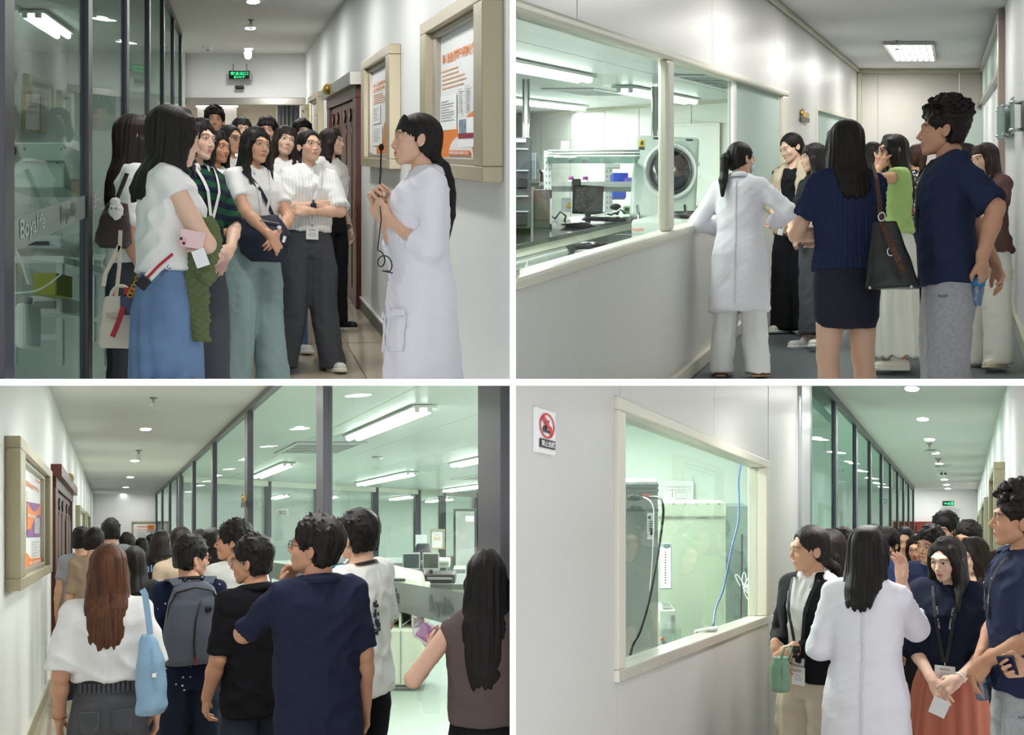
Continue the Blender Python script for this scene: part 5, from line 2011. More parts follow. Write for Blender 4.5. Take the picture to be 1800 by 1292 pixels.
for (k, u, vt, d, yw, lb, kw) in (
  ('c1', 143, 926, 11.2, 176, 'man in grey tee nearest the wooden door', dict(sex='m', hair=('short', .1, JET), top=tee(cloth('9a9aa2')))),
  ('c2', 166, 925, 10.2, 172, 'man in tan tee beside the wooden door', dict(sex='m', hair=('crop', .1, JET), top=tee(cloth('a08d78'), sleeve='elbow'))),
  ('c3', 195, 911, 12.0, 176, 'tall man in the middle of the far crowd', dict(sex='m', hair=('short', .1, JET), top=tee(cloth('777a80')))),
  ('c4', 223, 936, 13.2, 190, 'person with dark brown hair beside the tall man', dict(sex='m', hair=('short', .1, '1d1512'), top=tee(DK))),
  ('c5', 249, 942, 14.4, 180, 'person with straight black bob in the far crowd', dict(hair=('bob', .18, JET), top=tee(DK))),
  ('c6', 266, 938, 18.0, 180, 'smallest figure at the far end of the crowd', dict(sex='m', hair=('short', .1, JET), top=tee(DK))),
  ('c7', 283, 929, 9.6, 182, 'woman in black top and blue striped shirt', dict(hair=('bob', .15, JET), top=tee(pattern('blue_stripe', '24304e', '8fa3c4', 'X', 40, .3), sleeve='elbow'), jacket=tee(BLK, sleeve='none', hem=1.16, slack=.016, name='vest'))),
  ('c8', 318, 922, 9.0, 186, 'woman with a bun in a beige shirt', dict(hair=('bun', .2, '1f1512'), top=tee(cloth('b5a48d'), sleeve='elbow', sleeve_r=.016))),
  ('c9', 372, 924, 7.7, 184, 'woman in black with long black hair behind the backpack', dict(hair=('long', .40, '0f0c0b'), top=tee(BLK, sleeve='elbow'))),
  ('c10', 351, 931, 11.5, 180, 'person glimpsed behind the woman with the bun', dict(sex='m', hair=('short', .1, JET), top=tee(DK))),
  ('c11', 236, 956, 8.1, 185, 'woman with black hair close behind the chestnut hair', dict(hair=('long', .25, JET), top=tee(DK)))):
 who(k, P3, u, vt, d, yw, lb, bottom=pants(BLK if k in ('c7', 'c9', 'c8') else DK), skin='cfa085', shoe=('sneaker', 'ddd9cf', 'e8e4da') if d < 10 else None, **kw)

# ---------------- lower right
p = who('blazer4', P4, 1428, 917, 5.8, -30, 'woman in black blazer over white shirt and beige cargo trousers at the wall', hair=('lowtail', .17, '1c1512'), skin=B_, top=tee(WH2, sleeve='none', neck='open', collar=CO, hem=.98),
  jacket=dict(mat=cloth('131316', b=.15), sleeve='longc', hem=.90, boxy=.4, slack=.016, open_front=.060, open_x=-.03, neck='v', collar=dict(w=.042, drop=.05, point=.09, gap=.60), name='blazer', sleeve_r=.012, amp=.006),
  bottom=pants(cloth('c6b9a3', b=.2), (.120, .112, .105), amp=.014), arms=(((.09, -.20, 1.07), (.45, .9, 0), (-.5, -.25, -.8), (.0, 1, -.3), .5), ((.0, -.22, 1.08), (.6, .8, 0), (-.7, -.2, -.7), (.0, 1, -.3), .5)), hd=(-38, 4))
lanyard(p, '17171a', tip=1.0, txt='TECH TALENT')
p = who('guide4', P4, 1524, 918, 5.3, 172, 'woman in white lab coat with long dark hair pointing with her right hand', hair=('long', .27, '17110f'), skin=A_, top=labcoat(.66, sleeve='threeq', collar=dict(w=.04, drop=.045, point=.0, gap=.5), neck='high'),
  bottom=pants(cloth('e3e2e4')), arms=(((.125, -.29, 1.40), (.35, -.2, -1), (.0, -.1, 1), (-.5, .8, .3), .5), ((.10, -.20, 1.10), (.5, .6, -.6), (-.5, -.8, .3), (-.6, .5, .6), .6)), hd=(-22, 2))
face_mask(p)
p = who('coral4', P4, 1668, 935, 5.9, -8, 'woman in loose dark navy top and coral skirt looking down', hair=('long_front', .27, '17110f'), skin=C_, lips='b2403c', top=tee(cloth('141a2c', b=.25), sleeve='elbow', hem=.97, slack=.032, sleeve_r=.036, cuff_r=.098, amp=.011),
  bottom=dict(kind='skirt', mat=cloth('b8705c', b=.15), hem=.25, flare=.10, amp=.012, waist=1.05), arms=('clasp', 'clasp2'), hd=(-22, 10))
lanyard(p, '17171a', tip=1.03, txt='TECH TALENT', bw=.105, bh=.085)
p = who('curly4', P4, 1796, 857, 5.2, -72, 'young man with curly hair in navy polo holding a blue water bottle in front', sex='m', hair=('curly', .1, '1c1310'), skin='c99777', top=tee(NAVYP, sleeve='elbow', hem=.84, boxy=.6, neck='high', collar=PL, sleeve_r=.018), bottom=pants(SWEAT, (.105, .09, .08), amp=.010),
  arms=(((.03, -.17, .95), (.9, .5, -.1), (-.3, -.35, -.8), (-.2, 1, 0), .5), ((.05, -.16, .97), (.7, .6, .0), (-.2, -.5, -.8), (-.5, .8, 0), .7)), hd=(-8, -2), H=1.80)
lanyard(p, '17171a', tip=1.14, badge=False, txt='TECH TALENT')
p = who('edge4', P4, 1952, 880, 4.6, -66, 'person at the edge of the view reaching in with a dark phone', sex='m', hair=('short', .1, JET), skin=B_, top=tee(NAVY), bottom=pants(DK), arms=(((.16, -.27, 1.00), (.8, .5, -.4), (-.1, -1, .0), (-.8, .1, .5), .9), 'down'), eyes=False)
p = who('offshoulder4', P4, 1714, 938, 7.0, -38, 'woman in white cold-shoulder top behind the navy top and coral skirt', hair=('long', .36, '20150f'), skin=C_, top=tee(WH2, sleeve='elbow', neck='scoop', hem=.98, sleeve_r=.030, cuff_r=.085, amp=.012), bottom=pants(BLK), arms=('clasp', 'clasp2'), hd=(-10, 6))
for (k, u, vt, d, yw, lb, kw) in (
  ('d1', 1459, 924, 6.2, -40, 'woman with dark hair just behind the black blazer', dict(hair=('long', .26, '1a1310'), top=tee(cloth('3a3034')))),
  ('d2', 1438, 949, 7.0, -60, 'woman in brown short sleeves between the wall and the black blazer', dict(hair=('long', .24, '1a1310'), top=tee(cloth('5d4846')))),
  ('d3', 1484, 921, 7.8, -20, 'woman with glasses behind the white lab coat', dict(hair=('long', .3, JET), top=tee(cloth('94b05c')))),
  ('d4', 1536, 917, 8.5, 20, 'person with dark hair directly behind the white lab coat', dict(hair=('bob', .2, JET), top=tee(cloth('30406a')))),
  ('d5', 1560, 927, 9.2, -15, 'young man with glasses and white tee resting his chin on his hand', dict(sex='m', hair=('mop', .1, JET), top=tee(WH), arms=('down', 'chin'))),
  ('d6', 1590, 922, 9.8, 5, 'woman in beige blazer with tied hair facing the corridor', dict(hair=('lowtail', .25, JET), top=tee(BLK, neck='scoop'), jacket=dict(mat=BEIGE, sleeve='longc', hem=.84, boxy=.5, slack=.016, open_front=.07, neck='v', collar=dict(w=.04, drop=.05, point=.08, gap=.55), name='blazer', sleeve_r=.014))),
  ('d7', 1663, 898, 9.2, -15, 'tall young man with dark hair and olive shirt behind the navy top', dict(sex='m', hair=('mop', .1, '0f0d0d'), top=tee(cloth('8d8872'), sleeve='elbow'))),
  ('d8', 1638, 922, 7.8, -25, 'person in navy shirt half hidden behind the navy top', dict(sex='m', hair=('short', .1, JET), top=tee(cloth('1f2a4a')))),
  ('d9', 1703, 914, 8.6, -20, 'man with glasses and white tee near the framed posters', dict(sex='m', hair=('short', .1, JET), top=tee(WH))),
  ('d10', 1762, 961, 7.6, -60, 'woman peering past the navy polo of the curly-haired man', dict(hair=('long', .3, '2a1a14'), top=tee(cloth('a23a36')))),
  ('d11', 1615, 934, 9.0, -10, 'person in black wide trousers behind the pointing hand', dict(hair=('long', .25, JET), top=tee(BLK)))):
 q = who(k, P4, u, vt, d, yw, lb, bottom=pants(BLK, WIDE) if k == 'd11' else pants(DK), skin='d3a487', hd=(-8, 4), shoe=('sneaker', 'ddd9cf', 'e8e4da') if d > 7.5 else None, **kw)
 if k in ('d3', 'd5', 'd9'): glasses(q)
# ================================================================ ceiling fittings
ORD = ['first', 'second', 'third', 'fourth', 'fifth', 'sixth', 'seventh', 'eighth', 'ninth', 'tenth', 'eleventh', 'twelfth']
WHERE = {id(P1): 'the exit sign corridor, upper left', id(P2): 'the vinyl floored corridor, upper right', id(P3): 'the corridor of backs, lower left', id(P4): 'the corridor behind the guide, lower right'}


def disc(P, a, d, h0, h1, r, k=2.2, n=20, r2=None):
 m = MB()
 p0 = [P.w(a + r * cos(2 * pi * i / n), d + k * r * sin(2 * pi * i / n), h0) for i in range(n)]
 r2 = r2 or r
 p1 = [P.w(a + r2 * cos(2 * pi * i / n), d + k * r2 * sin(2 * pi * i / n), h1) for i in range(n)]
 return m.add(p0 + p1, [tuple(range(n)), tuple(range(2 * n - 1, n - 1, -1))] + [(i, (i + 1) % n, n + (i + 1) % n, n + i) for i in range(n)])


def downlights(P, uv, group):
 for i, (u, v, w) in enumerate(uv):
  d = P.dh(P.hc, v)
  a = (u - P.vx) * d / F
  r = w / 2 * d / F
  t = thing('downlight', '%s round white downlight from the front in %s' % (ORD[i], WHERE[id(P)]), 'ceiling light', P.w(a, d, P.hc), group)
  disc(P, a, d, P.hc - .012, P.hc, r * 1.18, r2=r * 1.22).build('trim_ring', WHITEP, t)
  disc(P, a, d, P.hc - .020, P.hc - .010, r).build('diffuser', LAMP, t)


downlights(P1, [(445, 1, 22), (440, 48, 18), (437, 85, 15)], 'downlights of the exit sign corridor')
downlights(P3, [(256, 753, 19), (237, 809, 15), (229, 838, 12), (221, 856, 10), (216, 868, 9)], 'downlights of the corridor of backs')
downlights(P4, [(1603, 681, 24), (1622, 735, 20), (1634, 771, 18), (1644, 795, 15), (1651, 814, 14), (1657, 829, 12), (1660, 842, 12), (1664, 851, 11), (1666, 858, 10)], 'downlights behind the guide')


def sprinkler(P, u, v, label, sc=1.0):
 d = P.dh(P.hc, v)
 c = P.w((u - P.vx) * d / F, d, P.hc)
 t = thing('sprinkler', label, 'sprinkler', c, 'ceiling sprinklers')
 z = sc * d / 12.0
 MB().lathe(c - Vector((0, 0, .012 * z)), [(.001, .012 * z), (.035 * z, .012 * z), (.030 * z, 0), (.001, 0)], 14).build('escutcheon', METAL, t)
 m = MB().lathe(c - Vector((0, 0, .045 * z)), [(.012 * z, 0), (.014 * z, .035 * z)], 10)
 for sg in (-1, 1):
  m.tube([c + Vector((sg * .010 * z, 0, -.045 * z)), c + Vector((sg * .018 * z, 0, -.065 * z)), c + Vector((sg * .006 * z, 0, -.085 * z))], .004 * z, 6)
 m.build('sprinkler_frame', METAL, t)
 MB().lathe(c - Vector((0, 0, .096 * z)), [(.001, 0), (.022 * z, 0), (.022 * z, .004 * z), (.001, .004 * z)], 12).build('deflector', METAL, t)


sprinkler(P1, 441, 34, 'sprinkler head between the downlights of the exit sign corridor')
sprinkler(P2, 1577, 71, 'sprinkler head in front of the square grid light')
sprinkler(P3, 270, 699, 'nearer sprinkler head on the ceiling of the corridor of backs', 1.2)
sprinkler(P3, 244, 791, 'farther sprinkler head on the ceiling of the corridor of backs')
sprinkler(P4, 1634, 779, 'sprinkler head by the third downlight of the lower right corridor', .9)
sprinkler(P4, 1649, 806, 'sprinkler head by the fifth downlight of the lower right corridor', .9)


def fluor(P, a, d0, d1, h, w, label, across=False, tubes=2, group='fluorescent battens in the laboratories', lit=None):
 """Two-tube batten: white tray, lamp holders, tubes."""
 lit = lit or TUBEL
 if across:
  A, B = P.w(d0, a, h), P.w(d1, a, h)
  side = Vector((0, w * 3, 0))
 else:
  A, B = P.w(a, d0, h), P.w(a, d1, h)
  side = Vector((w, 0, 0))
 up = Vector((0, 0, 1))
 t = thing('fluorescent_light', label, 'ceiling light', (A + B) / 2, group)
 m = MB().hexa([A - side / 2 - up * .03, A + side / 2 - up * .03, B + side / 2 - up * .03, B - side / 2 - up * .03, A - side / 2, A + side / 2, B + side / 2, B - side / 2])
 m.build('tray', WHITEP, t)
 for k in range(tubes):
  o = side * (-.25 + .5 * k)
  MB().tube([A.lerp(B, .03) + o - up * .058, A.lerp(B, .97) + o - up * .058], w * .13, 10).build('tube', lit, t)
  for q in (.015, .985):
   MB().box(A.lerp(B, q) + o - up * .052, (w * .2, .05, .055)).build('lamp_holder', WHITEP, t)


fluor(P1, -2.33, 13.2, 15.7, 1.61, .30, 'fluorescent batten seen through the nearest pane of the exit sign corridor')
fluor(P2, -4.0, 9.5, 12.4, .79, .24, 'fluorescent batten nearest the left edge of the long laboratory window')
fluor(P2, -6.95, 17.4, 21.3, .79, .30, 'fluorescent batten beyond the nearest one, far left in the laboratory')
fluor(P2, -4.2, 14.5, 18.3, .79, .30, 'fluorescent batten seen beside the window mullion')
fluor(P3, 3.76, 13.6, 17.7, 1.57, .30, 'large fluorescent batten over the cream analyser')
fluor(P3, 3.78, 24.1, 29.2, 1.57, .30, 'fluorescent batten over the 302 plaque', )
fluor(P3, 7.3, 27.5, 33.3, 1.57, .34, 'fluorescent batten in the middle of the laboratory, before the inner partition')
fluor(P3, 11.2, 33, 38, 1.57, .36, 'fluorescent batten over the right end of the inner partition')
fluor(P3, 7.38, 20.9, 24.4, 1.57, .30, 'fluorescent batten cut off by the thick right mullion')
for i, (a, d) in enumerate(((8.5, 43), (11.5, 43), (13.8, 46), (6.5, 42))):
 fluor(P3, a, d, d + 3.5, 1.57, .36, '%s batten counted beyond the inner partition' % ['first', 'second', 'third', 'fourth'][i])
for i, (x, d) in enumerate(((-3.3, 13.2), (-3.4, 15.4), (-3.6, 18.6), (-3.8, 22.0))):
 fluor(P4, d, x - 1.2, x + 1.2, 1.43, .16, '%s batten across the room behind the lower right glass wall' % ORD[i], across=True)


def vent(P, a0, a1, d0, d1, h, label, n=5):
 t = thing('ceiling_vent', label, 'ceiling vent', P.w((a0 + a1) / 2, (d0 + d1) / 2, h), 'ceiling vents')
 MB().slab(P, a0, a1, d0, d1, h - .008, h - .003).build('backing', mat('vent_dark', '8f9695', .6), t)
 e = (a1 - a0) * .06
 m = MB().slab(P, a0, a0 + e, d0, d1, h - .025, h - .008).slab(P, a1 - e, a1, d0, d1, h - .025, h - .008)
 m.slab(P, a0 + e, a1 - e, d0, d0 + e * 3, h - .025, h - .008).slab(P, a0 + e, a1 - e, d1 - e * 3, d1, h - .025, h - .008)
 m.build('frame', WHITEP, t)
 for k in range(1, n):
  d = d0 + (d1 - d0) * k / n
  MB().slab(P, a0 + e, a1 - e, d - .03, d + .03, h - .020, h - .008).build('slat', WHITEP, t)


vent(P2, -5.5, -4.8, 15.2, 17.0, .80, 'white grille vent on the laboratory ceiling between the battens')
vent(P2, -3.05, -2.45, 12.4, 15.0, .80, 'white grille vent seen in the second window pane')
vent(P3, 3.1, 4.3, 19.0, 21.5, 1.58, 'white grille vent behind the large batten')
vent(P3, 9.4, 10.6, 29, 31.5, 1.58, 'white grille vent by the thick right mullion')


def smoke(P, u, v, label, h=None):
 h = h or P.hc
 d = P.dh(h, v)
 c = P.w((u - P.vx) * d / F, d, h)
 t = thing('smoke_detector', label, 'smoke detector', c)
 r = .07 * d / 14
 MB().lathe(c - Vector((0, 0, .05)), [(.001, 0), (r * .7, 0), (r, .02), (r, .05), (.001, .05)], 16).build('housing', WHITEP, t)
 MB().lathe(c - Vector((0, 0, .058)), [(.001, 0), (r * .35, 0), (r * .35, .012), (.001, .012)], 12).build('sensor', GREYP, t)


smoke(P1, 365, 82, 'white smoke detector on the ceiling left of the downlights')
smoke(P3, 664, 803, 'white smoke detector on the laboratory ceiling')
smoke(P4, 1636, 791, 'grey smoke detector beside the fourth downlight')


def dome(P, u, v, d, label, r=.06):
 c = P.px(u, v, d)
 t = thing('camera', label, 'security camera', c + Vector((0, 0, r)))
 MB().lathe(c + Vector((0, 0, r * .5)), [(.001, r), (r * 1.1, r), (r * 1.1, 0), (.001, 0)], 18).build('base', WHITEP, t)
 MB().ball(c, r, 16).build('ball', WHITEP, t)
 for sg in (-1, 1):
  MB().lathe(c + Vector((sg * r * .35, -r * .86, 0)), [(.001, 0), (r * .22, 0), (r * .22, r * .1), (.001, r * .1)], 12, R=Matrix.Rotation(pi / 2, 3, 'X')).build('lens', BLACK, t)


dome(P1, 436, 99, 18.6, 'white dome camera on the wall above the exit sign')
dome(P4, 1655, 832, 20.5, 'white dome camera among the downlights of the lower right corridor', .10)

# grid light of the second corridor
d0, d1, ac, hw = 15.9, 18.9, -.62, .335
t = thing('grid_light', 'square white grid light with louvres on the corridor ceiling', 'ceiling light', P2.w(ac, 17.3, P2.hc))
MB().slab(P2, ac - hw, ac + hw, d0, d1, P2.hc - .006, P2.hc).build('diffuser', emis('grid_glow', 'ffffff', 5.0), t)
for a_ in (ac - hw, ac + hw):
 MB().slab(P2, a_ - .02, a_ + .02, d0, d1, P2.hc - .05, P2.hc).build('frame', CHROME, t)
for q in (d0, d1):
 MB().slab(P2, ac - hw - .02, ac + hw + .02, q - .05, q + .05, P2.hc - .05, P2.hc).build('frame', CHROME, t)
for k in range(1, 7):
 a_ = ac - hw + 2 * hw * k / 7
 MB().slab(P2, a_ - .006, a_ + .006, d0 + .06, d1 - .06, P2.hc - .045, P2.hc - .008).build('louvre', WHITEP, t)
for k in (1, 2):
 q = d0 + (d1 - d0) * k / 3
 MB().slab(P2, ac - hw + .02, ac + hw - .02, q - .02, q + .02, P2.hc - .045, P2.hc - .008).build('louvre', WHITEP, t)

# ================================================================ signs
GREENL = emis('exit_green', '3ee08a', 1.6)


def exit_sign(P, u, v, d, w, h, label, kind):
 c = P.px(u, v, d)
 t = thing('exit_sign', label, 'exit sign', c)
 MB().box(c + Vector((0, .03, 0)), (w, .05, h)).build('housing', METAL, t, bevel=.006)
 MB().box(c, (w * .93, .02, h * .86)).build('panel', mat('sign_black', '0c1512', .3), t)
 X, Z, y = Vector((1, 0, 0)), Vector((0, 0, 1)), -.012
 if kind == 'exit':
  text('安全出口', c + Vector((-w * .40, y, -h * .02)), X, Z, w * .80, h * .38, GREENL, t, bold=True)
  text('EXIT', c + Vector((-w * .24, y, -h * .36)), X, Z, w * .50, h * .24, GREENL, t, bold=True)
  for sg in (-1, 1):
   MB().tube([c + Vector((sg * w * .3, .03, h * .5)), c + Vector((sg * w * .3, .03, h * .5 + .12))], .008, 6).build('hanger', METAL, t)
 else:
  MB().prism([c + Vector((x * w, y, z * h)) for x, z in ((-.40, 0), (-.26, .26), (-.26, .09), (-.10, .09), (-.10, -.09), (-.26, -.09), (-.26, -.26))], (0, -.002, 0)).build('arrow', GREENL, t)
  m = MB().ball(c + Vector((.06 * w, y, .25 * h)), (.03 * w, .004, .07 * h), 10)
  for pth in (((.05, .16), (.03, -.05)), ((.03, -.05), (.12, -.16), (.09, -.34)), ((.03, -.05), (-.02, -.18), (-.07, -.30)), ((.05, .13), (.13, .02), (.17, .08)), ((.05, .13), (-.03, .05), (-.06, -.06))):
   m.tube([c + Vector((x * w, y, z * h)) for x, z in pth], .010, 6)
  m.build('running_figure', GREENL, t)
  MB().prism([c + Vector((x * w, y, z * h)) for x, z in ((.22, -.34), (.40, -.34), (.40, .34), (.22, .34))], (0, -.002, 0)).build('door_pictogram', GREENL, t)
 return t


exit_sign(P1, 421, 132, 19.3, .375, .155, 'green lit exit sign on the end wall with a label below', 'exit')
exit_sign(P4, 1667, 885, 30.6, .31, .14, 'green lit exit sign with running figure and arrow', 'run')
c = P1.px(421, 153.5, 19.4)
t = thing('wall_speaker', 'small black box on the end wall under the green exit sign', 'speaker', c)
MB().box(c, (.15, .06, .055)).build('housing', BLACK, t, bevel=.012)
MB().box(c + Vector((0, -.032, 0)), (.12, .006, .03)).build('grille', mat('grille_grey', '3a3a3c', .6), t)

# no-photography sign
A4 = -1.288


def w4p(d, h, off=0.0):
 return P4.w(A4 + off, d, h)


d0, d1 = P4.dw(-1.3, 936), P4.dw(-1.3, 969)
h1, h0 = (957 - 712) * d0 / 2000 - .005, (957 - 794) * d0 / 2000
t = thing('warning_sign', 'white no-photography sign with red ring on the grey wall', 'sign', w4p((d0 + d1) / 2, h0))
MB().slab(P4, -1.3, -1.286, d0, d1, h0, h1).build('board', mat('sign_white', 'f2f2f0', .35), t, bevel=.003)
dx = Vector(w4p(d1, 0) - w4p(d0, 0))
Ls = dx.length
dx.normalize()
nrm = dx.cross(Vector((0, 0, 1))).normalized()
if nrm.x < 0: nrm = -nrm
O = w4p(d0, h0, .004)
pt = lambda s, z: O + dx * (s * Ls) + Vector((0, 0, z * (h1 - h0)))
RED = mat('sign_red', 'd8222f', .4)
cx, cz, rr = .5, .63, .40
mm = MB()
ring, n = [], 40
asp = .69
P_ = lambda r, a: pt(cx + r * cos(a), cz + r * asp * 1.04 * sin(a))
vs = [P_(rr, 2 * pi * i / n) for i in range(n)] + [P_(rr * .85, 2 * pi * i / n) for i in range(n)]
mm.add([v + nrm * .001 for v in vs], [(i, (i + 1) % n, n + (i + 1) % n, n + i) for i in range(n)])
mm.build('red_ring', RED, t)
m = MB()
for (s0, s1, z0, z1) in ((.27, .73, .50, .585), (.30, .44, .585, .62), (.58, .72, .585, .625), (.36, .66, .585, .60), (.27, .73, .475, .49), (.43, .58, .70, .745), (.46, .55, .655, .70)):
 m.prism([pt(s0, z0) + nrm * .0012, pt(s1, z0) + nrm * .0012, pt(s1, z1) + nrm * .0012, pt(s0, z1) + nrm * .0012], nrm * .0004)
m.prism([P_(0, 0) * 0 + pt(.50 + .10 * cos(a), .553 + .10 * asp * sin(a)) + nrm * .0018 for a in np.linspace(0, 2 * pi, 20)[:-1]], nrm * .0005)
m.build('camera_pictogram', INK, t)
m = MB().prism([pt(.50 + .05 * cos(a), .553 + .05 * asp * sin(a)) + nrm * .0026 for a in np.linspace(0, 2 * pi, 16)[:-1]], nrm * .0004)
m.prism([pt(.40, .745) + nrm * .0012, pt(.61, .745) + nrm * .0012, pt(.64, .775) + nrm * .0012, pt(.37, .775) + nrm * .0012], nrm * .0004)
m.build('camera_highlight', GREYTX, t)
a0_ = 3 * pi / 4
q0, q1 = P_(rr * .88, a0_), P_(rr * .88, a0_ + pi)
w_ = (q1 - q0).normalized().cross(nrm) * .008
MB().prism([q0 - w_ + nrm * .0034, q1 - w_ + nrm * .0034, q1 + w_ + nrm * .0034, q0 + w_ + nrm * .0034], nrm * .0008).build('red_bar', RED, t)
MB().prism([pt(.10, .12) + nrm * .001, pt(.92, .12) + nrm * .001, pt(.92, .32) + nrm * .001, pt(.10, .32) + nrm * .001], nrm * .0005).build('caption_panel', INK, t)
text('禁止拍照', pt(.15, .15) + nrm * .0022, dx, (0, 0, 1), Ls * .72, (h1 - h0) * .14, mat('sign_white', 'f2f2f0', .35), t, bold=True, nrm=nrm)


def wall_basis(P, a, d0, d1):
 A, B = P.w(a, d0, 0), P.w(a, d1, 0)
 x = (B - A)
 return A, x, x.length


# ================================================================ framed posters
def poster(P, a, side, dl, dr, h0, h1, label, title, design, depth=.085, group='framed posters on the corridor walls', logo=True, tcol=ORANGE, clips=()):
 """side: which way off the wall; dl / dr: depth at the poster's left and right edge as one reads it."""
 t = thing('framed_poster', label, 'poster', P.w(a, (dl + dr) / 2, h0), group)
 fwd = abs(dr - dl)
 bw = .075
 bd = fwd * bw / ((h1 - h0) * .75)
 lo, hi = min(dl, dr), max(dl, dr)

 def bar(nm, q0, q1, z0, z1, x0, x1, mt=CHAMP):
  s0, s1 = sorted((a + side * x0, a + side * x1))
  m = MB().slab(P, s0, s1, q0, q1, z0, z1)
  if clips: m.clip(*clips)
  if m.f: m.build(nm, mt, t, bevel=.006)
 bar('frame_bar', lo, hi, h1 - bw, h1, 0, depth)
 bar('frame_bar', lo, hi, h0, h0 + bw, 0, depth)
 bar('frame_bar', lo, lo + bd, h0 + bw, h1 - bw, 0, depth)
 bar('frame_bar', hi - bd, hi, h0 + bw, h1 - bw, 0, depth)
 # inner slip
 i0, i1, z0, z1 = lo + bd, hi - bd, h0 + bw, h1 - bw
 sb, sd = bw * .45, bd * .45
 SLIP = mat('slip_silver', 'b3aca0', .35, metal=.4)
 bar('slip', i0, i1, z1 - sb, z1, .01, depth * .55, SLIP)
 bar('slip', i0, i1, z0, z0 + sb, .01, depth * .55, SLIP)
 bar('slip', i0, i0 + sd, z0 + sb, z1 - sb, .01, depth * .55, SLIP)
 bar('slip', i1 - sd, i1, z0 + sb, z1 - sb, .01, depth * .55, SLIP)
 L, R = (i0 + sd, i1 - sd) if dl < dr else (i1 - sd, i0 + sd)
 zb, zt = z0 + sb, z1 - sb
 s0, s1 = sorted((a + side * .010, a + side * .020))
 m = MB().slab(P, s0, s1, min(L, R), max(L, R), zb, zt)
 if clips: m.clip(*clips)
 sheet = m.build('print', PAPER, t)
 nr = Vector((side, 0, 0))
 A0 = P.w(a, L, 0)
 X = P.w(a, R, 0) - A0

 def pt(s, z, o=0):
  return A0 + X * s + Vector((0, 0, zb + (zt - zb) * z)) + nr * (.021 + o)
 k = [0]

 def shape(nm, pts, mt):
  k[0] += 1
  m = MB().prism([pt(s, z, .0008 * k[0]) for s, z in pts], nr * .0006)
  if clips: m.clip(*clips)
  if m.f: m.build(nm, mt, sheet)

 def rect(nm, s0, s1, z0, z1, mt):
  shape(nm, [(s0, z0), (s1, z0), (s1, z1), (s0, z1)], mt)

 def words_(s, s0, z0, w, h, mt, nm='lettering', bold=True):
  k[0] += 1
  o = text(s, pt(s0, z0, .0008 * k[0] + .002), X.normalized(), (0, 0, 1), X.length * w, (zt - zb) * h, mt, sheet, nm, bold=bold, nrm=nr)
  return o

 def lines(s0, w, z0, dz, n, mt, hgt=.010, jag=True):
  r = random.Random(int(z0 * 1000))
  m = MB()
  k[0] += 1
  for i in range(n):
   e = w * (r.uniform(.55, 1) if jag else 1)
   z = z0 - dz * i
   m.prism([pt(s0, z, .0008 * k[0]), pt(s0 + e, z, .0008 * k[0]), pt(s0 + e, z + hgt, .0008 * k[0]), pt(s0, z + hgt, .0008 * k[0])], nr * .0005)
  if clips: m.clip(*clips)
  if m.f:
   o = m.build('small_print', mt, sheet)
   o['kind'] = 'stuff'
 design(rect, shape, words_, lines)
 return t


def curve_pts(f, n=14):
 return [f(i / n) for i in range(n + 1)]


def design_a(rect, shape, words_, lines):
 words_('异体胎盘,脐带干细胞治疗骨关节炎', .06, .76, 1.0, .085, ORANGE)
 words_('Boyalife', .80, .92, .22, .05, ORANGE)
 lines(.05, .62, .70, .035, 5, PALEOR)
 shape('orange_field', [(.0, 0), (1, 0)] + curve_pts(lambda t: (1 - .0 * t, .20 + .0 * t), 1) + [(.98, .25), (.93, .32), (.86, .36), (.72, .33), (.5, .26), (.25, .22), (0, .20)], ORANGE)
 shape('white_arch', [(.22, 0)] + curve_pts(lambda t: (.5 - .28 * cos(pi * t), .165 * sin(pi * t)), 16) + [(.78, 0)], PAPER)
 rect('document', .02, .42, .22, .50, mat('doc_white', 'f7f7f6', .5))
 rect('document', .46, .86, .08, .30, mat('doc_white', 'f7f7f6', .5))
 rect('photo', .48, .64, .185, .29, mat('photo_blue', '8094a8', .5, var=.5, vscale=30))
 rect('ruby_band', .47, .82, .145, .185, mat('print_ruby', '8a1d3c', .5))
 lines(.05, .32, .45, .022, 8, GREYTX, .006)
 lines(.47, .10, .52, .016, 12, GREYTX, .006)
 lines(.62, .12, .53, .016, 13, GREYTX, .006)
 lines(.80, .12, .52, .016, 11, GREYTX, .006)
 rect('caption_box', .24, .74, .015, .055, ORANGE)
 words_('干细胞自贡科学基金项目', .27, .022, .44, .028, PAPER)


def design_b(rect, shape, words_, lines):
 words_('异体人胎盘间充质干细胞', .08, .80, .95, .045, ORANGE)
 words_('治疗银屑病', .08, .74, .55, .045, ORANGE)
 lines(.08, .75, .70, .025, 5, PALEOR, .010)
 shape('orange_field', [(0.25, 0), (1, 0), (1, .62), (.86, .45), (.62, .34), (.56, .12), (.25, .10)], ORANGE)
 shape('photo', curve_pts(lambda t: (.96 + .22 * cos(2 * pi * t), .46 + .17 * sin(2 * pi * t)), 20)[:-1], mat('photo_skin', '9a8377', .5, var=.3, vscale=20))
 rect('document', .05, .45, .36, .58, mat('doc_white', 'f7f7f6', .5))
 rect('document', .08, .55, .10, .33, mat('doc_white', 'f7f7f6', .5))
 lines(.10, .3, .54, .02, 8, GREYTX, .006)
 lines(.12, .38, .29, .02, 8, GREYTX, .006)


def design_c(rect, shape, words_, lines):
 words_('干细胞治疗', .2, .72, .5, .05, ORANGE)
 lines(.15, .6, .64, .03, 8, PALEOR, .012)


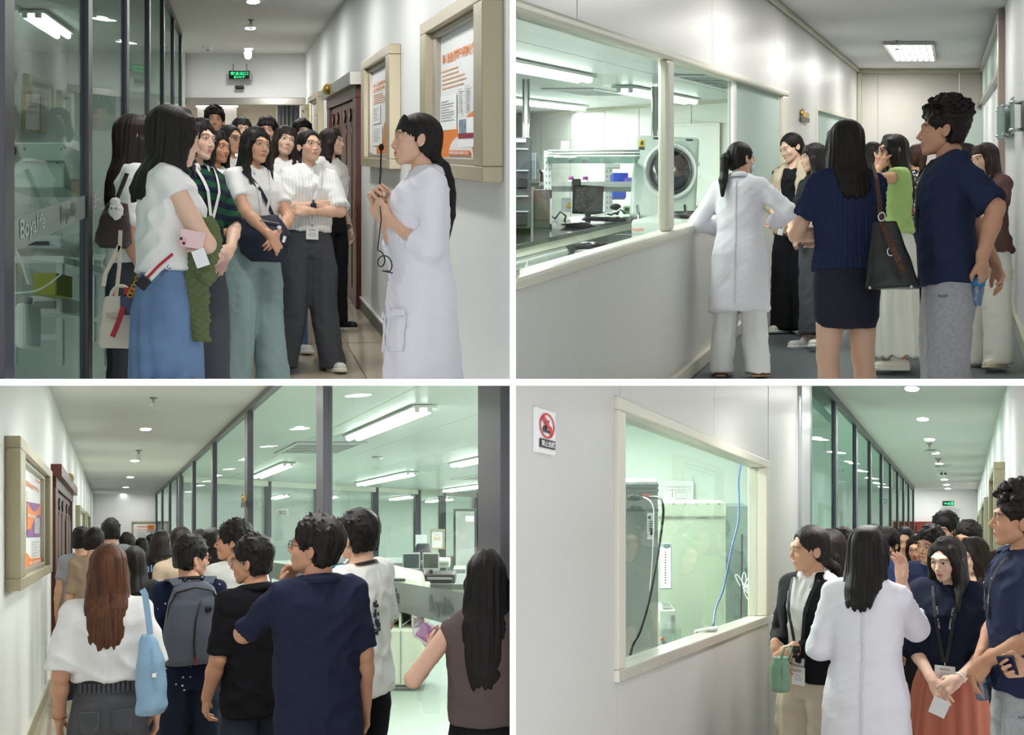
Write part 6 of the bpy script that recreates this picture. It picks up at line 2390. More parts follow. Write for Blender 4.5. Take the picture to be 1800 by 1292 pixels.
def design_d(rect, shape, words_, lines):
 words_('细胞平面肿治疗平台', -.0, .82, .92, .055, ORANGE)
 words_('Boyalife', .76, .93, .2, .035, ORANGE)
 lines(.02, .6, .75, .03, 4, PALEOR, .010)
 shape('orange_picture', [(.36, .30), (.98, .30), (.98, .70), (.36, .66)], mat('picture_violet', '8a4f96', .5, var=.4, vscale=9))
 shape('orange_swoosh', [(.36, .38), (.36, .66)] + curve_pts(lambda t: (.36 + .62 * t, .66 - .10 * sin(pi * t) + .05 * t), 10) + [(.98, .58), (.80, .55), (.66, .50), (.58, .44), (.5, .38)], ORANGE)
 words_('Boyalife', .38, .50, .32, .05, PAPER)
 rect('picture_figures', .66, .92, .34, .52, mat('photo_mix', 'b9aeb6', .5, var=.5, vscale=25))
 rect('photo', .0, .30, .12, .36, mat('photo_dark', '5f5852', .5, var=.6, vscale=18))
 shape('orange_corner', [(0, 0), (1, 0), (1, .05), (.5, .07), (.34, .14), (.22, .12), (0, .06)], ORANGE)
 lines(.02, .28, .60, .025, 9, GREYTX, .008)
 lines(.55, .3, .24, .03, 6, GREYTX, .008)
 words_('细胞工程重点实验室', .42, .01, .5, .03, PAPER)


def design_e(rect, shape, words_, lines):
 words_('干细胞与再生医学产业', .10, .70, .46, .08, ORANGE)
 lines(.10, .46, .58, .06, 2, PALEOR, .03)
 shape('orange_swoosh', [(.42, .55), (.62, .55), (.62, .85), (.42, .85)], ORANGE)
 rect('photo', .40, .66, .38, .58, mat('photo_mix', 'b9aeb6', .5, var=.5, vscale=25))
 lines(.12, .26, .42, .07, 5, GREYTX, .02)


K1 = (UP, LF)
poster(P1, 1.25, -1, 6.98, 5.24, -.155, .765, 'largest framed poster, behind the woman in the lab coat', '', design_a, depth=.10, clips=K1)
poster(P1, 1.25, -1, 10.25, 8.42, -.15, .78, 'framed poster between the wooden door and the largest poster', '', design_b, depth=.09)
poster(P1, 1.25, -1, 17.5, 15.5, -.15, .79, 'framed poster beyond the wooden door', '', design_c)
poster(P1, 1.25, -1, 19.3, 18.3, -.12, .72, 'farthest small framed poster by the end wall of the exit sign corridor', '', design_c)
poster(P3, -.65, 1, 6.99, 10.83, -.335, .62, 'framed poster with orange picture on the left wall, nearest the viewer', '', design_d, depth=.10)
poster(P3, -.65, 1, 21.3, 26.0, -.4, .585, 'second framed poster along the left wall, past the wooden door', '', design_c)
poster(P3, -.65, 1, 28.0, 32.5, -.45, .61, 'third framed poster along the left wall, far end', '', design_c)


def flat_poster(P, u0, u1, v0, v1, d, label, design):
 A, B = P.px(u0, v1, d), P.px(u1, v1, d)
 w, h = (B - A).x, P.px(u0, v0, d).z - A.z
 t = thing('framed_poster', label, 'poster', (A + B) / 2, 'framed posters on the corridor walls')
 fw = h * .07
 for nm, (x0, x1, z0, z1) in (('t', (0, w, h - fw, h)), ('b', (0, w, 0, fw)), ('l', (0, fw, fw, h - fw)), ('r', (w - fw, w, fw, h - fw))):
  MB().box(A + Vector(((x0 + x1) / 2, -.03, (z0 + z1) / 2)), (x1 - x0, .08, z1 - z0)).build('frame_bar', CHAMP, t, bevel=.005)
 sheet = MB().box(A + Vector((w / 2, .0, h / 2)), (w - 2 * fw, .03, h - 2 * fw)).build('print', PAPER, t)
 k = [0]

 def pt(s, z, o=0):
  return A + Vector((fw + (w - 2 * fw) * s, -.016 - o, fw + (h - 2 * fw) * z))

 def shape(nm, pts, mt):
  k[0] += 1
  MB().prism([pt(s, z, .001 * k[0]) for s, z in pts], (0, -.001, 0)).build(nm, mt, sheet)
 rect = lambda nm, s0, s1, z0, z1, mt: shape(nm, [(s0, z0), (s1, z0), (s1, z1), (s0, z1)], mt)

 def words_(s, s0, z0, ww, hh, mt, nm='lettering', bold=True):
  k[0] += 1
  text(s, pt(s0, z0, .001 * k[0] + .002), (1, 0, 0), (0, 0, 1), (w - 2 * fw) * ww, (h - 2 * fw) * hh, mt, sheet, nm, bold=bold, nrm=(0, -1, 0))

 def lines(s0, ww, z0, dz, n, mt, hgt=.01, jag=True):
  m = MB()
  k[0] += 1
  for i in range(n):
   m.prism([pt(s0, z0 - dz * i, .001 * k[0]), pt(s0 + ww, z0 - dz * i, .001 * k[0]), pt(s0 + ww, z0 - dz * i + hgt, .001 * k[0]), pt(s0, z0 - dz * i + hgt, .001 * k[0])], (0, -.0005, 0))
  m.build('small_print', mt, sheet)['kind'] = 'stuff'
 design(rect, shape, words_, lines)


flat_poster(P3, 232, 297, 916, 950, 42.0, 'wide framed poster on the end wall above the crowd', design_e)
flat_poster(P1, 40, 78, 160, 235, 18.9, 'print standing in for a poster reflected in the nearest glass pane', design_c)  # added object in place of the pane's reflection of a poster
# posters of the fourth corridor, right wall
poster(P4, .41, -1, 13.2, 11.0, -.5, .80, 'framed poster nearest the white pillar in the lower right corridor', '', design_c, depth=.11)
poster(P4, .41, -1, 20.5, 17.2, -.4, .72, 'second framed poster from the white pillar, lower right corridor', '', design_c, depth=.08)
poster(P4, .41, -1, 27.0, 22.5, -.4, .70, 'third framed poster from the white pillar, lower right corridor', '', design_c, depth=.07)


# ================================================================ wooden doors
def wood_door(P, a, side, dl, dr, ht, label_n, n_panels=3, light=METAL):
 """dl, dr: nearer and farther jamb."""
 r = sroot('door_%d' % label_n)
 lo, hi = dl, dr
 jw = (hi - lo) * .10
 fl = -P.eye

 def sl(nm, q0, q1, z0, z1, x0, x1, mt, par=None, bev=.004):
  s0, s1 = sorted((a + side * x0, a + side * x1))
  m = MB().slab(P, s0, s1, q0, q1, z0, z1).clip(FR, *( (UP, LF) if P is P1 else (DN, LF) if P is P3 else (DN, RT)))
  return m.build(nm, mt, par or r, bevel=bev) if m.f else None
 sl('door_frame', lo, lo + jw, fl, ht - .12, 0, .05, WOOD)
 sl('door_frame', hi - jw, hi, fl, ht - .12, 0, .05, WOOD)
 sl('door_frame', lo, hi, ht - .12, ht, 0, .055, WOOD)
 sl('lintel_cover', lo - jw * .2, hi + jw * .2, ht, ht + .13, 0, .12, light)
 mid = (lo + hi) / 2
 for q0, q1 in ((lo + jw, mid - .02), (mid + .02, hi - jw)):
  leaf = sl('door_leaf', q0, q1, fl + .02, ht - .13, .0, .025, WOOD)
  w = q1 - q0
  for k in range(2):
   b0, b1 = q0 + w * (.12 + .42 * k), q0 + w * (.46 + .42 * k)
   for z0, z1 in ((fl + .15, fl + .75), (fl + .85, ht - .45)):
    A = lambda q, z, o: P.w(a + side * o, q, z)
    pts = [(b0, z0), (b1, z0), (b1, z1)] + [(b1 + (b0 - b1) * t, z1 + .10 * sin(pi * t)) for t in (.15, .3, .5, .7, .85)] + [(b0, z1)]
    m = MB().prism([A(q, z, .025) for q, z in pts], Vector((side * .018, 0, 0)))
    m.clip(FR, *((UP, LF) if P is P1 else (DN, LF)))
    if m.f: m.build('raised_panel', WOOD, leaf, bevel=.008)
  for k in range(2):
   c = q0 + w * (.29 + .42 * k)
   s0 = P.w(a + side * .026, c, ht - .27)
   m = MB().prism([s0 + Vector((0, 0, .07)), s0 + (P.w(a, c + w * .07, 0) - P.w(a, c, 0)), s0 - Vector((0, 0, .07)), s0 - (P.w(a, c + w * .07, 0) - P.w(a, c, 0))], Vector((side * .016, 0, 0)))
   m.build('diamond_boss', mat('wood_dark', '2a0e0a', .25), leaf)
 return r


wood_door(P1, 1.25, -1, 11.0, 14.4, .62, 4)
em = P1.w(1.12, 13.2, .69)
t = thing('emblem', 'round gold emblem over the wooden door in the exit sign corridor', 'emblem', em)
MB().lathe(em, [(.001, 0), (.06, 0), (.06, .03), (.001, .03)], 18, R=Matrix.Rotation(pi / 2, 3, 'X') @ Matrix.Rotation(-.4, 3, 'Y')).build('disc', GOLD, t)
MB().lathe(em + Vector((0, -.032, 0)), [(.001, 0), (.035, 0), (.035, .01), (.001, .01)], 14, R=Matrix.Rotation(pi / 2, 3, 'X')).build('centre', mat('gold_dark', '8a6a2c', .4, metal=.5), t)
r5 = wood_door(P3, -.65, 1, 12.5, 18.3, .66, 5, light=WOOD)
lv = P3.w(-.60, 14.0, -.52)
m = MB().tube([lv, lv + Vector((.07, 0, 0)), lv + Vector((.075, .35, .01))], .013, 8)
m.build('lever_handle', CHROME, r5)
MB().slab(P3, -.625, -.612, 13.8, 14.3, -.70, -.36).build('handle_plate', METAL, r5, bevel=.004)
sl = P3.w(-.56, 15.6, .80)
t = thing('emblem', 'round cream emblem over the wooden door of the corridor of backs', 'emblem', sl)
MB().lathe(sl, [(.001, 0), (.07, 0), (.07, .03), (.001, .03)], 18, R=Matrix.Rotation(pi / 2, 3, 'X')).build('disc', mat('cream_emblem', 'cdbb8c', .4), t)
MB().lathe(sl + Vector((0, -.032, 0)), [(.001, 0), (.045, 0), (.045, .01), (.001, .01)], 14, R=Matrix.Rotation(pi / 2, 3, 'X')).build('centre', GOLD, t)


# small wall signs
def gold_sign(P, a, side, d, h, w, hh, label):
 c = P.w(a, d, h)
 t = thing('wall_plaque', label, 'plaque', c, 'gold cut-out plaques')
 A = P.w(a + side * .02, d - w / 2, h)
 B = P.w(a + side * .02, d + w / 2, h)
 X = (B - A).normalized() * (1 if P is P3 or True else 1)
 if side < 0: A, X = B, -X
 nr = Vector((side, 0, 0))
 m = MB().prism([A, A + X * w, A + X * w + Vector((0, 0, hh * .35)), A + Vector((0, 0, hh * .35))], nr * .015)
 m.build('base_strip', mat('plaque_grey', '5a564c', .4, metal=.4), t)
 m = MB()
 q = A + X * w * .18 + Vector((0, 0, hh * .68))
 vs = [q + X * (w * .15 * cos(x)) + Vector((0, 0, hh * .30 * sin(x))) for x in np.linspace(0, 2 * pi, 16)[:-1]]
 m.prism(vs, nr * .015)
 for k in range(3):
  b = A + X * w * (.42 + .19 * k) + Vector((0, 0, hh * .42))
  m.prism([b, b + X * w * .13, b + X * w * .13 + Vector((0, 0, hh * .32)), b + Vector((0, 0, hh * .32))], nr * .012)
 m.build('gold_symbols', GOLD, t)


gold_sign(P2, -1.8, 1, 13.7, .31, .75, .16, 'gold cut-out plaque between the two windows of the vinyl corridor')
gold_sign(P3, 1.66, -1, 13.9, .36, .55, .17, 'gold cut-out plaque on the mullion above the cropped hair')

# glass plaques on the right wall of the second corridor
for (u0, u1, v0, v1, lb) in ((1768, 1783, 184, 244, 'glass wall plaque on standoffs, wholly in view on the right wall'), (1797, 1803, 172, 236, 'glass wall plaque cut by the right edge of the view')):
 d1_, d0_ = P2.dw(.55, u0), P2.dw(.55, u1)
 dm = (d0_ + d1_) / 2
 z1, z0 = (260 - v0) * dm / F, (260 - v1) * dm / F
 t = thing('wall_plaque', lb, 'plaque', P2.w(.55, dm, z0), 'glass plaques')
 MB().slab(P2, .455, .465, d0_, d1_, z0, z1).build('glass_plate', glass('plaque_glass', 'c2d6d2', .12, 0, .35, 'b3c9c4'), t)
 MB().slab(P2, .53, .55, d0_ + .1, d1_ - .1, z0 + .03, z1 - .03).build('back_plate', GREYP, t)
 for q in (d0_ + .12, d1_ - .12):
  for z in (z0 + .035, z1 - .035):
   MB().tube([P2.w(.44, q, z), P2.w(.55, q, z)], .012, 8).build('standoff', CHROME, t)
# ================================================================ the laboratories behind the glass
def R3(yaw=0, pitch=0, roll=0):
 return (Matrix.Rotation(rad(yaw), 3, 'Z') @ Matrix.Rotation(rad(pitch), 3, 'X') @ Matrix.Rotation(rad(roll), 3, 'Y'))


LIGHTG = mat('pale_green_enamel', 'c3cfc2', .4, spec=.4)
CREAMG = mat('cream_green_plastic', 'ccd3bd', .4, spec=.4)
DARKG = mat('dark_grey_plastic', '3c4044', .4)
STEEL = mat('grey_steel', '9a9d9b', .35, metal=.4)
STEELD = mat('dark_steel', '6f7674', .35, metal=.4)
SCREEN = mat('screen_dark', '20242a', .12, spec=.5)
TOPB = mat('black_worktop', '17181b', .14, spec=.5)
UNIT = mat('white_unit', 'd7dad9', .4)


def ppx(P, u, v, d):
 return P.px(u, v, d)


# ---- long laboratory behind the window of the second corridor
bench = thing('lab_bench', 'long lab bench with black worktop and pale apron behind the window', 'bench', P2.w(-3.5, 9.5, -1.55))
MB().slab(P2, -4.1, -3.15, 6.8, 11.6, -.735, -.70).clip(FR, *C2).build('worktop', TOPB, bench, bevel=.004)
MB().slab(P2, -4.05, -3.17, 6.8, 11.6, -.80, -.735).clip(FR, *C2).build('apron', FRAMEW, bench)
MB().slab(P2, -4.0, -3.95, 6.8, 11.6, -1.55, -.80).clip(FR, *C2).build('back_board', mat('bench_grey', '6f7573', .5), bench)
MB().slab(P2, -4.0, -3.2, 11.4, 11.5, -1.55, -.80).build('end_board', UNIT, bench)
dq = P2.dw(-3.17, 1000)
un = thing('drawer_unit', 'white drawer unit under the left end of the lab bench', 'cabinet', P2.w(-3.5, 8.8, -1.55))
MB().slab(P2, -3.9, -3.19, 7.9, dq, -1.5, -.81).clip(FR, *C2).build('body', UNIT, un)
for i, (q0, q1) in enumerate(((7.9, 8.45), (8.47, dq - .01))):
 for j, (z0, z1) in enumerate(((-1.02, -.83), (-1.25, -1.04), (-1.48, -1.27))):
  m = MB().slab(P2, -3.19, -3.172, q0 + .01, q1 - .01, z0, z1).clip(FR, *C2)
  if not m.f: continue
  dwr = m.build('drawer', mat('white_drawer', 'e3e6e5', .35), un, bevel=.003)
  m = MB().slab(P2, -3.172, -3.160, q0 + .02, q1 - .02, z1 - .035, z1 - .015).clip(FR, *C2)
  if m.f: m.build('handle', CHROME, dwr)
st = P2.px(1041, 470, 8.55)
t = thing('stool', 'round black stool with chrome ring in front of the lab bench', 'stool', Vector((st.x, st.y, P2.w(0, 8.55, -1.55).z)))
zt = P2.px(1041, 428, 8.55).z
MB().lathe((st.x, st.y, zt - .06), [(.001, 0), (.12, 0), (.132, .015), (.132, .045), (.115, .06), (.001, .06)], 28).build('seat', mat('black_vinyl', '1a1a1c', .25, spec=.6), t)
MB().lathe((st.x, st.y, zt - .075), [(.001, 0), (.135, 0), (.135, .018), (.001, .018)], 28).build('seat_rim', CHROME, t)
zf = P2.w(0, 8.55, -1.55).z
MB().tube([(st.x, st.y, zf + .1), (st.x, st.y, zt - .07)], .018, 10).build('column', CHROME, t)
for k in range(5):
 a = 2 * pi * k / 5
 MB().tube([(st.x, st.y, zf + .12), (st.x + .2 * cos(a), st.y + .2 * sin(a), zf + .03)], .012, 8).build('leg', BLACK, t)
for sg in (-1, 1):
 MB().tube([(st.x + sg * .06, st.y, zt - .08), (st.x + sg * .14, st.y - .05, zt - .26)], .009, 8).build('strut', BLACK, t)


def bbox(P, u0, u1, v0, v1, d, dep):
 """Centre and size of an upright box whose front shows in u0..u1, v0..v1."""
 A, B = P.px(u0, v1, d), P.px(u1, v0, d)
 return Vector(((A.x + B.x) / 2, d + dep / 2, (A.z + B.z) / 2)), (B.x - A.x, dep, B.z - A.z)


# dark tower instrument
c, s_ = bbox(P2, 906.5, 934, 241, 402, 9.4, .25)
t = thing('instrument_tower', 'tall dark grey instrument at the left end of the black worktop', 'instrument', c - Vector((0, 0, s_[2] / 2)))
MB().box(c, s_).build('housing', DARKG, t, bevel=.01)
for k, v in enumerate((262, 300, 345, 372)):
 q = P2.px(918, v, 9.38)
 MB().box(q, (.10, .02, .012)).build('trim_strip', mat('strip_grey', 'a7adb3', .3), t)
MB().box(P2.px(916, 247, 9.38), (.08, .02, .03)).build('paper_label', PAPER, t)
for k, v in enumerate((322, 388)):
 MB().box(P2.px(916, v, 9.39), (.10, .02, .08)).build('drawer_front', BLACK, t, bevel=.006)
# black computer
c, s_ = bbox(P2, 938, 970, 333, 402, 9.9, .38)
t = thing('computer', 'black computer tower standing on the black worktop', 'computer', c - Vector((0, 0, s_[2] / 2)))
MB().box(c, s_).build('case', BLACK, t, bevel=.006)
MB().box(c + Vector((0, -.195, .03)), (s_[0] * .8, .01, s_[2] * .75)).build('front_panel', mat('brown_panel', '3b2b28', .2), t)
MB().box(c + Vector((s_[0] * .45, -.197, -.02)), (s_[0] * .12, .012, s_[2] * .65)).build('metal_rail', STEEL, t)
MB().box(c + Vector((.06, -.197, .15)), (.004, .006, .03)).build('red_mark', RED, t)
# monitor and keyboard
c, s_ = bbox(P2, 1005, 1062, 326, 376, 11.0, .03)
R = R3(18, 6, 0)
t = thing('monitor', 'black monitor on the lab bench beside the white paper', 'monitor', c - Vector((0, 0, .2)))
MB().box(c, s_, R).build('frame', BLACK, t, bevel=.005)
MB().box(c + R @ Vector((0, -.017, .006)), (s_[0] * .92, .004, s_[2] * .84), R).build('screen', mat('screen_brown', '33302f', .08, spec=.6), t)
MB().box(c + Vector((0, .02, -.19)), (.05, .03, .12), R).build('neck', BLACK, t)
MB().box(c + Vector((0, .0, -.245)), (.20, .14, .015), R).build('foot', BLACK, t, bevel=.005)
kb = P2.px(1062, 386, 10.6)
t = thing('keyboard', 'black keyboard in front of the monitor on the lab bench', 'keyboard', kb)
Rk = R3(15)
MB().box(kb, (.40, .13, .018), Rk).build('base', BLACK, t, bevel=.004)
for r_ in range(4):
 for k in range(11):
  MB().box(kb + Rk @ Vector((-.175 + .035 * k, -.045 + .03 * r_, .012)), (.028, .024, .008), Rk).build('key', mat('key_grey', '2c2d30', .4), t)
q = P2.px(1018, 396, 10.1)
t = thing('paper_sheet', 'white paper sheet lying on the black worktop', 'paper', q)
MB().box(q + Vector((0, 0, .004)), (.24, .32, .003), R3(-30)).build('top_sheet', PAPER, t)
MB().box(q, (.25, .33, .003), R3(-24)).build('bottom_sheet', mat('clip_white', 'd9dcdc', .5), t)
# racks
RACK = mat('rack_grey', 'b9bcb8', .4, metal=.2)
for u, v0, v1, d, lb in ((963, 265, 378, 11.2, 'perforated grey rack upright nearer the computer'), (1070, 285, 372, 13.0, 'perforated grey rack upright behind the blue boxes')):
 c, s_ = bbox(P2, u - 7, u + 7, v0, v1, d, .05)
 t = thing('rack_upright', lb, 'rack', c - Vector((0, 0, s_[2] / 2)), 'rack uprights')
 MB().box(c, s_).build('post', RACK, t, bevel=.004)
 for k in range(9):
  for sg in (-1, 1):
   MB().box(c + Vector((sg * s_[0] * .2, -.026, s_[2] * (-.42 + .105 * k))), (s_[0] * .12, .004, s_[2] * .045)).build('slot', mat('slot_dark', '5d605e', .6), t)
 MB().box(c + Vector((.05, -.01, s_[2] * .42)), (.16, .05, .05)).build('bracket', RACK, t, bevel=.008)
A, B = P2.px(962, 281, 11.1), P2.px(1122, 281, 11.1)
t = thing('glass_shelf', 'glass shelf with grey rail over the lab bench', 'shelf', (A + B) / 2)
MB().box((A + B) / 2, ((B - A).x, .30, .012)).build('glass_plate', glass('shelf_glass', 'cfe2dc', .2, 0, .3, '9fb5ac'), t)
for z in (.03, .06):
 MB().tube([A + Vector((0, -.14, z)), B + Vector((0, -.14, z))], .010, 8).build('rail', RACK, t)
A, B = P2.px(958, 331, 11.5), P2.px(1120, 331, 11.5)
t = thing('rack_shelf', 'lower pale shelf behind the monitor', 'shelf', (A + B) / 2)
MB().box((A + B) / 2, ((B - A).x, .3, .02)).build('board', UNIT, t)
MB().box((A + B) / 2 + Vector((0, -.15, .02)), ((B - A).x, .01, .04)).build('edge_rail', RACK, t)


def openbox(P, u0, u1, v0, v1, d, dep, m, label, name='storage_box', tilt=0):
 c, s_ = bbox(P, u0, u1, v0, v1, d, dep)
 t = thing(name, label, 'box', c - Vector((0, 0, s_[2] / 2)))
 R = R3(tilt)
 w = .008
 MB().box(c + R @ Vector((0, -dep / 2, 0)), (s_[0], w, s_[2]), R).build('front_wall', m, t)
 MB().box(c + R @ Vector((0, dep / 2, 0)), (s_[0], w, s_[2]), R).build('back_wall', m, t)
 for sg in (-1, 1):
  MB().box(c + R @ Vector((sg * s_[0] / 2, 0, 0)), (w, dep, s_[2]), R).build('side_wall', m, t)
 MB().box(c - Vector((0, 0, s_[2] / 2)), (s_[0], dep, w), R).build('bottom', m, t)
 return t


openbox(P2, 1077, 1102, 304, 324, 12.6, .16, mat('box_blue', '2343b5', .4), 'bright blue box on the shelf left of the purple one', tilt=8)
openbox(P2, 1101, 1116, 312, 326, 12.4, .14, mat('box_purple', '6c55b4', .4), 'purple box on the shelf beside the blue one')
openbox(P2, 1078, 1100, 331, 346, 12.2, .16, mat('box_blue', '2343b5', .4), 'blue tray under the bright blue box')
for u, lb in ((1004, 'white bottle with purple cap nearer the rack upright'), (1029, 'white bottle with purple cap farther from the rack upright')):
 A, B = P2.px(u, 331, 11.6), P2.px(u, 311, 11.6)
 h = (B - A).z
 t = thing('reagent_bottle', lb, 'bottle', A, 'bottles with purple caps')
 MB().lathe(A, [(.001, 0), (.034, 0), (.036, .01), (.036, h * .62), (.018, h * .75), (.001, h * .75)], 18).build('shell', mat('bottle_white', 'dfe6e8', .3), t)
 MB().lathe(A + Vector((0, 0, h * .72)), [(.001, 0), (.026, 0), (.026, h * .28), (.001, h * .28)], 16).build('cap', mat('cap_purple', '8a2f7d', .4), t)
c, s_ = bbox(P2, 1006, 1021, 314, 334, 11.3, .1)
t = thing('dispenser', 'small black dispenser between the two purple-capped bottles', 'dispenser', c - Vector((0, 0, s_[2] / 2)))
MB().box(c, s_).build('housing', BLACK, t, bevel=.012)
MB().box(c + Vector((0, -.052, -.02)), (s_[0] * .6, .006, s_[2] * .3)).build('tray', DARKG, t)
# grey file rack
c, s_ = bbox(P2, 934, 948, 270, 322, 10.6, .2)
t = thing('file_rack', 'dark grey file rack beside the tall instrument', 'rack', c - Vector((0, 0, s_[2] / 2)))
MB().box(c, s_).build('case', mat('file_grey', '5d646a', .5), t, bevel=.005)
for k in range(3):
 MB().box(c + Vector((-.02 + .02 * k, -.105, .02)), (.012, .02, s_[2] * .9)).build('file', mat('file_%d' % k, ('6f767b', '848a8e', '555b60')[k], .5), t)
# microscope
mc = P2.px(952, 330, 11.6)
t = thing('microscope', 'small dark microscope by the rack upright', 'microscope', mc)
MB().box(mc, (.14, .16, .03)).build('base', DARKG, t, bevel=.008)
MB().tube([mc + Vector((.05, .03, 0)), mc + Vector((.06, .03, .12)), mc + Vector((.0, .0, .17))], .018, 8).build('arm', WHITEP, t)
MB().tube([mc + Vector((0, -.01, .06)), mc + Vector((.0, -.01, .15)), mc + Vector((-.06, -.03, .20))], .016, 8).build('eyepiece', BLACK, t)
# cables, small devices on the bench
for k, (pts, r) in enumerate(((((968, 378), (975, 385), (985, 372), (995, 380), (992, 388)), .010), (((1060, 374), (1075, 378), (1090, 368), (1100, 376)), .009), (((1040, 380), (1062, 376), (1084, 372), (1092, 366)), .007))):
 tag(MB().tube([P2.px(u, v, 11.0 - .1 * k) for u, v in pts], r, 6).single('cable', BLACK if k < 2 else WHITEP, ('black cable coil right of the computer', 'black cable near the open lid', 'white cable behind the keyboard')[k], 'cable'), None)
c, s_ = bbox(P2, 1075, 1092, 355, 374, 11.9, .2)
t = thing('scanner', 'black handheld scanner in its cradle by the keyboard', 'scanner', c - Vector((0, 0, s_[2] / 2)))
MB().ball(c + Vector((0, 0, .02)), (.06, .05, .035), 14).build('head', BLACK, t)
MB().box(c + Vector((.02, 0, -.03)), (.04, .06, .07), R3(0, 0, 20)).build('handle', BLACK, t, bevel=.01)
c, s_ = bbox(P2, 1096, 1108, 362, 374, 11.9, .1)
t = thing('power_strip', 'green and white power strip beside the open lid', 'power strip', c)
MB().box(c, s_).build('case', mat('strip_green', '9fb48c', .5), t, bevel=.004)
MB().box(c + Vector((0, -.052, 0)), (s_[0] * .6, .004, s_[2] * .5)).build('sockets', DARKG, t)
c, s_ = bbox(P2, 986, 1004, 348, 372, 11.5, .02)
t = thing('document', 'leaning white sheet with a yellow warning triangle', 'paper', c)
MB().box(c, s_, R3(10, 12)).build('sheet', PAPER, t)
q = c + Vector((.03, -.016, .0))
MB().prism([q + Vector((-.03, 0, -.025)), q + Vector((.03, 0, -.025)), q + Vector((0, .004, .03))], (0, -.002, 0)).build('warning_triangle', mat('warn_yellow', 'd9b91f', .5), t)
# notices and switch on the far wall
for u0, u1, v0, v1, d, lb in ((986, 1001, 248, 264, 22.6, 'small notice on the far wall of the laboratory'), (1224, 1231, 285, 293, 19.3, 'white light switch on the far wall by the white frosted pane')):
 c, s_ = bbox(P2, u0, u1, v0, v1, d, .03)
 t = thing('wall_notice' if u0 < 1000 else 'light_switch', lb, 'notice' if u0 < 1000 else 'switch', c)
 MB().box(c, s_).build('plate', PAPER, t, bevel=.003)
 MB().box(c + Vector((0, -.017, 0)), (s_[0] * .7, .004, s_[2] * .5)).build('print', GREYTX, t)
c, s_ = bbox(P2, 1122, 1150, 240, 262, 17.8, .03)
# hanging tubes: two service pipes with clear sleeves
for u0, u1, d, v1, lb in ((1145, 1157, 14.5, 300, 'steel service post behind the window mullion'), (919, 930, 13.0, 330, 'steel service post near the left edge of the window')):
 A, B = P2.px((u0 + u1) / 2, v1, d), P2.w((((u0 + u1) / 2) - 1675) * d / F, d, .77)
 t = thing('service_post', lb, 'post', A)
 MB().box((A + B) / 2, ((u1 - u0) * d / F, .1, (B - A).z)).build('post', RACK, t, bevel=.006)
 for sg in (-1, 1):
  MB().tube([A + Vector((sg * .03, -.06, 0)), B + Vector((sg * .03, -.06, 0))], .012, 8).build('pipe', CHROME, t)

# centrifuge with its lid up
cb = thing('centrifuge', 'pale green centrifuge with open lid and dark bowl behind the window mullion', 'centrifuge', P2.px(1165, 470, 10.6))
h0_, h1_ = (260 - 520) * 10.2 / F, (260 - 386) * 10.2 / F
MB().slab(P2, (1109 - 1675) * 10.2 / F, -1.98, 10.2, 11.15, h0_, h1_).build('housing', mat('centrifuge_white', 'cfd7cf', .35, spec=.45), cb, bevel=.03, seg=3)
lid_c = P2.px(1168, 314, 11.25)
Rl = R3(-4, -14, 4)
lw, lh = .64, .88
lid = cb and MB().box(lid_c, (lw, .11, lh), Rl).build('lid', mat('centrifuge_lid', 'c8d2ca', .35, spec=.45), cb, bevel=.035, seg=3)


def lidring(r0, r1, off, th, m, nm, cx=.05, cz=.05):
 n = 36
 vs, fs = [], []
 for i in range(n):
  a = 2 * pi * i / n
  for r in (r0, r1):
   vs.append(lid_c + Rl @ Vector((cx + r * cos(a), off, cz + r * 1.15 * sin(a))))
  for r in (r0, r1):
   vs.append(lid_c + Rl @ Vector((cx + r * cos(a), off + th, cz + r * 1.15 * sin(a))))
 for i in range(n):
  j = (i + 1) % n
  fs += [(4 * i, 4 * j, 4 * j + 1, 4 * i + 1), (4 * i + 1, 4 * j + 1, 4 * j + 3, 4 * i + 3), (4 * i, 4 * i + 2, 4 * j + 2, 4 * j)]
 MB().add(vs, fs, True).build(nm, m, lid)


lidring(.235, .265, -.085, .035, mat('seal_white', 'dfe3df', .4), 'seal_ring')
lidring(.001, .205, -.075, .02, mat('lid_disc', '2b2e35', .18, spec=.6), 'dark_disc')
lidring(.19, .215, -.080, .02, DARKG, 'disc_rim')
q = lid_c + Rl @ Vector((-.245, -.058, .34))
b_ = MB().box(q, (.055, .004, .075), Rl).build('warning_label', mat('warn_yellow', 'd9b91f', .5), lid)
MB().box(q + Rl @ Vector((0, -.003, -.055)), (.055, .004, .03), Rl).build('label_text', INK, lid)
MB().prism([q + Rl @ Vector(p) for p in ((-.012, -.003, -.02), (.014, -.003, -.02), (.016, -.003, .01), (.0, -.003, .028), (-.014, -.003, .005))], Rl @ Vector((0, -.001, 0))).build('label_symbol', INK, lid)
for dx in (-.10, .22):
 MB().box(lid_c + Rl @ Vector((dx, -.058, .40)), (.07, .004, .02), Rl).build('latch_mark', INK, lid)
bc = P2.w((1228 - 1675) * 10.6 / F, 10.6, h1_)
MB().lathe(bc, [(.30, 0), (.34, .02), (.36, .035), (.30, .04), (.27, .02), (.20, .012), (.001, .012)], 36, R=Matrix.Rotation(math.atan(P2.kz), 3, 'X')).build('bowl', mat('bowl_dark', '1d2025', .12, spec=.6), cb)
for u in (1124, 1207):
 A, B = P2.px(u, 392, 10.25), P2.px(u - 3, 362, 10.7)
 MB().tube([A, B], .016, 8).build('gas_strut', CHROME, cb)
A = P2.px(1109.5, 407, 10.18)
text('Boyalife', A, (1, 0, 0), (0, 0, 1), .115, .034, mat('brand_orange', 'd96a25', .4), cb, 'lettering', bold=True, nrm=(0, -1, 0))
A, s2 = bbox(P2, 1111, 1128, 421, 430, 10.17, .004)
MB().box(A, s2).build('sticker', PAPER, cb)
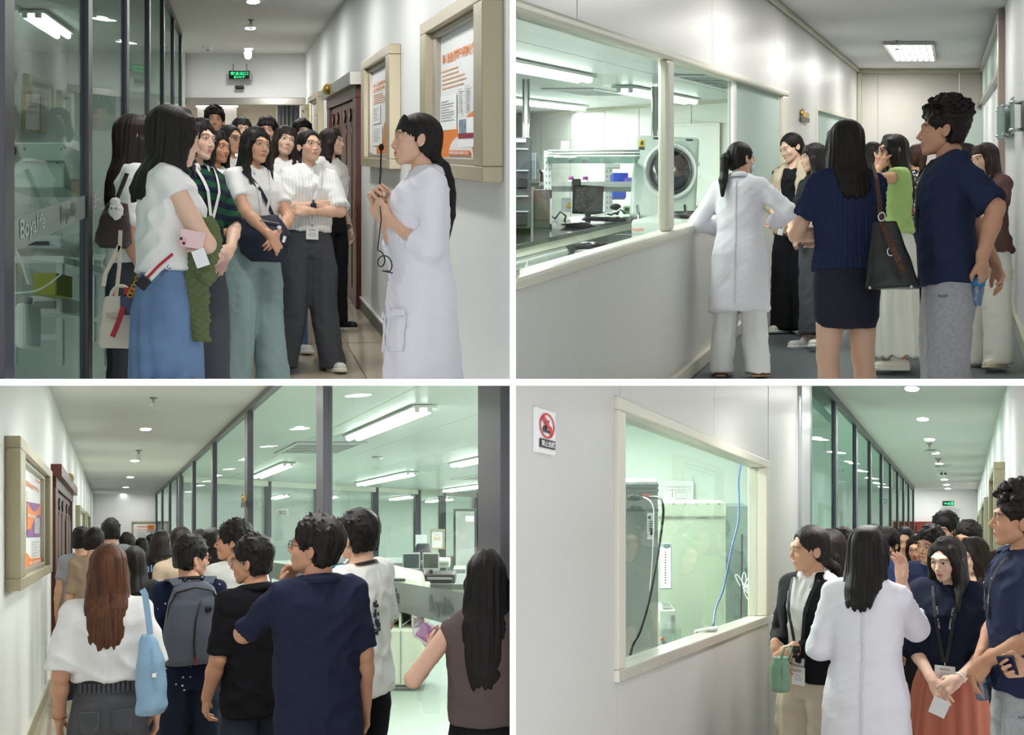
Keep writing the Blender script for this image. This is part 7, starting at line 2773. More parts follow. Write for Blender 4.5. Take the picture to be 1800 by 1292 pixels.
text('Thermo', A + Vector((-s2[0] * .42, -.004, -.012)), (1, 0, 0), (0, 0, 1), s2[0] * .84, .026, RED, cb, 'lettering', bold=True, nrm=(0, -1, 0))
A, s2 = bbox(P2, 1131, 1140, 418, 428, 10.17, .004)
MB().box(A, s2).build('sticker', mat('sticker_blue', '8fa0b0', .4), cb)
MB().box(P2.px(1200, 412, 10.17) + Vector((-.1, 0, -.0)), (1.0, .006, .006)).build('seam_line', GREYP, cb)
c, s_ = bbox(P2, 1217, 1262, 358, 384, 12.2, .3)
t = thing('paper_stack', 'stack of papers and trays beyond the dark bowl', 'papers', c - Vector((0, 0, s_[2] / 2)))
MB().box(c - Vector((0, 0, .03)), (s_[0], .3, s_[2] * .5)).build('tray', LIGHTG, t)
MB().box(c + Vector((0, 0, .05)), (s_[0] * .95, .28, .02), R3(6)).build('sheets', PAPER, t)

# ---- laboratory seen through the glass of the third corridor
Bc = P3.px(675, 1215, 11.9)
zf = P3.w(0, 12.5, -1.62).z
t = thing('analyser', 'large cream green analyser machine behind the glass wall', 'machine', Vector((Bc.x, 12.8, zf)))
xl, xr = P3.px(592, 1000, 11.9).x, P3.px(747, 1000, 11.9).x


def zz(v, d=11.9):
 return P3.px(0, v, d).z


def mbx(nm, x0, x1, y0, y1, z0, z1, m, bev=.01, par=None):
 return MB().box(((x0 + x1) / 2, (y0 + y1) / 2, (z0 + z1) / 2), (x1 - x0, y1 - y0, z1 - z0)).build(nm, m, par or t, bevel=bev)


zd0, zd1 = zz(1105), zz(1073)
lower = mbx('lower_housing', xl, xr, 11.9, 12.7, zz(1206), zd0, CREAMG, .03)
mbx('plinth', xl + .05, xr - .1, 12.1, 12.6, zz(1216), zz(1206), DARKG, .01)
mbx('slot_back', xl + .02, xr - .02, 12.15, 12.7, zd0, zd1, BLACK, .0)
n = 7
for k in range(n + 1):
 x = xl + (xr - xl) * k / n
 mbx('rack_divider', x - .012, x + .012, 11.92, 12.2, zd0, zd1 - .01, CREAMG, .003)
for k in range(n):
 x = xl + (xr - xl) * (k + .5) / n
 MB().prism([(x - .05, 11.95, zd0 + .01), (x + .05, 12.12, zd0 + .06), (x + .05, 12.12, zd0 + .075), (x - .05, 11.95, zd0 + .025)], (0, .03, 0)).build('sample_rail', WHITEP, t)
 MB().box((x + .02, 11.915, zd0 - .018), (.03, .006, .02)).build('slot_mark', PAPER, t)
mbx('front_lip', xl, xr, 11.86, 12.1, zd1 - .012, zd1 + .03, DARKG, .006)
z5 = zz(1045)
mbx('upper_housing', xl, xr, 11.95, 12.7, zd1 + .03, z5, CREAMG, .02)
pr = [(xl + .02, z5), (xl + .06, z5 + .15), (xr - .40, z5 + .20), (xr - .08, z5 + .13), (xr - .04, z5)]
MB().prism([(x, 12.1, z) for x, z in pr], (0, .5, 0)).build('cover', mat('cream_cover', 'd9dfcd', .35, spec=.45), t, bevel=.03)
MB().box((xl + .62, 12.08, z5 + .12), (.16, .02, .03)).build('recess_handle', DARKG, t, bevel=.008)
for sx in (xl + .40, xr - .25):
 mbx('door_joint', sx - .004, sx + .004, 11.89, 11.92, zz(1200), zd0 - .02, GREYP, 0)
for q in (xl + .12, xr - .12):
 MB().lathe((q, 12.2, zf), [(.001, 0), (.04, 0), (.04, .05), (.001, .05)], 12).build('caster', BLACK, t)
# bench with monitors further back
t = thing('lab_bench', 'pale lab bench with monitors behind the cream analyser', 'bench', P3.px(790, 1090, 19.5))
c, s_ = bbox(P3, 640, 872, 1027, 1034, 19.0, 1.1)
MB().box(c, s_).build('worktop', mat('worktop_grey', '77827f', .3), t, bevel=.006)
c, s_ = bbox(P3, 752, 868, 1034, 1085, 19.1, 1.0)
MB().box(c, s_).build('cabinet', mat('bench_cream', 'cfd6c4', .45), t, bevel=.006)
for k in range(3):
 u0 = 754 + 38 * k
 c, s_ = bbox(P3, u0, u0 + 36, 1036, 1060, 19.08, .03)
 dr_ = MB().box(c, s_).build('door', mat('bench_cream_door', 'd6dccb', .45), t, bevel=.006)
 MB().box(c + Vector((0, -.025, .03)), (.12, .02, .015)).build('handle', STEEL, dr_)


def mon(P, u0, u1, v0, v1, d, label, yaw=0):
 c, s_ = bbox(P, u0, u1, v0, v1, d, .06)
 R = R3(yaw, 4)
 t = thing('monitor', label, 'monitor', c - Vector((0, 0, s_[2] * .8)), 'monitors on the lab bench')
 MB().box(c, s_, R).build('frame', mat('monitor_silver', 'b4bab8', .35), t, bevel=.008)
 MB().box(c + R @ Vector((0, -.032, .01)), (s_[0] * .88, .006, s_[2] * .82), R).build('screen', mat('screen_grey', '3d4746', .12, spec=.5), t)
 MB().box(c + Vector((0, .02, -s_[2] * .62)), (s_[0] * .2, .05, s_[2] * .3)).build('neck', BLACK, t)
 MB().box(c + Vector((0, 0, -s_[2] * .78)), (s_[0] * .55, .2, .02)).build('foot', BLACK, t, bevel=.005)


mon(P3, 707, 738, 972, 1002, 18.6, 'monitor with silver frame, left one of the close pair', 6)
mon(P3, 743, 772, 972, 1002, 18.6, 'monitor with silver frame, right one of the close pair', -4)
mon(P3, 655, 674, 980, 1006, 18.8, 'monitor half hidden behind the white tee')
for (u0, u1, v0, v1, d, nm, lb, m_, cat) in ((676, 708, 996, 1016, 19.3, 'printer', 'dark printer on the bench between the monitors', DARKG, 'printer'), (746, 800, 1010, 1026, 18.5, 'printer', 'low black printer in front of the monitor pair', BLACK, 'printer'),
           (770, 790, 985, 998, 22.0, 'document_tray', 'stack of document trays behind the right monitor', LIGHTG, 'tray'), (796, 818, 1000, 1014, 21.0, 'instrument', 'small grey instrument at the end of the bench', STEEL, 'instrument'),
           (560, 606, 990, 1000, 12.6, 'keyboard_shelf', 'dark shelf with a cyan light strip behind the crowd', DARKG, 'shelf')):
 c, s_ = bbox(P3, u0, u1, v0, v1, d, .4)
 t = thing(nm, lb, cat, c - Vector((0, 0, s_[2] / 2)))
 MB().box(c, s_).build('housing', m_, t, bevel=.015)
 MB().box(c + Vector((0, -.21, s_[2] * .1)), (s_[0] * .8, .03, s_[2] * .25)).build('front_strip', emis('cyan_strip', '3fc4d0', .8) if 'shelf' in nm else GREYP, t)
for (u, v, d, s, lb) in ((497, 901, 24.0, '302', 'white room plaque reading 302 on the inner partition'), (826, 912, 35.0, '303', 'smaller room plaque reading 303 by the bright inner door')):
 w, h = (20 if s == '302' else 14) * d / F, (11 if s == '302' else 9) * d / F
 c = P3.px(u, v, d)
 t = thing('room_plaque', lb, 'plaque', c)
 MB().box(c, (w, .02, h)).build('plate', PAPER, t, bevel=.004)
 text(s, c + Vector((-w * .32, -.012, -h * .3)), (1, 0, 0), (0, 0, 1), w * .64, h * .6, mat('plaque_text', '5d6462', .5), t, nrm=(0, -1, 0))
for u0, u1, v0, v1, d, lb in ((730, 751, 940, 962, 36.0, 'pair of notices on the inner partition behind the monitors'),):
 c, s_ = bbox(P3, u0, u1, v0, v1, d, .02)
 t = thing('wall_notice', lb, 'notice', c)
 for sg in (-1, 1):
  MB().box(c + Vector((sg * s_[0] * .25, 0, 0)), (s_[0] * .46, .02, s_[2])).build('sheet', PAPER, t)
flat_poster(P3, 757, 782, 930, 965, 38.0, 'framed print seen deep inside the laboratory', design_c)
dd3 = sroot('door_6')
c, s_ = bbox(P3, 797, 838, 895, 1050, 40.0, .1)
MB().box(c, s_).build('door_frame', STEELD, dd3)
c, s_ = bbox(P3, 801, 834, 899, 1050, 39.9, .1)
MB().box(c, s_).build('door_leaf', mat('bright_door', 'e9eeea', .4), dd3)
# wash of chairs: one dark chair back by the partition
c, s_ = bbox(P3, 728, 757, 957, 985, 24.0, .12)
t = thing('office_chair', 'dark office chair behind the monitor pair', 'chair', c - Vector((0, 0, .8)))
fdc = Field((-s_[0], -.2, -s_[2]), (s_[0], .2, s_[2]), .02)
fdc.loft([(-s_[2] * .5, s_[0] * .42, .06, 0, 0), (0, s_[0] * .5, .07, 0, .02), (s_[2] * .5, s_[0] * .38, .05, 0, .06)], 0, '+', 3)
co_, q_ = fdc.surface()
qmesh('backrest', [(co_ + np.array([0, 0, .8]), q_)], DARKG, t)
MB().box(c + Vector((0, -.15, -s_[2] * .75)), (s_[0] * .9, .45, .08)).build('seat', DARKG, t, bevel=.03)
MB().tube([c + Vector((0, -.1, -s_[2])), c + Vector((0, -.1, -s_[2] - .4))], .03, 8).build('column', STEEL, t)

# ---- small room behind the window of the fourth corridor
c, s_ = bbox(P4, 1070, 1157, 846, 1250, 6.5, .22)
t = thing('instrument_cabinet', 'tall grey instrument cabinet with sockets and warning label behind the window', 'instrument', c - Vector((0, 0, s_[2] / 2)))
MB().box(c, s_).build('housing', STEEL, t, bevel=.008)
for v, nm in ((851, 'top_flange'), (860, 'top_flange'), (895, 'mid_flange')):
 a_, b_ = bbox(P4, 1070, 1158, v, v + 4, 6.48, .03)
 MB().box(a_, b_).build(nm, STEELD, t)
for u, v, r in ((1088, 873, .014), (1094, 874, .010), (1107, 875, .016), (1113, 874, .020), (1120, 875, .017), (1128, 875, .008)):
 MB().lathe(P4.px(u, v, 6.48), [(.001, 0), (r, 0), (r, .014), (.001, .014)], 14, R=Matrix.Rotation(pi / 2, 3, 'X')).build('socket', DARKG, t)
MB().box(P4.px(1137, 873, 6.47), (.045, .02, .026)).build('inlet', mat('plug_red', '8c4a3a', .5), t, bevel=.003)
a_, b_ = bbox(P4, 1138, 1150, 902, 948, 6.47, .01)
l_ = MB().box(a_, b_).build('warning_label', PAPER, t)
MB().box(a_ + Vector((-.008, -.008, .05)), (.016, .004, .018)).build('label_symbol', INK, l_)
for k in range(5):
 MB().box(a_ + Vector((0, -.008, .028 - .013 * k)), (.028, .003, .005)).build('label_line', INK, l_)
MB().box(P4.px(1146, 935, 6.465), (.02, .012, .035)).build('rocker_switch', BLACK, t, bevel=.004)
for k in range(6):
 MB().ball(P4.px(1086 + 13 * k, 893, 6.475), .004, 8).build('screw', DARKG, t)
c, s_ = bbox(P4, 1150, 1277, 884, 1200, 8.6, .22)
t = thing('storage_cabinet', 'wide grey metal cabinet with hasps behind the window', 'cabinet', c - Vector((0, 0, s_[2] / 2)))
MB().box(c, s_).build('body', mat('green_grey_metal', '94a090', .45, metal=.2), t, bevel=.006)
a_, b_ = bbox(P4, 1150, 1277, 908, 910, 8.58, .03)
MB().box(a_, b_).build('seam_strip', STEELD, t)
c2, s2 = bbox(P4, 1277, 1316, 890, 1200, 8.6, .22)
door = MB().box(c2, s2).build('door', mat('green_grey_dark', '5f6f69', .45, metal=.2), t, bevel=.006)
for u in (1282, 1318):
 MB().tube([P4.px(u, 914, 8.86), P4.px(u + 5, 916, 8.82), P4.px(u + 5, 925, 8.82), P4.px(u, 927, 8.86)], .010, 6).build('hasp', BLACK, door)
a_, b_ = bbox(P4, 1286, 1300, 892, 905, 8.88, .01)
MB().box(a_, b_).build('notice', GREYTX, door)
for k in range(6):
 MB().ball(P4.px(1164 + 20 * k, 886, 8.58), .006, 8).build('screw', DARKG, t)
# plan on the wall
c, s_ = bbox(P4, 1166, 1219, 845, 884, 12.4, .02)
t = thing('wall_plan', 'white floor plan sheet on the pale green wall', 'plan', c)
MB().box(c, s_).build('sheet', PAPER, t)
for k, (x0, x1, z0, z1) in enumerate(((-.42, .4, .22, .23), (-.42, .4, .08, .09), (-.42, -.41, .08, .23), (-.2, -.19, .08, .23), (.0, .01, .08, .23), (.2, .21, .08, .23), (.39, .40, .08, .23), (-.1, .28, -.32, -.31), (-.1, .28, -.02, -.01), (-.1, -.09, -.32, -.02), (.27, .28, -.32, -.02))):
 MB().box(c + Vector(((x0 + x1) / 2 * s_[0], -.013, (z0 + z1) / 2 * s_[2])), ((x1 - x0) * s_[0], .004, max(.006, (z1 - z0) * s_[2]))).build('plan_line', GREYTX, t)
MB().box(c + Vector((-.2 * s_[0], -.013, -.1 * s_[2])), (.008, .004, .3 * s_[2])).build('route_line', mat('print_rose', 'd08a85', .5), t)
# clipboard
c, s_ = bbox(P4, 1160, 1181, 955, 1036, 8.1, .02)
t = thing('clipboard', 'clipboard with a printed list hanging on the grey cabinet', 'clipboard', c)
MB().box(c, s_).build('board', mat('clip_blue', '7f95a5', .4), t, bevel=.003)
MB().box(c + Vector((-.004, -.014, -.01)), (s_[0] * .9, .006, s_[2] * .88)).build('sheet', PAPER, t)
MB().box(c + Vector((0, -.02, s_[2] * .46)), (s_[0] * .45, .03, .03)).build('clip', STEELD, t, bevel=.004)
for k in range(13):
 MB().box(c + Vector((-.004, -.018, .10 - .018 * k)), (s_[0] * .14, .003, .007)).build('list_line', INK, t)
# small boxes, bottle, pipette controller
c, s_ = bbox(P4, 1160, 1188, 1073, 1136, 7.9, .3)
t = thing('control_box', 'grey control box with a dark vent beside the cabinet', 'instrument', c - Vector((0, 0, s_[2] / 2)))
MB().box(c, s_).build('housing', mat('grey_box', '8f9690', .45), t, bevel=.006)
MB().box(c + Vector((s_[0] * .3, -.155, .03)), (.02, .006, s_[2] * .5)).build('vent', STEELD, t)
MB().box(c + Vector((0, -.05, s_[2] * .5 + .015)), (s_[0] * .5, .12, .02)).build('lid_clip', CHROME, t)
c, s_ = bbox(P4, 1161, 1198, 1105, 1160, 6.9, .2)
t = thing('clear_box', 'clear acrylic box with cables in front of the control box', 'box', c - Vector((0, 0, s_[2] / 2)))
ACR = glass('acrylic', 'e3ebe6', .12, 0, .06, 'cfd8d2')
MB().box(c, s_).build('shell', ACR, t)
MB().tube([c + Vector((-.04, -.02, .0)), c + Vector((0, -.04, -.03)), c + Vector((.04, 0, -.04))], .014, 8).build('black_cable', BLACK, t)
MB().ball(c + Vector((-.045, -.05, .02)), .012, 8).build('red_plug', RED, t)
pc = P4.px(1240, 1112, 6.1)
t = thing('pipette_controller', 'white pistol-shaped pipette controller behind the window sill', 'pipette controller', pc)
W_ = mat('pipette_white', 'eef1ef', .3)
fdp = Field((-.09, -.04, -.12), (.09, .04, .06), .004)
fdp.cone((-.045, 0, .0), (.055, 0, .022), .017, .013, 0)
fdp.cone((-.02, 0, .0), (-.012, 0, -.09), .016, .014, .012)
fdp.cone((.05, 0, .02), (.055, 0, -.025), .010, .008, .008)
qmesh('body', [fdp.surface()], W_, t)
for dz in (-.022, -.042):
 MB().ball(Vector((.008, 0, dz)) + pc, (.012, .009, .008), 10).build('button', WHITEP, t)
MB().ball(pc + Vector((-.05, -.016, .004)), .005, 8).build('lamp', mat('lamp_red', 'b0302a', .3), t)


def cable(P, pts, r, m, label):
 path = [P.px(*p) for p in pts]
 out = []
 for i in range(len(path) - 1):
  p0, p1, p2, p3 = path[max(i - 1, 0)], path[i], path[i + 1], path[min(i + 2, len(path) - 1)]
  for k in range(5):
   t_ = k / 5
   out.append(.5 * ((2 * p1) + (p2 - p0) * t_ + (2 * p0 - 5 * p1 + 4 * p2 - p3) * t_ ** 2 + (3 * p1 - p0 - 3 * p2 + p3) * t_ ** 3))
 out.append(path[-1])
 return MB().tube(out, r, 8).single('cable', m, label, 'cable')


cable(P4, ((1142, 874, 6.40), (1160, 876, 6.3), (1166, 895, 6.25), (1163, 930, 6.25), (1158, 965, 6.2), (1150, 1010, 6.1), (1140, 1060, 6.0), (1125, 1110, 5.9), (1112, 1135, 5.85), (1106, 1165, 5.8)), .0075, BLACK, 'thick black power cable looping from the instrument cabinet')
cable(P4, ((1131, 874, 6.42), (1142, 880, 6.38), (1149, 895, 6.36), (1149, 930, 6.36), (1147, 980, 6.36), (1142, 1040, 6.36)), .004, WHITEP, 'thin white cable down the front of the instrument cabinet')
cable(P4, ((1307, 806, 7.6), (1301, 825, 7.5), (1298, 850, 7.4), (1299, 885, 7.3), (1297, 920, 7.2), (1287, 960, 7.1), (1279, 1000, 7.0), (1270, 1040, 6.9), (1258, 1070, 6.7), (1254, 1100, 6.4)), .006, mat('cable_blue', '2b4a86', .4), 'blue cable hanging from above to the pipette controller')
cable(P4, ((1300, 906, 8.8), (1304, 915, 8.7), (1304, 1000, 8.4), (1303, 1060, 8.2), (1302, 1110, 8.0)), .007, BLACK, 'black cable down the dark cabinet door')
t = thing('cord_coil', 'coiled white cord hanging by the dark cabinet door', 'cord', P4.px(1312, 1030, 8.3))
m = MB()
for k in range(7):
 a = rad(-60 + 30 * k)
 cc = P4.px(1308, 1035, 8.3)
 m.tube([cc + Vector((.06 * (1 - cos(x)) * cos(a) + .015 * sin(x) * -sin(a), 0, .06 * (1 - cos(x)) * sin(a) + .015 * sin(x) * cos(a))) for x in np.linspace(0, 2 * pi, 15)], .0035, 5, cap=False)
m.build('loops', WHITEP, t)['kind'] = 'stuff'
MB().tube([P4.px(1308, 1035, 8.3), P4.px(1320, 1030, 8.2), P4.px(1336, 1020, 8.0), P4.px(1339, 1008, 8.0)], .004, 6).build('tail', WHITEP, t)

# ---- dim room behind the glass of the first corridor
c, s_ = bbox(P1, 8, 112, 250, 330, 7.6, .4)
t = thing('analyser', 'pale green analyser on a white table behind the nearest pane', 'machine', c - Vector((0, 0, s_[2] / 2)))
MB().box(c, s_).build('housing', mat('sage_enamel', 'b7c6ba', .4), t, bevel=.012)
a_, b_ = bbox(P1, 8, 112, 282, 284, 7.58, .03)
MB().box(a_, b_).build('joint', mat('sage_dark', '80918a', .5), t)
for u, v in ((43, 262), (108, 262), (45, 286), (100, 286)):
 MB().ball(P1.px(u, v, 7.58), .006, 8).build('screw', DARKG, t)
MB().lathe(P1.px(16, 264, 7.58), [(.001, 0), (.05, 0), (.05, .02), (.001, .02)], 16, R=Matrix.Rotation(pi / 2, 3, 'X')).build('fan_grille', DARKG, t)


def table(P, u0, u1, v, d, dep, vf, label, m_=None):
 A, B = P.px(u0, v, d), P.px(u1, v, d)
 zf_ = P.px(u0, vf, d).z
 t = thing('lab_table', label, 'table', Vector(((A.x + B.x) / 2, d + dep / 2, zf_)), 'white tables in the dim room')
 MB().box(((A.x + B.x) / 2, d + dep / 2, A.z - .02), (B.x - A.x, dep, .04)).build('table_top', UNIT, t, bevel=.004)
 for x in (A.x + .03, B.x - .03):
  for y in (d + .03, d + dep - .03):
   MB().box((x, y, (A.z + zf_) / 2 - .02), (.035, .035, A.z - zf_ - .04)).build('leg', UNIT, t)
 MB().box(((A.x + B.x) / 2, d + .03, zf_ + (A.z - zf_) * .25), (B.x - A.x - .06, .03, .03)).build('rail', UNIT, t)


table(P1, 10, 112, 450, 6.2, .7, 640, 'white table with the yellow green bin in front, behind the nearest pane')
table(P1, 152, 190, 447, 7.4, .8, 600, 'white table on castors behind the second pane')
c, s_ = bbox(P1, 60, 98, 478, 517, 5.6, .2)
openbox(P1, 60, 98, 480, 517, 5.6, .2, mat('bin_yellow', 'a9a83a', .5), 'yellow green open bin under the white table', 'waste_bin')
c, s_ = bbox(P1, 24, 108, 414, 436, 6.3, .5)
t = thing('instrument', 'low white instrument on the table under the lettered band', 'instrument', c - Vector((0, 0, s_[2] / 2)))
MB().box(c, s_).build('housing', UNIT, t, bevel=.02)
MB().box(c + Vector((0, -.26, -.01)), (s_[0] * .5, .01, s_[2] * .3)).build('slot', DARKG, t)
cable(P1, ((24, 435, 5.4), (36, 455, 5.3), (44, 480, 5.3), (50, 500, 5.3)), .005, WHITEP, 'pale cable hanging from the white table')
cable(P1, ((20, 515, 5.3), (60, 512, 5.2), (85, 500, 5.2), (110, 480, 5.2)), .004, WHITEP, 'thin pale cable across the yellow green bin')
c, s_ = bbox(P1, 48, 110, 520, 552, 5.8, .4)
t = thing('instrument', 'white box instrument on the lower shelf behind the nearest pane', 'instrument', c - Vector((0, 0, s_[2] / 2)))
MB().box(c, s_).build('housing', UNIT, t, bevel=.015)
MB().box(c + Vector((0, -.205, 0)), (s_[0] * .6, .008, s_[2] * .4)).build('front_panel', GREYP, t)
c, s_ = bbox(P1, 15, 36, 530, 612, 5.3, .3)
t = thing('canister', 'white plastic canister on the floor behind the nearest pane', 'canister', c - Vector((0, 0, s_[2] / 2)))
MB().box(c, (s_[0], .2, s_[2])).build('tank', WHITEP, t, bevel=.03, seg=3)
MB().lathe(c + Vector((0, 0, s_[2] / 2)), [(.001, 0), (.02, 0), (.02, .03), (.001, .03)], 12).build('cap', GREYP, t)
# ================================================================ things carried
def qthing(name, fd, m, label, cat, loc, rz=0.0, disp=None, group=None, tilt=None):
 """One soft thing grown from a field in its own frame, origin at its base."""
 co, q = fd.surface(disp)
 t = thing(name, label, cat, loc, group, rz)
 qmesh('body' if name in ('handbag',) else 'shell', [(co, q)], m, t)
 return t


def bagbody(rows, vx=.008, p=3.2):
 r = np.asarray(rows)
 fd = Field((-r[:, 1].max() - .03, -r[:, 2].max() - .03, r[:, 0].min() - .03), (r[:, 1].max() + .03, r[:, 2].max() + .03, r[:, 0].max() + .03), vx)
 fd.loft(rows, 0, '+', p)
 return fd


def wrinkle(amp, sc=18, seed=0):
 return lambda co, n: amp * noise3(co * sc + seed)


def torso_strap(info, pts, w, mt, name, parent, t=.003):
 """A strap lying on the wearer: pts = (x, z, front) on the torso."""
 path, nr = [], []
 for i in range(len(pts) - 1):
  for k in range(6):
   a = k / 6
   x, z = pts[i][0] + (pts[i + 1][0] - pts[i][0]) * a, pts[i][1] + (pts[i + 1][1] - pts[i][1]) * a
   q, n = on_torso(info, x, z, pts[i][2], .012)
   path.append(wl(info, q)); nr.append(wd(info, n))
 q, n = on_torso(info, pts[-1][0], pts[-1][1], pts[-1][2], .012)
 path.append(wl(info, q)); nr.append(wd(info, n))
 return MB().strap(path, nr, w, t).build(name, mt, parent)


def wrist_pt(info, sg, f=1.0):
 sh, el, wr = info['arms'][sg][:3]
 return wl(info, el + (wr - el) * f), wd(info, _n(wr - el))


def band(info, sg, r, w, m, name, face=None):
 c, d = wrist_pt(info, sg, .93)
 e1 = d.orthogonal().normalized()
 e2 = d.cross(e1)
 o = MB()
 ring = [c + (e1 * cos(a) + e2 * sin(a)) * r for a in np.linspace(0, 2 * pi, 17)]
 o.tube(ring, w, 6, cap=False)
 b = o.build(name, m, info['root'])
 # parts are kept in the wearer's frame
 M = Matrix.Rotation(-info['yaw'], 4, 'Z')
 b.data.transform(M)
 if face:
  toc = (Vector((0, 0, ZC)) - c)
  toc = (toc - d * toc.dot(d)).normalized()
  x = d.cross(toc).normalized()
  R = Matrix((tuple(x), tuple(d), tuple(toc))).transposed()
  f = MB().box(c + toc * (r + .002), (.036, .040, .010), R).build('watch_face', face, b, bevel=.004)
  f.data.transform(M)
 return b


def box_thing(name, c, size, R, m, label, cat, bevel=.004, group=None):
 t = thing(name, label, cat, c, group)
 MB().box(c, size, R).build('case', m, t, bevel=bevel, seg=3)
 return t


def RM(yaw=0, pitch=0, roll=0):
 return (Matrix.Rotation(rad(yaw), 3, 'Z') @ Matrix.Rotation(rad(pitch), 3, 'X') @ Matrix.Rotation(rad(roll), 3, 'Y'))


def hp(key, sg, a, b_, c_):
 """A point in somebody's hand: along the fingers, towards the thumb, out of the palm."""
 return wl(PERS[key], PERS[key]['arms'][sg][6](a, b_, c_))


# --- upper left
b = hp('guide1', -1, .07, .0, .03)
c = b + Vector((.012, -.02, .19))
t = thing('microphone', 'thin black stem microphone with foam tip held by the woman in the lab coat', 'microphone', b)
MB().tube([b, b.lerp(c, .5) + Vector((.003, 0, 0)), c], .004, 8).build('stem', BLACK, t)
MB().ball(c + Vector((.001, 0, .012)), (.012, .012, .016), 12).build('foam_tip', mat('foam_black', '121214', .95, bump=.5, bscale=500), t)
pp = [b, P1.px(670, 385, 4.9), P1.px(666, 420, 4.88), P1.px(664, 436, 4.88)]
lp = [P1.px(664 + 9 * sin(x) + 2 * x, 452 + 12 * -cos(x) + 1.5 * x, 4.86 - .004 * x) for x in np.linspace(0, 9, 26)]
MB().tube(pp + lp + [P1.px(672, 476, 4.84), P1.px(690, 480, 4.88)], .0028, 6).build('cable', BLACK, t)
info = PERS['guide1']
# coat details
for key, side in (('guide1', 1),):
 q, n = on_torso(info, -.10, .80, True, .010)
c = hp('skirt1', 1, .085, .0, -.0) + Vector((-.01, -.045, .0))
R = RM(8, 0, 10)
t = box_thing('phone', c, (.098, .009, .070), R, mat('pink_case', 'e6c3c4', .25, coat=.3), 'pale pink phone with two lenses held over the white blouse', 'phone', .004)
MB().box(c + R @ Vector((-.032, -.0055, -.014)), (.030, .004, .032), R).build('camera_bump', mat('pink_case_dark', 'd9b2ae', .25), t, bevel=.002)
for dx, dz in ((-.039, -.006), (-.026, -.022)):
 MB().ball(c + R @ Vector((dx, -.008, dz)), (.006, .003, .006), 12).build('lens', BLACK, t)
c = c + Vector((.035, .0, -.075))
R = RM(10, 0, -20)
box_thing('card', c, (.052, .002, .07), R, PAPER, 'small white card tucked under the pink phone', 'card', 0)
# cardigan over the arms
KN = mat('green_knit', '66724f', .95, spec=.1, bump=.8, bscale=170)
loc = P1.px(349, 600, 4.60)
fd = Field((-.13, -.10, -.02), (.13, .12, .53), .0065)
fd.loft([(0.0, .045, .012, .005, 0), (.10, .062, .014, -.012, 0), (.22, .066, .016, -.022, 0), (.30, .058, .022, -.014, .0), (.36, .05, .03, .0, .01)], .01)
fd.cone((-.02, .0, .33), (.045, -.01, .26), .030, .034, .02)
fd.cone((-.05, .01, .43), (.045, .015, .40), .032, .040, .02)
fd.cone((-.045, .02, .465), (.03, .02, .47), .030, .034, .02)
fd.cone((.04, .02, .45), (.05, .0, .34), .036, .030, .03)


def kn(co, n):
 return .0045 * np.sin(co[:, 2] * 210) * np.sin((co[:, 0] + .3 * co[:, 2]) * 150) + .007 * noise3(co * 22)


qthing('cardigan', fd, KN, 'green openwork knit cardigan hanging over the crossed arms of the denim skirt wearer', 'cardigan', loc, -.15, kn)
# white handbag with its strap, charm, tassel, chain
loc = P1.px(214, 612, 4.95)
LEA = mat('cream_leather', 'd8cbbb', .4, spec=.4, bump=.1, bscale=300)
t = thing('handbag', 'cream leather handbag with red tassel hanging behind the denim skirt', 'bag', loc)
o = qmesh('body', [bagbody([(0, .085, .055, 0, 0), (.02, .095, .060, 0, 0), (.20, .075, .035, 0, 0), (.225, .070, .028, 0, 0)], .006).surface(wrinkle(.002, 25))], LEA, t)
MB().tube([loc + Vector((-.045 + .045 * (1 - cos(x)), -.01, .215 + .055 * sin(x))) for x in np.linspace(0, pi, 12)], .008, 8).build('handle', LEA, t)
MB().strap([P1.px(*q, 4.98) for q in ((203, 530), (206, 505), (210, 470), (211, 430), (212, 405))], Vector((0, -1, 0)), .016, .004).build('long_strap', LEA, t)
MB().strap([P1.px(*q, 4.98) for q in ((182, 503), (186, 480), (199, 455), (210, 432))], Vector((0, -1, 0)), .018, .004).build('loose_strap', LEA, t)
MB().box(loc + Vector((-.02, -.062, .14)), (.05, .008, .02)).build('flap_strap', mat('cream_leather_dark', 'b9ab99', .4), t)
q = P1.px(238, 508, 4.86)
t2 = thing('pouch', 'small navy box pouch clipped to the cream handbag', 'pouch', q)
MB().box(q + Vector((-.025, .0, -.07)), (.072, .05, .082), RM(12)).build('case', mat('navy_leather', '27305c', .35, spec=.5), t2, bevel=.008, seg=3)
MB().box(q + Vector((-.020, .0, -.012)), (.055, .05, .035), RM(12)).build('red_top', mat('red_leather', 'a3202c', .35), t2, bevel=.008, seg=3)
lk = MB()
for i, (u, v) in enumerate(((232, 512), (236, 505), (240, 498), (243, 490), (246, 482), (244, 515), (229, 518))):
 cc = P1.px(u, v, 4.80)
 lk.tube([cc + Vector((.012 * cos(a), .004 * sin(a * (1 + i % 2)), .012 * sin(a))) for a in np.linspace(0, 2 * pi, 11)], .003, 6, cap=False)
lk.build('gold_chain', GOLD, t2)['kind'] = 'stuff'
MB().strap([P1.px(*x, 4.82) for x in ((217, 540), (211, 560), (204, 578), (198, 592))], Vector((0, -1, 0)), .022, .005).build('red_tassel', mat('red_leather', 'a3202c', .35), t2)
st = MB().strap([P1.px(*x, 4.40) for x in ((248, 503), (262, 487), (278, 470), (292, 458), (305, 447))], Vector((-.3, -1, 0)), .040, .004)
t3 = thing('bag_strap', 'white woven bag strap with red and navy stripes over the denim skirt', 'strap', P1.px(248, 503, 4.40))
s_ = st.build('webbing', mat('web_white', 'e9e7e2', .8), t3)
MB().strap([P1.px(*x, 4.392) for x in ((249, 500), (262, 485), (278, 468), (292, 456), (304, 446))], Vector((-.3, -1, 0)), .010, .002).build('red_stripe', mat('web_red', 'b3262e', .8), t3)
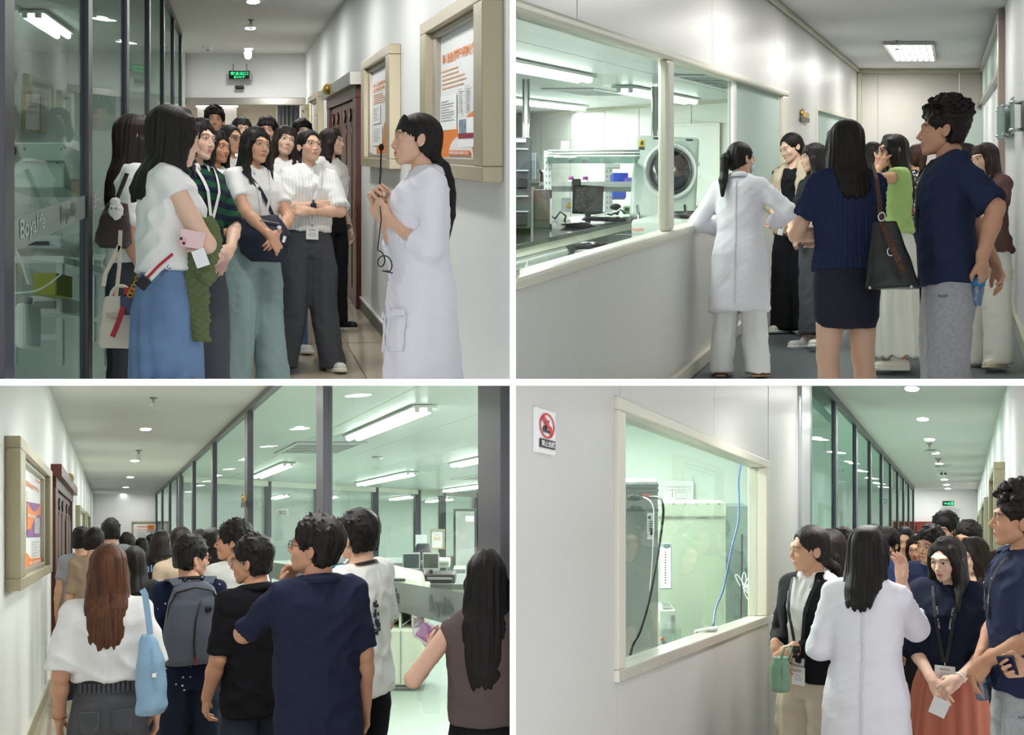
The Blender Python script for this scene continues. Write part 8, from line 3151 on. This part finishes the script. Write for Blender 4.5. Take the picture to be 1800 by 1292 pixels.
A, B = P1.px(279, 481, 4.385), P1.px(296, 465, 4.385)
text('THE C', A, (B - A).normalized(), (B - A).normalized().cross(Vector((0, 1, 0))) * -1, (B - A).length, .016, INK, t3, 'strap_lettering', bold=True)
MB().box(P1.px(252, 497, 4.39), (.045, .02, .05), RM(0, 0, 40)).build('buckle', BLACK, t3, bevel=.006)
# dark bucket bag behind, with a white fur charm
loc = P1.px(195, 436, 5.35)
t = thing('shoulder_bag', 'dark brown woven shoulder bag behind the woman with brown streaked hair', 'bag', loc)
qmesh('shell', [bagbody([(0, .060, .05, .015, 0), (.03, .085, .06, .01, 0), (.15, .065, .05, .02, 0), (.21, .045, .03, .03, 0)], .007, 2.4).surface(wrinkle(.004, 30))], mat('brown_weave', '33241f', .5, bump=.6, bscale=120), t)
MB().strap([P1.px(*x, 5.33) for x in ((203, 366), (208, 345), (216, 325), (224, 305))], Vector((-.4, -1, 0)), .022, .005).build('strap', mat('brown_strap', '2a1c18', .5), t)
fd = Field((-.06, -.06, -.07), (.06, .06, .07), .006)
fd.ell((0, 0, 0), (.032, .03, .042), 0).ell((-.004, 0, .04), (.02, .02, .02), .01)
q = P1.px(204, 370, 5.22)
t = thing('fur_charm', 'white fluffy charm on the dark brown bag', 'charm', q)
qmesh('fur', [fd.surface(wrinkle(.006, 120))], mat('white_fur', 'dedcda', .95, bump=1, bscale=200), t)
for dx in (-.010, .010):
 MB().ball(q + Vector((dx, -.032, .006)), .004, 8).build('eye_bead', BLACK, t)
# pink pouch between
loc = P1.px(380, 476, 6.1)
t = thing('pouch', 'dusty pink quilted pouch held behind the green cardigan', 'pouch', loc)
qmesh('shell', [bagbody([(0, .05, .03, 0, 0), (.05, .075, .04, 0, 0), (.10, .06, .03, 0, 0)], .008, 2.2).surface(wrinkle(.006, 25))], mat('pink_leather', 'c39c92', .45), t)
MB().tube([loc + Vector((-.05, 0, .09)), loc + Vector((0, -.02, .105)), loc + Vector((.05, 0, .09))], .004, 6).build('zip', GREYP, t)
# navy crossbody bag
info = PERS['crossbody1']
bq, bn = on_torso(info, -.01, .955, True, .045)
loc = wl(info, bq) + Vector((.01, -.05, -.13))
NB = mat('navy_nylon', '171d2f', .55, bump=.2, bscale=80)
t = thing('crossbody_bag', 'navy nylon crossbody bag in front of the sage trousers', 'bag', loc)
qmesh('shell', [bagbody([(0, .10, .04, .02, 0), (.05, .150, .055, .01, 0), (.16, .165, .055, 0, 0), (.25, .125, .035, -.01, 0), (.285, .095, .018, -.02, 0)], .008, 2.5).surface(wrinkle(.006, 14))], NB, t)
torso_strap(info, [(-.10, 1.40, True), (-.02, 1.26, True), (.07, 1.12, True), (.12, 1.02, True)], .022, NB, 'strap', t)
MB().tube([loc + Vector((-.10, -.045, .235)), loc + Vector((0, -.062, .245)), loc + Vector((.10, -.045, .23))], .004, 6).build('zip', GREYP, t)
MB().box(loc + Vector((.135, -.058, .13)), (.018, .004, .040), RM(10, 0, 15)).build('white_tag', PAPER, t)
MB().ball(loc + Vector((.105, -.06, .20)), (.014, .005, .014), 10).build('round_badge', WHITEP, t)
band(PERS['cross1'], -1, .031, .010, mat('watch_strap', '1c1c20', .5), 'watch', mat('watch_glass', '0b0b0d', .08))
band(PERS['cross1'], -1, .030, .003, CHROME, 'bangle')
band(PERS['profile1'], 1, .031, .009, mat('grey_strap', '7e8288', .6), 'watch', BLACK)
p = P1.px(563, 398, 7.5)

# --- upper right
info = PERS['knit2']
loc = P2.px(1568, 508, 5.55)
BL = mat('black_leather', '19191b', .35, spec=.5, bump=.15, bscale=220)
MONO = mat('brown_print_leather', '4f3322', .4, spec=.4, var=.5, vscale=60)
t = thing('tote_bag', 'black leather tote with brown printed strap on the navy sweater wearer', 'bag', loc, rz=-.35)
qmesh('shell', [bagbody([(0, .125, .075, 0, 0), (.015, .13, .08, 0, 0), (.20, .085, .045, -.02, 0), (.33, .055, .02, -.035, 0)], .007, 3.0).surface(wrinkle(.004, 14))], BL, t)
R_ = Matrix.Rotation(-.35, 3, 'Z')
ml = lambda u, v, d: R_.inverted() @ (P2.px(u, v, d) - loc)
MB().strap([ml(1547, 378, 5.45), ml(1556, 405, 5.40), ml(1568, 435, 5.36), ml(1580, 460, 5.36), ml(1589, 480, 5.38)], R_.inverted() @ Vector((-.1, -1, 0)), .028, .005).build('printed_strap', MONO, t, local=True)
MB().strap([ml(1547, 380, 5.46), ml(1545, 350, 5.52), ml(1540, 315, 5.60), ml(1533, 290, 5.72)], R_.inverted() @ Vector((.2, -1, 0)), .024, .005).build('shoulder_strap', MONO, t, local=True)
for u, v in ((1550, 381), (1566, 442)):
 cc = ml(u, v, 5.37)
 MB().tube([cc + Vector((.016 * cos(a), 0, .020 * sin(a))) for a in np.linspace(0, 2 * pi, 13)], .0035, 6, cap=False).build('buckle', CHROME, t, local=True)
for dx in (-.10, .09):
 MB().ball(Vector((dx, -.07, .004)), .009, 8).build('foot_stud', CHROME, t, local=True)
c = hp('blazer2', -1, .10, 0, -.03) + Vector((-.02, -.03, -.02))
t = box_thing('phone', c, (.042, .010, .085), RM(0, 0, 12), WHITEP, 'white phone held by the woman in the beige blazer', 'phone', .004)
MB().box(c + Vector((0, -.006, .026)), (.026, .003, .026), RM(0, 0, 12)).build('camera_bump', GREYP, t)
BOTT = glass('bottle_plastic', 'a9c8e8', .12, .02, .12, 'b8d4f0')


def bottle(c, R, H, r, label, blue=True):
 t = thing('water_bottle', label, 'bottle', c)
 pr = [(.001, 0), (r * .8, 0), (r, H * .04), (r, H * .18), (r * .93, H * .22), (r, H * .26), (r, H * .42), (r * .93, H * .46), (r, H * .5), (r, H * .68), (r * .75, H * .80), (r * .42, H * .88), (r * .40, H * .92), (.001, H * .92)]
 MB().lathe(c, pr, 20, R=R).build('shell', BOTT, t)
 MB().lathe(c, [(.001, H * .90), (r * .46, H * .90), (r * .46, H), (.001, H)], 16, R=R).build('cap', mat('cap_blue', '3c6fb8', .4), t)
 MB().lathe(c, [(r * 1.01, H * .48), (r * 1.015, H * .48), (r * 1.015, H * .70), (r * 1.01, H * .70)], 20, R=R).build('paper_band', mat('label_blue', '2f86c8', .4), t)
 return t


h = PERS['curly2']['arms'][1]
bottle(hp('curly2', 1, .085, -.01, .035) - Vector((.02, 0, .14)), RM(0, 10, 5), .20, .032, 'clear blue water bottle behind the back of the curly-haired man in grey sweatpants')
loc = P2.px(1597, 466, 9.0)
t = thing('drawstring_bag', 'small black drawstring bag beside the lime shirt', 'bag', loc)
qmesh('shell', [bagbody([(0, .07, .04, 0, 0), (.10, .085, .045, 0, 0), (.19, .05, .02, 0, 0)], .010, 2.3).surface(wrinkle(.010, 25))], mat('black_nylon', '17171a', .7), t)
MB().tube([loc + Vector((-.03, 0, .18)), loc + Vector((-.01, 0, .35)), loc + Vector((.02, 0, .5))], .005, 6).build('cord', BLACK, t)
q = P2.px(1602, 371, 8.8)
t = thing('red_charm', 'round red charm against the printed top', 'charm', q)
MB().ball(q, (.022, .012, .026), 12).build('disc', mat('charm_red', 'b01f30', .4), t)
MB().tube([q + Vector((0, 0, .02)), q + Vector((0, 0, .09))], .003, 5).build('cord', BLACK, t)

# --- lower left
info = PERS['backpack3']
bq, bn = on_torso(info, 0, .99, False, .0)
loc = wl(info, bq) + wd(info, (0, .095, 0))
BPM = mat('backpack_grey', '555b68', .75, bump=.3, bscale=320)
t = thing('backpack', 'grey backpack with black zips worn by the man in the bird-print shirt', 'bag', loc, rz=info['yaw'])
rows_ = [(0, .150, .085, 0, 0), (.03, .165, .100, 0, 0), (.20, .160, .095, 0, 0), (.34, .140, .080, 0, 0), (.42, .110, .060, 0, -.01), (.455, .060, .030, 0, -.015)]
qmesh('shell', [bagbody(rows_, .008, 3.0).surface(wrinkle(.003, 12))], BPM, t)
MB().tube([Vector((x, .088 - abs(x) * .35, z)) for x, z in ((-.150, .03), (-.150, .20), (-.135, .33), (-.10, .405), (0, .435), (.10, .405), (.135, .33), (.150, .20), (.150, .03))], .0055, 6).build('main_zip', BLACK, t, local=True)
MB().tube([Vector((x, .103 - .1 * max(0, z - .2), z)) for x, z in ((-.0, .02), (.01, .12), (.0, .25), (-.03, .36))], .0045, 6).build('front_zip', BLACK, t, local=True)
MB().lathe(Vector((-.07, .086, .31)), [(.001, 0), (.018, 0), (.018, .004), (.001, .004)], 16, R=Matrix.Rotation(-pi / 2, 3, 'X')).build('round_badge', BLACK, t, local=True)
MB().strap([Vector((-.05, -.02, .44)), Vector((-.04, .0, .475)), Vector((.04, .0, .475)), Vector((.05, -.02, .44))], Vector((0, .3, 1)), .028, .005).build('grab_handle', BLACK, t, local=True)
for sg in (-1, 1):
 MB().strap([Vector((sg * .08, -.03, .43)), Vector((sg * .105, -.09, .455)), Vector((sg * .12, -.16, .44)), Vector((sg * .125, -.235, .38))], [Vector((0, .4, 1)), Vector((0, .1, 1)), Vector((0, -.3, 1)), Vector((0, -1, .5))], .055, .010).build('shoulder_strap', BPM, t, local=True)
MB().box(Vector((0, .108, .03)), (.010, .006, .045)).build('zip_pull', mat('pull_red', '8b3038', .6), t, local=True)
loc = P3.px(267, 1252, 4.9)
BLUE = mat('sky_blue_leather', '8fb4cf', .45, spec=.4, bump=.1, bscale=150, var=.05)
t = thing('shoulder_bag', 'sky blue shoulder bag hanging beside the grey jeans', 'bag', loc)
qmesh('shell', [bagbody([(0, .055, .06, -.01, 0), (.03, .066, .075, 0, 0), (.22, .055, .06, -.005, 0), (.30, .038, .035, -.015, 0), (.335, .022, .02, -.02, 0)], .007, 2.4).surface(wrinkle(.007, 16))], BLUE, t)
MB().strap([P3.px(*x, 4.86) for x in ((264, 1115), (262, 1095), (258, 1065), (255, 1045), (250, 1036))], Vector((.2, -1, 0)), .026, .005).build('strap', BLUE, t)
MB().strap([P3.px(*x, 4.835) for x in ((266, 1140), (270, 1190), (275, 1215))], Vector((0, -1, 0)), .014, .004).build('side_strap', BLUE, t)
MB().box(P3.px(271, 1187, 4.82), (.022, .010, .022), RM(20)).build('buckle', CHROME, t, bevel=.003)
c = hp('polo3', -1, .085, .0, .03)
t = box_thing('phone', c, (.014, .055, .115), RM(20, 0, 8), mat('phone_yellow', 'b7b25a', .3), 'phone with yellow case in the hand of the man in the black polo', 'phone', .004)
MB().box(c + RM(20, 0, 8) @ Vector((.0075, 0, 0)), (.002, .048, .105), RM(20, 0, 8)).build('screen', BLACK, t)
band(PERS['chestnut3'], 1, .032, .003, mat('rose_gold', 'b98a74', .25, metal=.8), 'bangle')
loc = hp('sleeveless3', 1, .07, .0, .02) - Vector((.035, .0, .03))
PK = glass('clear_plastic', 'f6f0f8', .10, .05, .10, 'ffffff')
t = thing('plastic_bag', 'clear plastic bag of pink leaflets held by the woman in the sleeveless top', 'bag', loc)
qmesh('wrap', [bagbody([(0, .03, .02, .02, 0), (.05, .058, .03, .0, 0), (.09, .045, .025, -.02, 0), (.125, .012, .010, -.045, 0)], .006, 2.2).surface(wrinkle(.007, 40))], PK, t)
for k in range(4):
 MB().box(loc + Vector((.003 * k, -.014 + .008 * k, .048 + .003 * k)), (.085, .003, .050), RM(4 * k, 0, 35)).build('leaflet', mat('leaflet_%d' % (k % 2), ('c77fc4', 'd9a9d6')[k % 2], .5), t)
band(PERS['sleeveless3'], 1, .030, .005, BLACK, 'hair_tie')

# --- lower right
loc = P4.px(1371, 1214, 5.5)
GRN = mat('sage_leather', '72937a', .5, spec=.35, var=.08, vscale=30)
t = thing('handbag', 'sage green suede bucket bag hanging from the wrist of the woman in the black blazer', 'bag', loc)
qmesh('shell', [bagbody([(0, .040, .04, 0, 0), (.02, .046, .046, 0, 0), (.12, .042, .035, .0, 0), (.165, .036, .022, .008, 0)], .006, 2.4).surface(wrinkle(.004, 20))], GRN, t)
MB().tube([loc + Vector((.0, -.02, .15)), loc + Vector((.015, -.03, .215)), loc + Vector((.05, -.03, .225)), loc + Vector((.04, -.02, .15))], .006, 6).build('handle', GRN, t)
MB().box(loc + Vector((.0, -.044, .07)), (.003, .004, .13)).build('seam', mat('sage_leather_dark', '5a7662', .5), t)
band(PERS['blazer4'], -1, .030, .007, mat('jade_beads', 'b8cdbd', .3), 'bracelet')
band(PERS['blazer4'], 1, .034, .008, BLACK, 'watch', mat('watch_glass', '0b0b0d', .08))
c = hp('blazer4', 1, .09, -.02, -.03) + Vector((.01, -.01, -.03))
t = box_thing('phone', c, (.012, .05, .085), RM(30, 10, -15), mat('lilac_case', 'b9b6c6', .3), 'lilac phone in the clasped hands of the woman in the black blazer', 'phone')
MB().box(c + RM(30, 10, -15) @ Vector((.007, 0, 0)), (.002, .044, .076), RM(30, 10, -15)).build('screen', BLACK, t)
c = hp('coral4', -1, .09, 0, -.02) + Vector((-.02, -.02, -.05))
t = box_thing('folded_paper', c, (.078, .003, .085), RM(-10, -8, 22), PAPER, 'folded white paper held below the badge over the coral skirt', 'paper', 0)
MB().box(c + Vector((.004, -.004, -.004)), (.074, .002, .08), RM(-10, -8, 25)).build('inner_sheet', WHITEP, t)
band(PERS['coral4'], 1, .029, .004, WHITEP, 'hair_tie')
c = P4.px(1372, 1094, 6.0)
t = box_thing('notebook', c, (.075, .012, .09), RM(-35, 0, -20), mat('cream_paper', 'ded6c0', .6), 'cream notebook held between the wall and the black blazer', 'notebook', .002)
MB().box(c + RM(-35, 0, -20) @ Vector((.032, -.0065, 0)), (.006, .002, .088), RM(-35, 0, -20)).build('spine_strip', GREYTX, t)
h = PERS['curly4']['arms'][1]
bottle(hp('curly4', 1, .08, 0, .03) - Vector((-.01, .02, .10)), RM(0, -8, -6), .16, .030, 'water bottle with blue band in the hands of the man at the right')
c = hp('edge4', -1, .085, 0, .03)
t = box_thing('phone', c, (.070, .010, .115), RM(-25, 35, -10), mat('dark_glass', '0f1526', .12, coat=.5), 'dark phone held out at the right edge of the view', 'phone', .005)
MB().box(c + RM(-25, 35, -10) @ Vector((0, -.0055, 0)), (.062, .002, .106), RM(-25, 35, -10)).build('screen', mat('screen_navy', '131c3c', .1), t)
info = PERS['offshoulder4']
loc = P4.px(1698, 1215, 6.4)
t = thing('shoulder_bag', 'black shoulder bag beside the coral skirt', 'bag', loc)
qmesh('shell', [bagbody([(0, .09, .05, 0, 0), (.06, .105, .06, 0, 0), (.20, .09, .045, 0, 0), (.25, .06, .02, 0, 0)], .009, 2.5).surface(wrinkle(.005, 15))], mat('black_nylon', '17171a', .7), t)
MB().strap([loc + Vector((.0, -.02, .24)), loc + Vector((.015, -.05, .45)), loc + Vector((.03, -.05, .62))], Vector((0, -1, 0)), .016, .004).build('strap', BLACK, t)

# ================================================================ small things on the clothes
def verts(o):
 n = len(o.data.vertices)
 a = np.empty(n * 3)
 o.data.vertices.foreach_get('co', a)
 return a.reshape(-1, 3)


def cloth_pt(o, x, z, front=True, r=.016):
 """The garment's own surface at width x and height z, in the wearer's frame."""
 v = verts(o)
 m = (np.abs(v[:, 0] - x) < r) & (np.abs(v[:, 2] - z) < r)
 if not m.any(): return None
 y = v[m, 1].min() if front else v[m, 1].max()
 return np.array([x, y + (-.0025 if front else .0025), z])


SEAM = mat('coat_seam', 'dcdbe3', .8)
for key, z0, z1 in (('guide2', .52, 1.40), ('guide4', .70, 1.40)):
 inf = PERS[key]
 pts = [cloth_pt(inf['top_obj'], 0, z * inf['s'], False) for z in np.linspace(z1, z0, 22)]
 pts = [Vector(q) for q in pts if q is not None]
 MB().strap(pts, Vector((0, 1, 0)), .009, .003).build('back_seam', SEAM, inf['top_obj'], local=True)
inf = PERS['guide1']
for sx in (.105, -.105):
 rows_ = []
 for z in np.linspace(.80, .64, 5):
  rows_.append([cloth_pt(inf['top_obj'], sx + dx, z * inf['s'], True) for dx in (-.065, -.03, .0, .03, .065)])
 rows_ = [r for r in rows_ if all(q is not None for q in r)]
 if len(rows_) > 2:
  vs = [tuple(q + np.array([0, -.004, 0])) for r in rows_ for q in r]
  fs = [(i * 5 + j, i * 5 + j + 1, i * 5 + 6 + j, i * 5 + 5 + j) for i in range(len(rows_) - 1) for j in range(4)]
  pk = MB().add(vs, fs, True).build('pocket', COAT, inf['top_obj'], local=True)
  md = pk.modifiers.new('thick', 'SOLIDIFY')
  md.thickness = .008
  MB().strap([Vector(q) + Vector((0, -.008, .004)) for q in rows_[0]], Vector((0, -1, 0)), .026, .004).build('pocket_welt', COAT, pk, local=True)
for k, z in enumerate((1.22, 1.08, .94, .80, .66)):
 q = cloth_pt(inf['top_obj'], .0, z * inf['s'], True)
 if q is not None:
  MB().ball(Vector(q), (.008, .004, .008), 10).build('button', WHITEP, inf['top_obj'], local=True)
inf = PERS['blazer4']
for z in (1.10, .99):
 q = cloth_pt(inf['top_obj'], -.115, z * inf['s'], True)
 if q is not None:
  MB().ball(Vector(q), (.011, .005, .011), 12).build('button', BLACK, inf['top_obj'], local=True)
inf = PERS['blazer2']
for z in (1.12, 1.02):
 q = cloth_pt(inf['top_obj'], .12, z * inf['s'], True)
 if q is not None:
  MB().ball(Vector(q), (.011, .005, .011), 12).build('button', GOLD, inf['top_obj'], local=True)
# jeans pockets of the chestnut-haired woman
inf = PERS['chestnut3']
STI = mat('stitch_grey', '6d6e72', .9)
for sg in (-1, 1):
 ring = []
 for x, z in ((.030, .925), (.030, .84), (.065, .81), (.105, .835), (.110, .925), (.030, .925)):
  q = cloth_pt(inf['bottom_obj'], sg * x, z * inf['s'], False, .02)
  if q is not None: ring.append(Vector(q) + Vector((0, .004, 0)))
 if len(ring) > 3:
  pk = MB().prism(ring[:-1], (0, .004, 0)).build('back_pocket', DENIMG, inf['bottom_obj'], local=True)
  MB().tube(ring, .0028, 5).build('pocket_stitching', STI, pk, local=True)
wb_ = [cloth_pt(inf['bottom_obj'], x, 1.03 * inf['s'], False, .02) for x in np.linspace(-.11, .11, 12)]
wb_ = [Vector(q) for q in wb_ if q is not None]
if len(wb_) > 3:
 m = MB()
 for i, q in enumerate(wb_):
  m.box(q + Vector((0, .004, 0)), (.012, .008, .045))
 m.build('gathered_waistband', DENIMG, inf['bottom_obj'], local=True)['kind'] = 'stuff'
# dark print on the side of the white tee
inf = PERS['tee3']
v = verts(inf['top_obj'])
m = MB()
r_ = random.Random(4)
for i in range(34):
 x, z = r_.uniform(.02, .12), r_.uniform(1.10, 1.27)
 q = cloth_pt(inf['top_obj'], x, z * inf['s'], False)
 if q is not None:
  m.box(Vector(q) + Vector((0, .001, 0)), (r_.uniform(.006, .03), .002, r_.uniform(.004, .03)))
if m.f: m.build('dark_print', mat('print_charcoal', '3a3a3d', .8), inf['top_obj'], local=True)['kind'] = 'stuff'
# lettering on the sweatpants, seen from the wearer's left
for key in ('curly2', 'curly4'):
 inf = PERS[key]
 v = verts(inf['bottom_obj'])
 z, y = .76 * inf['s'], -.055
 mk = (np.abs(v[:, 2] - z) < .02) & (np.abs(v[:, 1] - y) < .02) & (v[:, 0] > 0)
 if mk.any():
  x = v[mk, 0].max() + .004
  text('HUGO', (x, y - .022, z), (0, 1, 0), (0, 0, 1), .045, .012, INK, inf['bottom_obj'], 'lettering', bold=True, nrm=(1, 0, 0), local=True)
